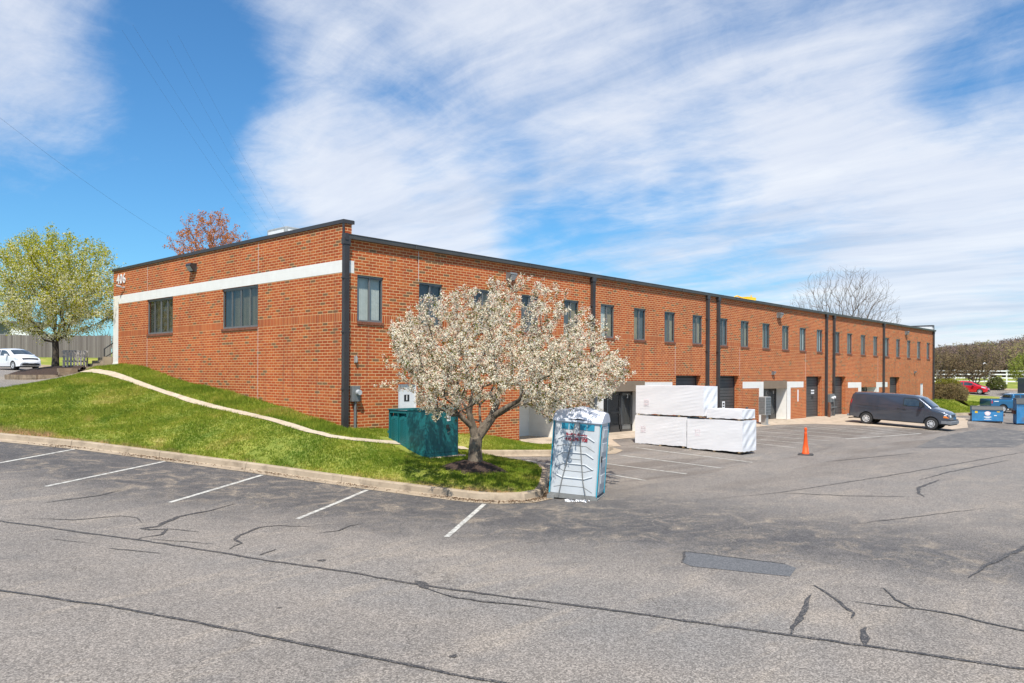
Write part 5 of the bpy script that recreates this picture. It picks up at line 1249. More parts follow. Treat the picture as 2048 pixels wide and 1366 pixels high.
def van(loc, rz, pitch):
    t = empty('cargo_van', loc, rz, 'charcoal grey cargo van without rear side windows, parked nose outward before the overhead doors', 'van')
    t.rotation_euler = (0, pitch, rz)
    out = [(.06, .50, 0), (.02, .60, 1), (.02, 1.0, 1), (.08, 1.5, 1), (.17, 1.92, 1), (.32, 2.05, 1), (1.0, 2.09, 1), (3.2, 2.10, 1), (4.0, 2.06, 1), (4.30, 1.97, 1), (4.72, 1.66, 1), (5.10, 1.36, 1), (5.45, 1.27, 1), (5.85, 1.14, 1), (6.02, 1.02, 1), (6.08, .85, 1), (6.10, .62, 1), (6.06, .46, 0), (5.58, .40, 0)]
    out += arch(5.09, .38, .47, 12, .40) + [(1.70, .40, 0)] + arch(1.17, .38, .47, 12, .40) + [(.5, .45, 0)]
    def W(x, z):
        w_ = .99 - .17 * max(0, z - 1.15) ** 1.25 - .05 * max(0, .7 - z)
        w_ -= .10 * max(0, (x - 5.0) / 1.1) ** 2 + .03 * max(0, (.4 - x) / .4) ** 2
        return w_
    b_ = Body(out, W, .11); b_.build('body', 'paint_charcoal', t)
    underside(t, .3, 5.9, .80, .34, .62)
    # wheel arch liners
    q = MB()
    for cx in (5.09, 1.17): q.box(cx - .44, cx + .44, -.90, .90, .40, .80)
    q.build('wheel_well', 'black_paint', t)
    for s_ in (1, -1):
        b_.panel('window_surround', [(3.37, 1.36), (3.39, 1.91), (4.13, 1.91), (4.38, 1.76), (4.70, 1.38)], 'black_paint', t, s_, .004)
        b_.panel('side_window', [(3.42, 1.40), (3.44, 1.86), (4.10, 1.86), (4.34, 1.72), (4.62, 1.42)], 'car_glass', t, s_, .009)
        b_.line('door_gap', [(3.30, .44), (3.30, 1.98)], 'black_paint', t, s_, .014); b_.line('door_gap', [(4.66, .62), (4.70, 1.1), (4.68, 1.42)], 'black_paint', t, s_, .012); b_.line('door_gap', [(1.92, .70), (1.92, 1.95)], 'black_paint', t, s_, .013)
        b_.line('rail', [(.45, 1.26), (1.90, 1.22)], 'black_paint', t, s_, .04); b_.line('crease', [(.08, 1.10), (1.2, 1.05), (3.3, .99), (5.2, 1.0)], 'paint_charcoal', t, s_, .035, .010)
        for poly in ([(.45, 1.42), (.50, 1.92), (1.82, 1.95), (1.86, 1.38)], [(2.0, 1.38), (2.02, 1.95), (3.12, 1.95), (3.18, 1.38)]): b_.line('panel_pressing', poly + poly[:1], 'paint_charcoal', t, s_, .030, .008)
        b_.line('arch_lip', [(5.09 + .49 * math.cos(a), .38 + .49 * math.sin(a)) for a in np.linspace(.1, math.pi - .1, 14)], 'paint_charcoal', t, s_, .05, .01); b_.line('arch_lip', [(1.17 + .49 * math.cos(a), .38 + .49 * math.sin(a)) for a in np.linspace(.1, math.pi - .1, 14)], 'paint_charcoal', t, s_, .05, .01)
        q = MB(); q.bbox(3.42, 3.56, s_ * 1.0 - .02, s_ * 1.0 + .02, 1.14, 1.20, .005); q.bbox(3.06, 3.20, s_ * 1.0 - .02, s_ * 1.0 + .02, 1.14, 1.20, .005); q.build('handle', 'black_paint', t)
        q = MB(); q.bbox(4.42, 4.58, s_ * 1.16 - .13, s_ * 1.16 + .13, 1.40, 1.72, .03); q.cyl((4.55, s_ * .9, 1.42), (4.52, s_ * 1.1, 1.48), .03); q.build('wing_mirror', 'plastic_black', t)
        b_.panel('tail_light', [(.035, 1.15), (.11, 1.62), (.24, 1.62), (.16, 1.15)], 'tail_red', t, s_, .008)
        b_.panel('headlight', [(5.78, .93), (5.84, 1.10), (6.0, 1.05), (6.05, .93)], 'head_glass', t, s_, .010); b_.panel('turn_signal', [(5.76, .80), (5.78, .92), (6.05, .92), (6.07, .80)], 'amber', t, s_, .012)
        for cx, nm in ((5.09, 1), (1.17, 1)): wheel(t, cx, s_ * .86, .38, .25, s_, 8, .60)
    b_.across('windscreen', (4.36, 1.93), (5.05, 1.40), 'car_glass', t, .12)
    b_.across('grille', (6.035, 1.0), (6.09, .82), 'plastic_black', t, .34, .02)
    b_.across('headlight', (6.04, .99), (6.085, .84), 'head_glass', t, .05, .006)
    q = MB(); q.bbox(5.98, 6.22, -.94, .94, .42, .62, .03); q.box(5.66, 6.05, .86, .96, .44, .62); q.box(5.66, 6.05, -.96, -.86, .44, .62); q.build('bumper', 'bumper_grey', t, smooth=40)
    q = MB(); q.bbox(6.0, 6.18, -.90, .90, .62, .69, .01); q.box(6.0, 6.15, -.85, .85, .34, .42); q.build('bumper_trim', 'plastic_black', t)
    q = MB(); q.bbox(-.10, .10, -.92, .92, .46, .60, .02); q.build('bumper', 'bumper_grey', t)
    q = MB(); q.tube([(.3, -.5, .38), (.1, -.75, .34), (.0, -.85, .33)], .03); q.build('exhaust', 'rust', t)
    b_.line('wiper', [(4.9, 1.5), (5.0, 1.44)], 'black_paint', t, 1)
    return t
van((39.66, -2.72, hlot(38.9, -3.9) + .055), R(-90), math.atan(.048))

def hatch(loc, rz, label, paint, group=None):
    t = empty('hatchback_car', loc, rz, label, 'car', group)
    out = [(.06, .42, 0), (.0, .62, 1), (.06, 1.0, 1), (.24, 1.34, 1), (.42, 1.44, 1), (1.2, 1.52, 1), (2.0, 1.50, 1), (2.45, 1.40, 1), (3.05, 1.10, 1), (3.30, .99, 1), (3.80, .86, 1), (4.02, .70, 1), (4.08, .50, 1), (4.02, .26, 0), (3.62, .22, 0)]
    out += arch(3.27, .31, .35, 10, .24) + arch(.74, .31, .35, 10, .24) + [(.30, .26, 0)]
    def W(x, z): return .85 - .30 * max(0, z - .92) ** 1.15 - .13 * max(0, (x - 3.1) / .98) ** 2.2 - .06 * max(0, (.5 - x) / .5) ** 2 - .06 * max(0, .45 - z)
    b_ = Body(out, W, .10); b_.build('body', paint, t, .05)
    underside(t, .25, 3.85, .68, .18, .45)
    q = MB()
    for cx in (3.27, .74): q.box(cx - .33, cx + .33, -.76, .76, .3, .63)
    q.build('wheel_well', 'black_paint', t)
    for s_ in (1, -1):
        b_.panel('side_window', [(.50, 1.08), (.62, 1.33), (1.50, 1.42), (1.50, 1.02)], 'car_glass', t, s_); b_.panel('side_window', [(1.58, 1.02), (1.58, 1.42), (2.05, 1.40), (2.42, 1.30), (2.95, 1.00)], 'car_glass', t, s_)
        b_.line('door_gap', [(1.54, .32), (1.54, 1.0)], 'black_paint', t, s_, .012); b_.line('door_gap', [(2.68, .34), (2.70, .98)], 'black_paint', t, s_, .012)
        b_.line('crease', [(.4, .86), (1.6, .80), (2.9, .74)], paint, t, s_, .03, .006)
        b_.panel('headlight', [(3.42, .78), (3.46, .90), (3.82, .80), (3.94, .70), (3.80, .68)], 'head_glass', t, s_, .010)
        b_.panel('tail_light', [(.03, .82), (.10, 1.10), (.24, 1.12), (.24, .85)], 'tail_red', t, s_, .008)
        q = MB(); q.bbox(2.50, 2.68, s_ * .95 - .10, s_ * .95 + .10, .98, 1.12, .03); q.build('wing_mirror', paint, t)
        for cx in (3.27, .74): wheel(t, cx, s_ * .74, .31, .20, s_, 7, .66)
    b_.across('windscreen', (2.46, 1.375), (3.10, 1.065), 'car_glass', t, .09, crown=.05)
    b_.across('rear_window', (.10, 1.06), (.25, 1.33), 'car_glass', t, .14, crown=.05)
    b_.across('grille', (3.90, .79), (4.02, .69), 'plastic_black', t, .12, crown=.05); b_.across('air_intake', (4.075, .46), (4.04, .32), 'plastic_black', t, .12, crown=.05)
    b_.across('number_plate', (4.073, .52), (4.055, .42), 'white_sign', t, .3, .025, .05, yi=.20)
    return t
def gz(x, y): return hup(x, y) - .03
hatch((2.0, 45.75, gz(2.3, 43.5) + .02), R(-78), 'white hatchback car parked in the upper lot before the weathered wooden fence', 'paint_white')
hatch((92.0 + .75, .75 + 3.27, hR(92.5, 2) - .02), R(-90), 'red hatchback car on the side road beyond the hedge at the far right', 'paint_red')

def pickup(loc, rz, label, paint, flip=False):
    t = empty('pickup_truck', loc, rz, label, 'pickup truck')
    out = [(.03, .55, 0), (.0, .70, 1), (.0, 1.20, 1), (.03, 1.28, 1), (1.98, 1.26, 1), (2.06, 1.36, 1), (2.16, 1.72, 1), (2.30, 1.78, 1), (3.3, 1.80, 1), (3.55, 1.74, 1), (4.20, 1.24, 1), (4.5, 1.17, 1), (5.15, 1.08, 1), (5.28, .92, 1), (5.30, .60, 1), (5.2, .45, 0), (4.92, .42, 0)]
    out += arch(4.45, .40, .44, 10, .44) + arch(1.15, .40, .44, 10, .44) + [(.5, .50, 0)]
    def W(x, z): return .92 - .28 * max(0, z - 1.12) ** 1.1 - .07 * max(0, (x - 4.5) / .8) ** 2 - .05 * max(0, .6 - z)
    b_ = Body(out, W, .07); b_.build('body', paint, t, .02)
    underside(t, .3, 5.0, .75, .38, .6)
    q = MB()
    for cx in (4.45, 1.15): q.box(cx - .42, cx + .42, -.83, .83, .4, .80)
    q.build('wheel_well', 'black_paint', t)
    q = MB(); q.box(.06, 1.98, -.84, .84, 1.245, 1.30); q.build('bed_cover', 'plastic_black', t)
    for s_ in (1, -1):
        b_.panel('side_window', [(2.24, 1.28), (2.32, 1.66), (2.80, 1.68), (2.80, 1.26)], 'car_glass', t, s_); b_.panel('side_window', [(2.88, 1.26), (2.88, 1.68), (3.42, 1.66), (3.92, 1.28)], 'car_glass', t, s_)
        b_.line('door_gap', [(2.06, .5), (2.06, 1.3)], 'black_paint', t, s_, .02); b_.line('door_gap', [(2.84, .5), (2.84, 1.25)], 'black_paint', t, s_, .014); b_.line('door_gap', [(3.98, .6), (3.98, 1.2)], 'black_paint', t, s_, .014)
        b_.line('arch_flare', [(4.45 + .47 * math.cos(a), .40 + .47 * math.sin(a)) for a in np.linspace(.1, math.pi - .1, 12)], paint, t, s_, .07, .02); b_.line('arch_flare', [(1.15 + .47 * math.cos(a), .40 + .47 * math.sin(a)) for a in np.linspace(.1, math.pi - .1, 12)], paint, t, s_, .07, .02)
        b_.panel('tail_light', [(.02, .88), (.02, 1.16), (.16, 1.16), (.16, .88)], 'tail_red', t, s_, .012); b_.panel('headlight', [(5.0, .86), (5.02, 1.0), (5.2, .98), (5.27, .86)], 'head_glass', t, s_, .012)
        if paint == 'paint_blue': b_.panel('bed_decal', [(.30, 1.05), (.30, 1.11), (.72, 1.11), (.72, 1.05)], 'white_sign', t, s_, .008)
        q = MB(); q.bbox(3.82, 3.98, s_ * 1.03 - .10, s_ * 1.03 + .10, 1.22, 1.42, .03); q.build('wing_mirror', paint, t)
        for cx in (4.45, 1.15): wheel(t, cx, s_ * .80, .37, .24, s_, 6, .60)
    b_.across('windscreen', (3.60, 1.70), (4.16, 1.275), 'car_glass', t, .08, crown=.03); b_.across('rear_window', (2.08, 1.42), (2.15, 1.68), 'car_glass', t, .12, crown=.02)
    b_.across('grille', (5.27, .95), (5.30, .74), 'plastic_black', t, .25, crown=.02)
    q = MB(); q.bbox(-.14, .04, -.86, .86, .46, .62, .02); q.bbox(5.2, 5.40, -.88, .88, .42, .62, .02); q.build('bumper', 'chrome', t, smooth=40)
    return t
ang = math.atan2(-.737, .676)
pickup((69.96, -4.35, hlot(70, -5.6)), ang, 'blue pickup truck with dark bed cover parked behind the dumpsters', 'paint_blue')
pickup((79.2, -7.8, hlot2(77.5, -6.2)), ang + math.pi, 'white pickup truck parked just behind the blue pickup', 'paint_white')

# dumpsters
def dumpster(loc, rz, L, Wd, H, label, tall=False):
    t = empty('dumpster', loc, rz, label, 'dumpster', None)
    q = MB(); q.prism([(0, .10), (0, H * .80), (.05, H * .97), (Wd, H), (Wd, .10)], 0, L, 0, Matrix.Rotation(0, 4, 'Z')); b_ = q.build('container', 'dumpster_blue', t)
    q = MB()
    for z_ in ([.14, H * .76] if not tall else [.14, H * .33, H * .58, H * .80]): q.box(-.035, -.001, 0.0, L, z_, z_ + .05)
    for y_ in (.0, L - .06): q.box(-.03, .0, y_, y_ + .06, .10, H * .78)
    q.build('rib', 'dumpster_blue', t)
    q = MB(); q.add([(-.05, -.02, H * .80), (-.05, L + .02, H * .80), (.08, L + .02, H * .985), (.08, -.02, H * .985), (Wd + .02, -.02, H + .03), (Wd + .02, L + .02, H + .03), (-.05, -.02, H * .83), (-.05, L + .02, H * .83), (.08, L + .02, H + .03), (.08, -.02, H + .03), (Wd, L, H + .06), (Wd, -.0, H + .06)], [(0, 1, 7, 6), (6, 7, 8, 9), (9, 8, 10, 11), (0, 6, 9, 3), (1, 2, 8, 7), (3, 9, 11, 4), (2, 5, 10, 8), (4, 11, 10, 5)])
    if tall:
        for i in range(14): q.box(-.03 + .0, Wd, L * i / 14, L * i / 14 + .03, H + .06, H + .10)
    q.build('lid', 'dumpster_lid', t)
    q = MB(); q.box(.3, Wd - .3, -.14, -.0, H * .42, H * .55); q.build('fork_pocket', 'rust', t); q = MB(); q.box(.3, Wd - .3, L, L + .14, H * .42, H * .55); q.build('fork_pocket', 'rust', t)
    q = MB()
    for x_, y_ in ((.1, .1), (.1, L - .1), (Wd - .1, .1), (Wd - .1, L - .1)): q.cyl((x_, y_ - .03, .06), (x_, y_ + .03, .06), .06, .06, 12)
    q.box(0.02, Wd - .02, 0.02, L - .02, .07, .10); q.build('castors', 'rust', t)
    return t
a1 = math.atan2(2.03, -.68) - math.pi / 2     # local +y along the front face, local -x faces the camera
d1 = dumpster((53.48, -8.95, hlot(53, -8) - .02), a1, 2.05, 1.25, 1.18, 'low blue dumpster with faded pink and white sticker, before the blue pickup')
q = MB(); c = (-.012, 1.02, .70)
q.add([(c[0], c[1] + .20 * math.cos(a) * (1 + .15 * math.sin(5 * a)), c[2] + .17 * math.sin(a)) for a in np.linspace(0, 2 * math.pi, 18)[:-1]], [tuple(range(17))]); q.build('faded_sticker', 'faded_print', d1)
q = MB(); q.box(-.014, -.003, .78, 1.26, .40, .46); q.box(-.014, -.003, .88, 1.16, .33, .38); q.box(-.014, -.003, .78, 1.26, .22, .25); q.box(-.014, -.003, .42, .60, .52, .58); q.box(-.016, -.012, .95, 1.10, .62, .76); q.build('faded_lettering', 'white_sign', d1)
q = MB(); q.box(-.014, -.003, 1.68, 1.86, .72, .88); q.box(-.014, -.003, .22, .42, .80, .88); q.build('warning_sticker', 'yellow_machine', d1)
dumpster((53.35, -12.3, hlot(53, -10) - .02), a1, 2.45, 1.6, 1.90, 'tall ribbed blue dumpster cut off by the right edge of the photo')
t = empty('storage_cabinet', (87.6, -4.3, hR(88, -5)), ang, 'dark navy metal cabinet with a small pale sign under the green tree', 'cabinet')
q = MB(); q.bbox(0.0, 2.6, -.8, .8, 0, 2.35, .04); q.build('casing', 'paint_navy', t); q = MB(); q.box(.25, .6, -.81, -.80, 1.55, 1.9); q.build('sign_plate', 'galvanized', t)

# ---------------------------------------------------------------- trees
def grow(rg, trunk, targets, step=.28, jit=.05, r_tip=.006, expo=2.3, grav=0.0, alpha=0.55):
    pos = [np.array(p_, float) for p_ in trunk['pts']]; par = list(trunk['par'])
    T = np.array(targets); base = pos[trunk.get('fork', len(pos) - 1)]
    order = np.argsort(np.linalg.norm(T - base, axis=1)); tips = []
    alive = np.array(pos); cap = [len(pos)]
    buf = np.zeros((len(T) * 14 + len(pos) + 50, 3)); buf[:len(pos)] = alive; n = len(pos)
    plen = np.zeros(len(buf))
    for i in range(1, n): plen[i] = plen[par[i]] + np.linalg.norm(buf[i] - buf[par[i]])
    first = trunk.get('first', 1)
    for k in order:
        t = T[k]; d = np.linalg.norm(buf[first:n] - t, axis=1) + alpha * plen[first:n]
        i = int(np.argmin(d)) + first; a = buf[i].copy(); L = np.linalg.norm(t - a); m = min(12, max(1, int(L / step)))
        pi = par[i]; dir0 = (buf[i] - buf[pi]) if pi >= 0 else np.array([0, 0, 1.]); dir0 = dir0 / (np.linalg.norm(dir0) + 1e-9)
        prev = i
        for j in range(1, m + 1):
            f = j / m; p_ = a + (t - a) * f + dir0 * L * .16 * math.sin(math.pi * f) * (1 - f) + (rg.normal(0, jit, 3) if j < m else 0); p_[2] += grav * math.sin(math.pi * f) * L
            buf[n] = p_; plen[n] = plen[prev] + np.linalg.norm(p_ - buf[prev]); par.append(prev); prev = n; n += 1
        tips.append(prev)
    buf = buf[:n]; par = np.array(par)
    w_ = np.zeros(n); kids = np.zeros(n, int)
    for i in range(n):
        if par[i] >= 0: kids[par[i]] += 1
    w_[kids == 0] = r_tip ** expo
    for i in range(n - 1, 0, -1): w_[par[i]] += w_[i] * (1.0 if kids[i] else 1) + 0
    rad = w_ ** (1 / expo)
    return buf, par, rad, np.array(tips), kids
def limbs_mesh(name, buf, par, rad, matname, parent, sides=5, rmin=0, rscale=1.0, flare=None):
    V = []; F = []; n = len(buf); rad = rad * rscale
    dirs = np.zeros((n, 3)); 
    for i in range(n):
        dirs[i] = (buf[i] - buf[par[i]]) if par[i] >= 0 else (0, 0, 1)
    kid1 = {}
    dirs /= (np.linalg.norm(dirs, axis=1)[:, None] + 1e-9)
    ref = np.tile(np.array([.31, .95, .05]), (n, 1)); a = np.cross(dirs, ref); a /= (np.linalg.norm(a, axis=1)[:, None] + 1e-9); b_ = np.cross(dirs, a)
    for i in range(1, n):
        p_ = par[i]
        if rad[i] < rmin: continue
        r1 = rad[i]; r0 = min(rad[p_], r1 * 1.35 + .003); k = sides if r1 > .012 else 3
        if p_ == 0 or (i == 1): r0 = rad[p_]
        o_ = len(V)
        A0 = a[i] if r0 < rad[p_] * .8 else a[p_]; B0 = b_[i] if r0 < rad[p_] * .8 else b_[p_]
        if rad[p_] * .8 <= r0 and np.dot(dirs[i], dirs[p_]) < .5: A0, B0 = a[i], b_[i]
        if k >= 8: k = 9
        for q_ in range(k):
            an = 2 * math.pi * q_ / k; V.append(buf[p_] + (A0 * math.cos(an) + B0 * math.sin(an)) * r0)
        for q_ in range(k):
            an = 2 * math.pi * q_ / k; V.append(buf[i] + (a[i] * math.cos(an) + b_[i] * math.sin(an)) * r1)
        for q_ in range(k): F.append((o_ + q_, o_ + (q_ + 1) % k, o_ + k + (q_ + 1) % k, o_ + k + q_))
    return rawmesh(name, V, F, matname, parent, smooth=True)
def clusters(name, pts, rg, per, spread, size, matname, parent, tintf=None, flat=.0, quads=True):
    """many small leaf/petal faces around given points"""
    P = np.repeat(np.asarray(pts), per, axis=0); n = len(P)
    base_t = np.repeat(rg.uniform(0, 1, len(pts)), per)
    P = P + rg.normal(0, 1, (n, 3)) * spread
    N = rg.normal(0, 1, (n, 3)); N += flat * np.array([-.55, -.5, .8]); N /= np.linalg.norm(N, axis=1)[:, None]
    A = np.cross(N, rg.normal(0, 1, (n, 3))); A /= np.linalg.norm(A, axis=1)[:, None]; B = np.cross(N, A)
    s = size * rg.uniform(.6, 1.35, (n, 1)); asp = rg.uniform(.55, .95, (n, 1))
    V = np.stack([P - A * s, P - B * s * asp, P + A * s, P + B * s * asp], 1).reshape(-1, 3)
    F = np.arange(n * 4).reshape(-1, 4)
    t = np.clip(.42 * base_t + .58 * rg.uniform(0, 1, n), 0, 1) if tintf is None else tintf(P, base_t, rg)
    return rawmesh(name, V, F, matname, parent, tint=t)

# dead leaves gathered in the gutter
rgl = np.random.default_rng(77); Pl = np.array(densify(KERB[1:], .05, False)); Vl = []
for spot, wq, cnt in [((-6.6, 5.2), .5, 260), ((-5.0, 1.9), .8, 420), ((-3.4, -1.9), .7, 260), ((-2.5, -4.6), .5, 160), ((-1.6, -8.3), 1.0, 600), ((-.4, -9.1), 1.0, 700), ((1.6, -7.8), .8, 300)]:
    for _ in range(cnt):
        q_ = np.array(spot) + rgl.normal(0, wq, 2); d, cx, cy = near_path(q_[0], q_[1], KERB); nx, ny = -(KERB[-1][1]), 0
        dv = q_ - np.array([cx, cy]); r_ = abs(rgl.normal(0, .16)) + .02; 
        i_ = int(np.argmin(np.hypot(Pl[:, 0] - cx, Pl[:, 1] - cy))); t_ = Pl[min(i_ + 1, len(Pl) - 1)] - Pl[max(i_ - 1, 0)]; t_ = t_ / (np.linalg.norm(t_) + 1e-9); o_ = np.array([t_[1], -t_[0]])
        x, y = cx + o_[0] * r_, cy + o_[1] * r_; z = hlot(x, y) + .018
        a, b_ = rgl.normal(0, 1, 3) * [1, 1, .35], rgl.normal(0, 1, 3) * [1, 1, .35]; a = a / np.linalg.norm(a) * .024; b_ = b_ / np.linalg.norm(b_) * .016; c = np.array([x, y, z + .006])
        Vl += [c - a, c - b_, c + a, c + b_]
o = rawmesh('dead_leaves', Vl, np.arange(len(Vl)).reshape(-1, 4), 'leaf_brown'); tag(o, 'brown dead leaves gathered in the gutter along the kerb', 'leaf litter', kind='stuff')

# --- blossoming crab apple beside the transformer
rg = np.random.default_rng(11)
zt0 = hup(*TREE)
Lx = [-2.75, -2.3, -1.8, -1.2, -.5, .3, 1.4, 2.2, 3.0, 3.6, 4.2, 4.8, 5.3]
Tp = [4.5, 4.9, 5.35, 5.65, 5.75, 5.8, 6.05, 5.9, 5.4, 4.75, 4.2, 3.7, 3.3]
Bt = [4.1, 2.3, 1.75, 1.45, 1.45, 1.60, 1.75, 1.50, 1.45, 1.45, 1.7, 2.5, 3.0]
def crabpoint():
    """a point of the crown: sideways l, depth d (negative towards the lot), height h"""
    while True:
        l = rg.uniform(-2.75, 5.2)
        if l > 3.3 and rg.random() < .5 * (l - 3.3): continue
        cden = max(0, 1 - ((l - .9) / 4.4) ** 2); dm = -.9; dmax = 4.0 * math.sqrt(cden); d = dm + rg.uniform(-dmax, dmax)
        f = 1 - (abs(d - dm) / (dmax + .3)) ** 2.6
        tp_, bt_ = np.interp(l, Lx, Tp), np.interp(l, Lx, Bt); mid = bt_ + (tp_ - bt_) * .36
        hi, lo = mid + (tp_ - mid) * f, mid - (mid - bt_) * (f ** .7)
        h_ = rg.uniform(lo, hi)
        if rg.random() < .05: h_ += rg.uniform(0, .35)
        rr = math.sqrt(((l - .6) / 2.8) ** 2 + ((d + .6) / 3.0) ** 2 + ((h_ - 2.0) / 2.9) ** 2)
        if rr < .50: continue
        if rr < .8 and rg.random() < .45: continue
        if l > 1.6 and h_ > 4.0 and rg.random() < .55: continue
        if l < -1.6 and 2.0 < h_ < 3.2 and rg.random() < .6: continue
        if math.sin(2.4 * l + 1.3) * math.sin(2.2 * h_ + .6 * d) * math.sin(2.0 * d + 1) < -.35 and rg.random() < .85: continue
        k = 1 + d / 22.7          # the crown narrows slightly towards the lot side
        return (.9 + (l - .9) * .93) * k * .93, d, 2.65 + (h_ * .93 - 2.65) * k
def cw(l, d, h_): return (TREE[0] + RT.x * l + D.x * d, TREE[1] + RT.y * l + D.y * d, zt0 + h_)
tg = [cw(*crabpoint()) for _ in range(1600)]
for _ in range(48):      # long shoots that break the outline
    a_ = rg.uniform(-.3, 3.5); el = (rg.random() * 1.0) ** 1.0 * 1.5
    l_, h_ = 1.0 + 3.5 * math.cos(a_ * .93) * (1.0 + .18 * rg.random()), 2.4 + 3.1 * abs(math.sin(a_ * .93)) * (1.0 + .14 * rg.random()); d_ = rg.uniform(-2.2, 1.2); k_ = 1 + d_ / 22.7; tg.append(cw(l_ * .93 * k_, d_, 2.65 + (h_ * .93 - 2.65) * k_))
tr_pts = [cw(0, 0, -.1), cw(.01, 0, .25), cw(.0, .02, .55), cw(.03, .02, .85), cw(-.06, .0, 1.15), cw(-.16, -.08, 1.55), cw(-.10, -.1, 2.0), cw(.22, .1, 1.10), cw(.48, .2, 1.45), cw(.62, .3, 1.9), cw(.85, .0, 1.72), cw(-.45, -.3, 1.55), cw(-.72, -.5, 1.72), cw(1.25, -.1, 1.95), cw(.40, .6, 2.1)]
tr_par = [-1, 0, 1, 2, 3, 4, 5, 3, 7, 8, 8, 4, 11, 10, 9]
buf, par, rad, tips, kids = grow(rg, {'pts': tr_pts, 'par': tr_par, 'fork': 6, 'first': 5}, tg, .22, .045, .0052, 2.28)
rad = np.minimum(rad * 1.0, .085)
for i_, r_ in enumerate([.28, .215, .19, .185, .12, .085, .065, .15, .13, .09, .08, .07, .055, .06, .065]): rad[i_] = r_
CT = empty('crabapple_tree', (TREE[0], TREE[1], zt0), 0, 'white and pink blossoming crabapple tree on the grass island before the building', 'tree')
def localise(o, root):
    o.parent = root; o.matrix_parent_inverse = root.matrix_world.inverted()
    return o
bpy.context.view_layer.update()
def reparent(o, root):
    me = o.data; me.transform(Matrix.Translation(root.location).inverted()); o.parent = root; return o
reparent(limbs_mesh('trunk', buf, par, rad, 'bark_crab', None, 9), CT)
# blossom points: along thin shoots
pts = []
for i in range(len(buf)):
    if rad[i] < .022 and i >= len(tr_pts):
        a, b_ = buf[par[i]], buf[i]; L = np.linalg.norm(b_ - a); k = int(L / .075) + 1
        for j in range(k):
            if rg.random() < .92: pts.append(a + (b_ - a) * rg.random() + rg.normal(0, .04, 3))
pts = np.array(pts); 
sel = pts if len(pts) < 40000 else pts[rg.permutation(len(pts))[:40000]]
def tcrab(P, bt, rg_):
    hh_ = (P[:, 2] - zt0 - 1.5) / 4.5
    pink = np.clip(.16 + .20 * hh_, 0, .5)
    t = np.clip(.22 + .78 * rg_.uniform(0, 1, len(P)) * (.7 + .3 * bt), 0, 1)
    u = rg_.uniform(0, 1, len(P)); t = np.where((u < .17) | (bt < .10), rg_.uniform(0, .11, len(P)), t); t = np.where((u > .20) & (u < .20 + pink * .42), rg_.uniform(.14, .28, len(P)), t)
    return t
c_ = clusters('blossom', sel, rg, 17, .034, .0205, 'blossom', None, tcrab, flat=.9); reparent(c_, CT)
# mulch mound
q = MB(); rows = 9; sg = 28
for i in range(rows):
    r_ = 1.0 * i / (rows - 1)
    for j in range(sg):
        a = 2 * math.pi * j / sg; rr = r_ * (1 + .10 * math.sin(5 * a + 1) + .05 * math.sin(9 * a)); x, y = TREE[0] + rr * math.cos(a), TREE[1] + rr * math.sin(a)
        q.v.append((x, y, hlawn(x, y) - .02 + .26 * (1 - (i / (rows - 1)) ** 1.5) + .012 * math.sin(17 * a + i * 3)))
for i in range(rows - 1):
    for j in range(sg): k = (j + 1) % sg; q.f.append((i * sg + j, i * sg + k, (i + 1) * sg + k, (i + 1) * sg + j))
q.mi = [0] * len(q.f); q.t = [.5] * len(q.f)
o = q.build('mulch_ring', 'mulch', None, smooth=60); tag(o, 'dark brown mulch mound around the crabapple trunk', 'mulch', kind='stuff')

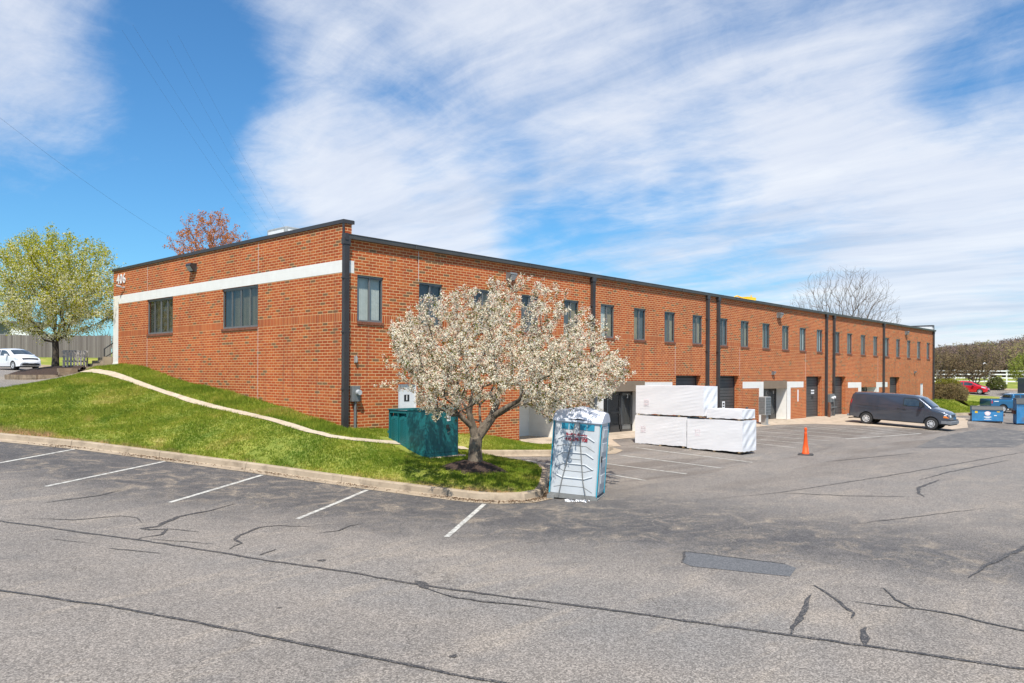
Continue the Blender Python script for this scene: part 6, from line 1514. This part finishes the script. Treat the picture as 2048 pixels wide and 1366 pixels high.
def envelope_tree(name, loc, label, height, radius, trunk_h, n_t, leafmat_, barkm, seed, per=6, spread=.10, size=.05, trunk_r=.16, lobes=7, bottom=.2, lean=0, r_tip=.006, cdens=.22, group=None, cat='tree', shape=1.0, tint=None, leaf_r=.014, offs=(0, 0), multi=0, step=.35, expo=2.35):
    rg = np.random.default_rng(seed); root = empty(name, loc, 0, label, cat, group)
    cz = trunk_h + (height - trunk_h) * .5; hz = (height - trunk_h) * .5
    L = [(np.array([rg.normal(0, .5) * radius, rg.normal(0, .5) * radius, cz + rg.uniform(-.6, .65) * hz]), rg.uniform(.35, .62)) for _ in range(lobes)]
    tg = []
    while len(tg) < n_t:
        p_ = rg.uniform(-1, 1, 3); rr = math.sqrt(p_[0] ** 2 + p_[1] ** 2); zq = p_[2]
        wz = (1 - abs(zq) ** 2.2) ** (.5) * (1 - .18 * zq * shape)
        if rr > wz: continue
        if rr < wz * .35 and abs(zq) < .7 and rg.random() < .7: continue
        P = np.array([p_[0] * radius + offs[0] * (zq + 1) / 2, p_[1] * radius + offs[1] * (zq + 1) / 2, cz + zq * hz])
        inl = any(np.linalg.norm((P - c) / np.array([radius, radius, hz])) < r_ for c, r_ in L)
        if not inl and rg.random() < .62: continue
        if zq < -.5 and rg.random() < bottom and rr > .3: continue
        tg.append(P)
    pts_ = [(0, 0, -.1), (.01, 0, trunk_h * .35), (.02 + lean * .3, .0, trunk_h * .7), (lean * .6, .02, trunk_h)]; pr = [-1, 0, 1, 2]
    if multi:
        pts_ = [(0, 0, -.1), (0, 0, .12)]; pr = [-1, 0]
        for m_ in range(multi):
            a = 2 * math.pi * m_ / multi + .5; i0 = len(pts_); pts_ += [(.25 * math.cos(a), .25 * math.sin(a), trunk_h * .5), (.55 * math.cos(a), .55 * math.sin(a), trunk_h)]; pr += [1, i0]
        first = 3
    else:
        pts_.append((lean, 0, trunk_h + hz * .45)); pr.append(3); pts_.append((lean, .1, trunk_h + hz * .9)); pr.append(4); first = 3
    buf, par, rad, tips, kids = grow(rg, {'pts': pts_, 'par': pr, 'fork': 3, 'first': first}, tg, step, (.018 if multi else .05) * radius / 3, r_tip, expo)
    rad = np.minimum(rad, trunk_r * .8 if not multi else trunk_r)
    if not multi: rad[0] = trunk_r * 1.3; rad[1] = trunk_r; rad[2] = trunk_r * .92; rad[3] = trunk_r * .9
    limbs_mesh('trunk', buf, par, rad, barkm, root, 7)
    if leafmat_:
        pp = []
        for i in range(len(buf)):
            if rad[i] < leaf_r and par[i] > 0:
                a, b_ = buf[par[i]], buf[i]; Ln = np.linalg.norm(b_ - a); k = int(Ln / cdens) + 1
                for j in range(k): pp.append(a + (b_ - a) * rg.random() + rg.normal(0, spread * .5, 3))
        clusters('crown', np.array(pp), rg, per, spread, size, leafmat_, root, tint)
    return root
def tpear(P, bt, rg_):
    h_ = np.clip((P[:, 2] - 1.5) / 5.5, 0, 1); u = rg_.uniform(0, 1, len(P)); white = u < (.60 * (1 - h_) ** .8 + .05)
    return np.where(white, rg_.uniform(.66, 1, len(P)), rg_.uniform(0, .62, len(P)))
ptz = 2.86
envelope_tree('pear_tree', (-1.75, 22.1, ptz), 'flowering pear tree with yellow-green leaves beside the left end of the building', 7.45, 3.6, 1.5, 1500, 'pear_leaf', 'bark_dark', 21, per=9, spread=.10, size=.038, trunk_r=.175, r_tip=.0065, cdens=.085, tint=tpear, bottom=.3, leaf_r=.03)
envelope_tree('maple_tree', (13.1, 35.5, 3.4), 'tree with rust-red spring buds rising behind the roof left of centre', 12.1, 3.5, 3.6, 900, 'maple_bud', 'bark_red', 22, per=5, spread=.09, size=.050, trunk_r=.2, r_tip=.008, cdens=.12, leaf_r=.022, shape=.6, lobes=9)
envelope_tree('bare_tree', (89.5, 16.0, 1.4), 'large leafless tree rising behind the roof toward the right', 16.4, 7.2, 2.6, 3600, None, 'bark_bare', 23, trunk_r=.30, r_tip=.0095, lobes=5, bottom=.0, multi=4, shape=.4, step=.6, expo=2.5)
for (x, y, hgt, rad_, sd, lb) in [(95.3, 6.2, 5.6, 2.9, 31, 'brown multi-stemmed ornamental tree nearest the right corner of the building'), (97.9, 2.6, 6.1, 3.3, 32, 'brown multi-stemmed ornamental tree behind the red car')]:
    envelope_tree('ornamental_tree', (x, y, hR(x, y)), lb, hgt, rad_, 1.0, 520, 'brush_leaf', 'bark_dark', sd, per=6, spread=.12, size=.06, trunk_r=.13, r_tip=.013, cdens=.22, leaf_r=.03, multi=4, group='ornamental trees before the white fence', bottom=0)
envelope_tree('green_tree', (92.8, -4.0, hR(92.8, -4.0)), 'fresh green leafing tree at the right edge of the photo', 5.3, 2.3, 1.3, 420, 'spring_leaf', 'bark_dark', 41, per=7, spread=.12, size=.06, trunk_r=.10, r_tip=.009, cdens=.2, leaf_r=.02)
envelope_tree('bare_tree', (19.2, 73.2, 4.4), 'small distant bare tree above the wooden fence beside the building corner', 3.6, 3.2, .8, 260, None, 'bark_bare', 42, trunk_r=.12, r_tip=.016, multi=3)
envelope_tree('green_tree', (10.2, 41.2, 3.2), 'green treetop just showing above the left end of the coping', 7.3, 1.6, 2.4, 220, 'spring_leaf', 'bark_dark', 43, per=6, spread=.1, size=.05, trunk_r=.12, r_tip=.009, leaf_r=.02)

def bush(name, loc, label, rx, ry, rz, n, mats_, seed, size=.045, twig='twig_brown', cat='hedge', topmat=None, shell=.55):
    rg = np.random.default_rng(seed); root = empty(name, loc, 0, label, cat)
    u = rg.normal(0, 1, (n, 3)); u /= np.linalg.norm(u, axis=1)[:, None]; u[:, 2] = np.abs(u[:, 2]) * 1.0
    r_ = shell + (1 - shell) * rg.random((n, 1)) ** .5; lump = 1 + .07 * np.sin(4 * u[:, :1] * 3 + 2 * u[:, 1:2] * 4) + .05 * np.sin(9 * u[:, 1:2] + 5 * u[:, 2:3])
    P = u * r_ * lump * np.array([rx, ry, rz]); P[:, 2] = np.maximum(.08, P[:, 2] * .92 + .12)
    P[:, :2] *= (1 - .25 * np.clip(.35 - P[:, 2:3] / rz, 0, 1))
    # twigs
    k = 420; V = []; F = []
    for i in range(k):
        t = P[rg.integers(n)]; a = np.array([t[0] * .35 + rg.normal(0, .1), t[1] * .35 + rg.normal(0, .1), 0.]); d = np.cross(t - a, rg.normal(0, 1, 3)); d = d / np.linalg.norm(d) * .012
        e = np.cross(t - a, d); e = e / (np.linalg.norm(e) + 1e-9) * .012
        o_ = len(V); V += [a - d, a + d, a + e * 1.5, t - d * .4, t + d * .4, t + e * .4]; F += [(o_, o_ + 1, o_ + 4, o_ + 3), (o_ + 1, o_ + 2, o_ + 5, o_ + 4), (o_ + 2, o_, o_ + 3, o_ + 5)]
    rawmesh('twigs', V, F, twig, root)
    top = (P[:, 2] > rz * .78) & (rg.random(n) < .85)
    if topmat: clusters('top_growth', P[top], rg, 5, .05, size, topmat, root); P = P[~top]
    clusters('foliage', P, rg, 5, .06, size, mats_, root)
    return root
bush('hedge_bush', (73.0, -.45, hR(72, -1.) - .05), 'large clipped brown hedge bush with yellow-green top beside the far building corner', 2.45, 1.8, 2.3, 6500, 'hedge_leaf', 51, .045, topmat='hedge_top')
bush('flowering_bush', (98.8, .4, hR(98.8, .4)), 'small flowering bush with white petals right of the red car', 1.15, 1.15, 1.55, 1300, 'flower_bush', 52, .055, cat='bush')
bush('green_bush', (96.5, 8.8, hR(96.5, 8.8)), 'low green bush by the white fence near the building corner', 1.6, 1.4, 1.5, 1200, 'spring_leaf', 53, .06, cat='bush')
o = sheet('mulch_bed', [(69.7, .6), (69.7, -1.2), (70.6, -2.3), (73.0, -2.4), (75.2, -2.0), (76.2, -.4), (75.0, 1.6), (72, 1.8)], lambda x, y: hR(x, y) + .04, .6, 'mulch_light'); tag(o, 'brown mulch bed under the clipped hedge bush', 'mulch', kind='stuff')

# far-off wood on the rise: one mass
rg = np.random.default_rng(61)
V = []; F = []; TT = []
def hill_h(x, y): return hR(150, max(min(y, 45), -45)) + 4.0
NT_ = 400
tree_pts = []; tree_t = []
Vt = []; Ft = []
for i in range(NT_):
    px = rg.uniform(1770, 2330); Z = rg.uniform(135, 300); Lt = (px - 1024) / 1582 * Z
    x = CAM.x + Z * D.x + Lt * RT.x; y = CAM.y + Z * D.y + Lt * RT.y
    k = (px - 1880) / 170; topz = 2.8 + Z * (.0405 + .0125 * min(1.1, max(-.3, k))) * (1 - .18 * rg.random() ** 2) + rg.normal(0, .3)
    gzz = hR(min(x, 150), max(min(y, 45), -45)) + sst(170, 270, x) * 4.0 - .2; Hh = topz - gzz; rr = rg.uniform(2.2, 3.8); tcol = rg.random()
    n = 620; u = rg.normal(0, 1, (n, 3)); u /= np.linalg.norm(u, axis=1)[:, None]; u *= rg.uniform(.55, 1, (n, 1)) 
    P = u * np.array([rr, rr, Hh * .42]) + np.array([x, y, gzz + Hh * .58]); tree_pts.append(P)
    base = .15 + .35 * rg.random() if tcol < .72 else .72 + .2 * rg.random()
    tree_t.append(np.clip(base + rg.normal(0, .10, n), 0, 1))
    for j in range(9):
        a = np.array([x + rg.normal(0, .15), y + rg.normal(0, .15), gzz]); t = P[rg.integers(n)]; m = a + (t - a) * .45 + np.array([0, 0, Hh * .12]); s_ = .10
        for (p0, p1, w0, w1) in ((a, m, .16, .09), (m, t, .09, .03)):
            d = np.array([RT.x, RT.y, 0]); o_ = len(Vt); Vt += [p0 - d * w0, p0 + d * w0, p1 + d * w1, p1 - d * w1]; Ft.append((o_, o_ + 1, o_ + 2, o_ + 3))
            d = np.array([D.x, D.y, 0]); o_ = len(Vt); Vt += [p0 - d * w0, p0 + d * w0, p1 + d * w1, p1 - d * w1]; Ft.append((o_, o_ + 1, o_ + 2, o_ + 3))
P = np.concatenate(tree_pts); Tt = np.concatenate(tree_t)
n = len(P); N = rg.normal(0, 1, (n, 3)); N /= np.linalg.norm(N, axis=1)[:, None]; A = np.cross(N, rg.normal(0, 1, (n, 3))); A /= np.linalg.norm(A, axis=1)[:, None]; B = np.cross(N, A); s = rg.uniform(.08, .20, (n, 1))
Vq = np.stack([P - A * s * 1.6, P - B * s * .5, P + A * s * 1.6, P + B * s * .5], 1).reshape(-1, 3)
Fq = np.arange(n * 4).reshape(-1, 4); Vt = np.array(Vt); Ft = np.array(Ft) + len(Vq)
o = rawmesh('distant_wood', np.concatenate([Vq, Vt]), np.concatenate([Fq, Ft]), 'wood_leaf', tint=np.concatenate([Tt, np.full(len(Ft), .05)]))
tag(o, 'brown leafless wood covering the rise beyond the white fence at the far right', 'woodland', kind='stuff')

# ---------------------------------------------------------------- fences, planter, bench, steps
def board_fence(P, label):
    root = empty('wooden_fence', (P[0][0], P[0][1], 0), 0, label, 'fence'); rg = random.Random(8); q = MB(); acc = 0
    for a, b_ in zip(P[:-1], P[1:]):
        a = Vector(a); b_ = Vector(b_); L = (b_ - a).length; n = int(L / .15); t = (b_ - a).normalized(); nn = Vector((-t.y, t.x))
        for i in range(n):
            c = a + t * (i * .15); e = c + t * .142; z0_ = hup(min(c.x, 22), min(c.y, 62)) + .02 ; z1_ = z0_ + 1.93 + rg.uniform(-.03, .03) ; o_ = nn * rg.uniform(-.006, .006); w_ = nn * .02
            vs = [(c.x + o_.x, c.y + o_.y, z0_), (e.x + o_.x, e.y + o_.y, z0_), (e.x + o_.x + w_.x, e.y + o_.y + w_.y, z0_), (c.x + o_.x + w_.x, c.y + o_.y + w_.y, z0_)]
            vs += [(v[0], v[1], z1_) for v in vs]; q.add([(v[0] - P[0][0], v[1] - P[0][1], v[2]) for v in vs], [(0, 1, 5, 4), (1, 2, 6, 5), (2, 3, 7, 6), (3, 0, 4, 7), (4, 5, 6, 7)], tint=rg.random())
    q.build('boards', 'old_fence', root, tint=True)
    q = MB()
    for a, b_ in zip(P[:-1], P[1:]):
        a = Vector(a); b_ = Vector(b_); L = (b_ - a).length; n = int(L / 2.4); t = (b_ - a).normalized(); nn = Vector((-t.y, t.x)) * .08
        for i in range(n):
            c = a + t * 2.4 * i + nn - Vector(P[0]); z0_ = hup(min(c.x + P[0][0], 22), min(c.y + P[0][1], 62)); q.box(c.x - .05, c.x + .05, c.y - .05, c.y + .05, z0_ - .2, z0_ + 1.85)
    q.build('posts', 'old_timber', root)
board_fence([(-14, 66), (4.13, 54.1), (7.24, 50.7), (10.48, 47.2), (18, 40.6)], 'long weathered grey board fence behind the upper parking lot')

def rail_fence(P, label):
    root = empty('rail_fence', (P[0][0], P[0][1], 0), 0, label, 'fence'); q = MB(); posts = 0; o0 = Vector(P[0])
    for a, b_ in zip(P[:-1], P[1:]):
        a = Vector(a); b_ = Vector(b_); L = (b_ - a).length; n = max(1, round(L / 2.4)); t = (b_ - a) / n
        for i in range(n):
            c = a + t * i; e = a + t * (i + 1); zc, ze = hR(*c), hR(*e)
            pm = MB(); cc_ = c - o0; pm.box(cc_.x - .08, cc_.x + .08, cc_.y - .08, cc_.y + .08, zc - .1, zc + 1.95); pm.build('post', 'white_rail', root)
            nn = Vector((-t.y, t.x)).normalized() * .03; c2, e2 = c - o0, e - o0
            for k in range(4):
                h0 = .30 + .47 * k
                vs = [(c2.x - nn.x, c2.y - nn.y, zc + h0), (e2.x - nn.x, e2.y - nn.y, ze + h0), (e2.x + nn.x, e2.y + nn.y, ze + h0), (c2.x + nn.x, c2.y + nn.y, zc + h0)]; vs += [(v[0], v[1], v[2] + .16) for v in vs]
                q.add(vs, [(0, 3, 2, 1), (4, 5, 6, 7), (0, 1, 5, 4), (1, 2, 6, 5), (2, 3, 7, 6), (3, 0, 4, 7)])
    q.build('rails', 'white_rail', root)
rail_fence([(98.5, 14.5), (103.2, 8.2), (111.2, -.5), (119, -9)], 'white four-rail fence along the meadow at the far right')
t = empty('pavilion', (165, 2.5, 3.4), R(20), 'white tent pavilion roof beyond the white fence', 'tent')
q = MB(); q.add([(-9, -7, 1.0), (9, -7, 1.0), (9, 7, 1.0), (-9, 7, 1.0), (-2.5, 0, 3.3), (2.5, 0, 3.3)], [(0, 1, 5, 4), (1, 2, 5), (2, 3, 4, 5), (3, 0, 4)]); q.box(-9, 9, -7, 7, .75, .99); q.build('roof', 'tent_white', t)
q = MB()
for x_ in (-8.8, 0, 8.8):
    for y_ in (-6.8, 6.8): q.cyl((x_, y_, -.5), (x_, y_, .8), .08)
q.build('posts', 'white_rail', t)
t = empty('lamp_post', (107.5, 3.5, hR(107.5, 3.5)), 0, 'thin lamp post with a pale head before the distant wood', 'lamp post')
q = MB(); q.cyl((0, 0, 0), (0, 0, 2.75), .05, .035, 8); q.build('pole', 'galvanized', t); q = MB(); q.lathe([(.01, 2.95), (.22, 2.85), (.30, 2.72), (.001, 2.70)], 12); q.build('lamp_head', 'white_paint', t)

# raised timber planter with mulch under the pear tree
PLT = [(-4.0, 21.7), (-3.72, 20.5), (-3.35, 19.3), (-2.6, 18.95), (-1.75, 18.95)]
root = empty('timber_planter', (-3.5, 20.5, 0), 0, 'low weathered landscape timber wall holding mulch under the pear tree', 'planter')
q = MB(); rgp = random.Random(2)
for i_seg, (a, b_) in enumerate(zip(PLT[:-1], PLT[1:])):
    a = Vector(a); b_ = Vector(b_); n = max(1, int((b_ - a).length / .8 + .5))
    for i in range(n):
        c = a.lerp(b_, i / n); e = a.lerp(b_, (i + 1) / n); t_ = (e - c).normalized(); nn = Vector((-t_.y, t_.x)) * .11
        zb = hup(c.x, c.y) - .14; lv = 2 if i_seg < 3 else 3
        for k in range(lv):
            c2, e2 = c + t_ * .008 + Vector((3.5, -20.5)), e - t_ * .008 + Vector((3.5, -20.5)); z0_ = zb + .175 * k; off = nn * (rgp.uniform(-.08, .08) + (0 if k < 2 else 1.4)); c2 = c2 + off; e2 = e2 + off
            vs = [(c2.x - nn.x, c2.y - nn.y, z0_), (e2.x - nn.x, e2.y - nn.y, z0_), (e2.x + nn.x, e2.y + nn.y, z0_), (c2.x + nn.x, c2.y + nn.y, z0_)]; vs += [(v[0], v[1], v[2] + .168) for v in vs]
            q.add(vs, [(0, 3, 2, 1), (4, 5, 6, 7), (0, 1, 5, 4), (1, 2, 6, 5), (2, 3, 7, 6), (3, 0, 4, 7)])
q.build('timbers', 'planter_timber', root)
def hpl(x, y):
    d = math.hypot(x + 1.75, y - 22.1); return hup(x, y) + .06 + .30 * max(0, 1 - (d / 3.3) ** 1.5)
o = sheet('mulch_bed', [(-3.95, 21.8), (-3.6, 20.5), (-3.2, 19.4), (-2.5, 19.05), (-1.6, 19.2), (-.8, 20.6), (-.4, 22.3), (-1.0, 23.6), (-2.6, 23.4)], hpl, .5, 'mulch'); tag(o, 'brown mulch bed around the pear tree trunk', 'mulch', kind='stuff')

# slatted garden bench seen from behind
BN = empty('garden_bench', (-1.42, 20.55, hup(-1.4, 20.6) + .10), R(-22), 'weathered grey slatted garden bench seen from behind, beside the pear trunk', 'bench')
q = MB()
for i in range(7):
    x_ = -.45 + i * .145; q.add([(x_, -.02, .05), (x_ + .085, -.02, .05), (x_ + .11, -.14, .93), (x_ - .01, -.14, .93), (x_, .01, .05), (x_ + .085, .01, .05), (x_ + .11, -.11, .93), (x_ - .01, -.11, .93)], [(0, 1, 2, 3), (7, 6, 5, 4), (0, 4, 5, 1), (1, 5, 6, 2), (2, 6, 7, 3), (3, 7, 4, 0)])
q.build('backrest_slats', 'old_timber', BN)
q = MB(); q.box(-.50, .62, -.10, -.06, .84, .94); q.box(-.48, .58, .015, .05, .36, .44); q.build('backrest_rails', 'old_timber', BN)
q = MB()
for i in range(5): q.box(-.5, .6, .05 + i * .11, .14 + i * .11, .40, .43)
q.build('seat', 'old_timber', BN)
for x_ in (-.48, .54):
    for y_ in (.08, .52): q = MB(); q.box(x_, x_ + .07, y_, y_ + .07, -.12, .40 if y_ < .3 else .58); q.build('leg', 'old_timber', BN)
    q = MB(); q.box(x_ - .03, x_ + .10, -.02, .62, .60, .635); q.build('armrest', 'old_timber', BN)
q = MB(); q.box(-.55, .75, -.35, -.12, -.30, .0); q.build('plinth_timber', 'planter_timber', BN)
# concrete steps with black handrail at the building's far corner
ST = empty('entrance_steps', (-.95, 20.3, hup(-1, 20.3)), 0, 'tan concrete entrance steps with black handrail at the left corner of the building', 'steps')
q = MB()
for i in range(4): q.box(.28 * i, 3.0, -.65, .75, -.2 if i == 0 else .16 * i, .16 * (i + 1))
q.box(.55, 3.0, -.85, -.66, -.2, .66); q.build('treads', 'concrete_step', ST)
q = MB(); q.tube([(.62, -.70, .62), (.62, -.70, 1.05), (1.7, -.70, 1.85)], .03, 8); q.tube([(.62, -.70, .62), (1.7, -.70, 1.30)], .025, 8); q.cyl((1.7, -.7, .6), (1.7, -.7, 1.85), .03); q.build('handrail', 'black_paint', ST)

# houses beyond the fence
HS = empty('siding_building', (9.5, 89, 4.4), R(-47.5), 'cream and grey sided building behind the board fence at the far left', 'building')
q = MB(); q.box(-9, -2.6, 0, 7, 0, 4.3); q.build('wall', 'siding', HS)
q = MB(); q.box(-2.55, 5.2, .6, 7, 0, 4.25); q.build('wall', 'siding_grey', HS)
q = MB(); q.prism([(-9.5, 4.3), (-2.55, 4.3), (-2.55, 4.55), (-9.5, 4.55)], -.4, 7.4); q.prism([(-2.5, 4.26), (8.0, 4.26), (8.0, 4.5), (-2.5, 4.5)], -.2, 7.4); q.build('roof', 'brown_roof', HS)
q = MB(); q.add([(5.25, .2, 0), (6.6, .2, 1.3), (8.4, .2, 4.2), (5.25, .2, 4.2), (5.25, .4, 0), (6.6, .4, 1.3), (8.4, .4, 4.2), (5.25, .4, 4.2)], [(0, 1, 2, 3), (7, 6, 5, 4), (0, 4, 5, 1), (1, 5, 6, 2), (2, 6, 7, 3), (3, 7, 4, 0)]); q.build('white_gable', 'white_paint', HS)
for a in (-7.9, -1.9, .2): q = MB(); q.box(a, a + .9, -.05 if a < -2.6 else .55, -.001 if a < -2.6 else .599, 1.0, 2.5); f = q.build('window', 'frame_dark', HS)
q = MB(); q.cyl((3.3, .3, .0), (3.3, .3, 1.0), .14); q.build('marker_pipe', 'orange_pipe', HS)

# yellow lift just over the roof edge
LF = empty('yellow_lift', (49.8, 10.3, .27), R(-5), 'yellow boom machine part showing above the roof eave', 'boom lift')
q = MB(); q.bbox(-1.7, 1.5, -.4, .4, 8.6, 9.42, .05); q.box(.2, 1.55, -.35, .35, 9.42, 9.62); q.build('basket', 'yellow_machine', LF)
q = MB(); q.tube([(-1.9, 0, 9.35), (-1.0, 0, 9.62), (.1, 0, 9.45)], .06); q.cyl((1.3, 0, 9.4), (1.3, 0, 9.85), .05); q.cyl((0, 0, ZT), (0, 0, 8.7), .12); q.build('boom', 'yellow_machine', LF)

# overhead power lines, from poles outside the frame
def cable(pts, sag, r, label):
    a, b_ = Vector(pts[0]), Vector(pts[1]); q = MB(); P = []
    for i in range(25):
        f = i / 24; p_ = a.lerp(b_, f); p_.z -= sag * 4 * f * (1 - f); P.append(p_ - a)
    q.tube(P, r, 4); o = q.build('power_cable', 'cable', None); o.location = a; tag(o, label, 'cable', 'power cables over the roof')
for a_, b_, sg_, lb in [((-5.77, 38.28, 23.55), (25.08, 59.40, 15.03), 1.0, 'lowest power cable, crossing the blue sky down to the left end of the roof'),
        ((-1.15, 15.51, 18.42), (26.39, 47.61, 14.06), .4, 'power cable in the left pair crossing the sky, the lower one'),
        ((-0.82, 15.14, 18.65), (27.22, 46.70, 13.57), .4, 'power cable in the left pair crossing the sky, the upper one'),
        ((1.99, 17.99, 19.67), (30.70, 51.79, 14.93), .5, 'power cable in the right pair crossing the sky, the lower one'),
        ((2.37, 17.58, 19.92), (31.42, 51.00, 14.94), .5, 'power cable in the right pair crossing the sky, the upper one')]:
    cable([a_, b_], sg_, .006 if sg_ == 1.0 else .003, lb)
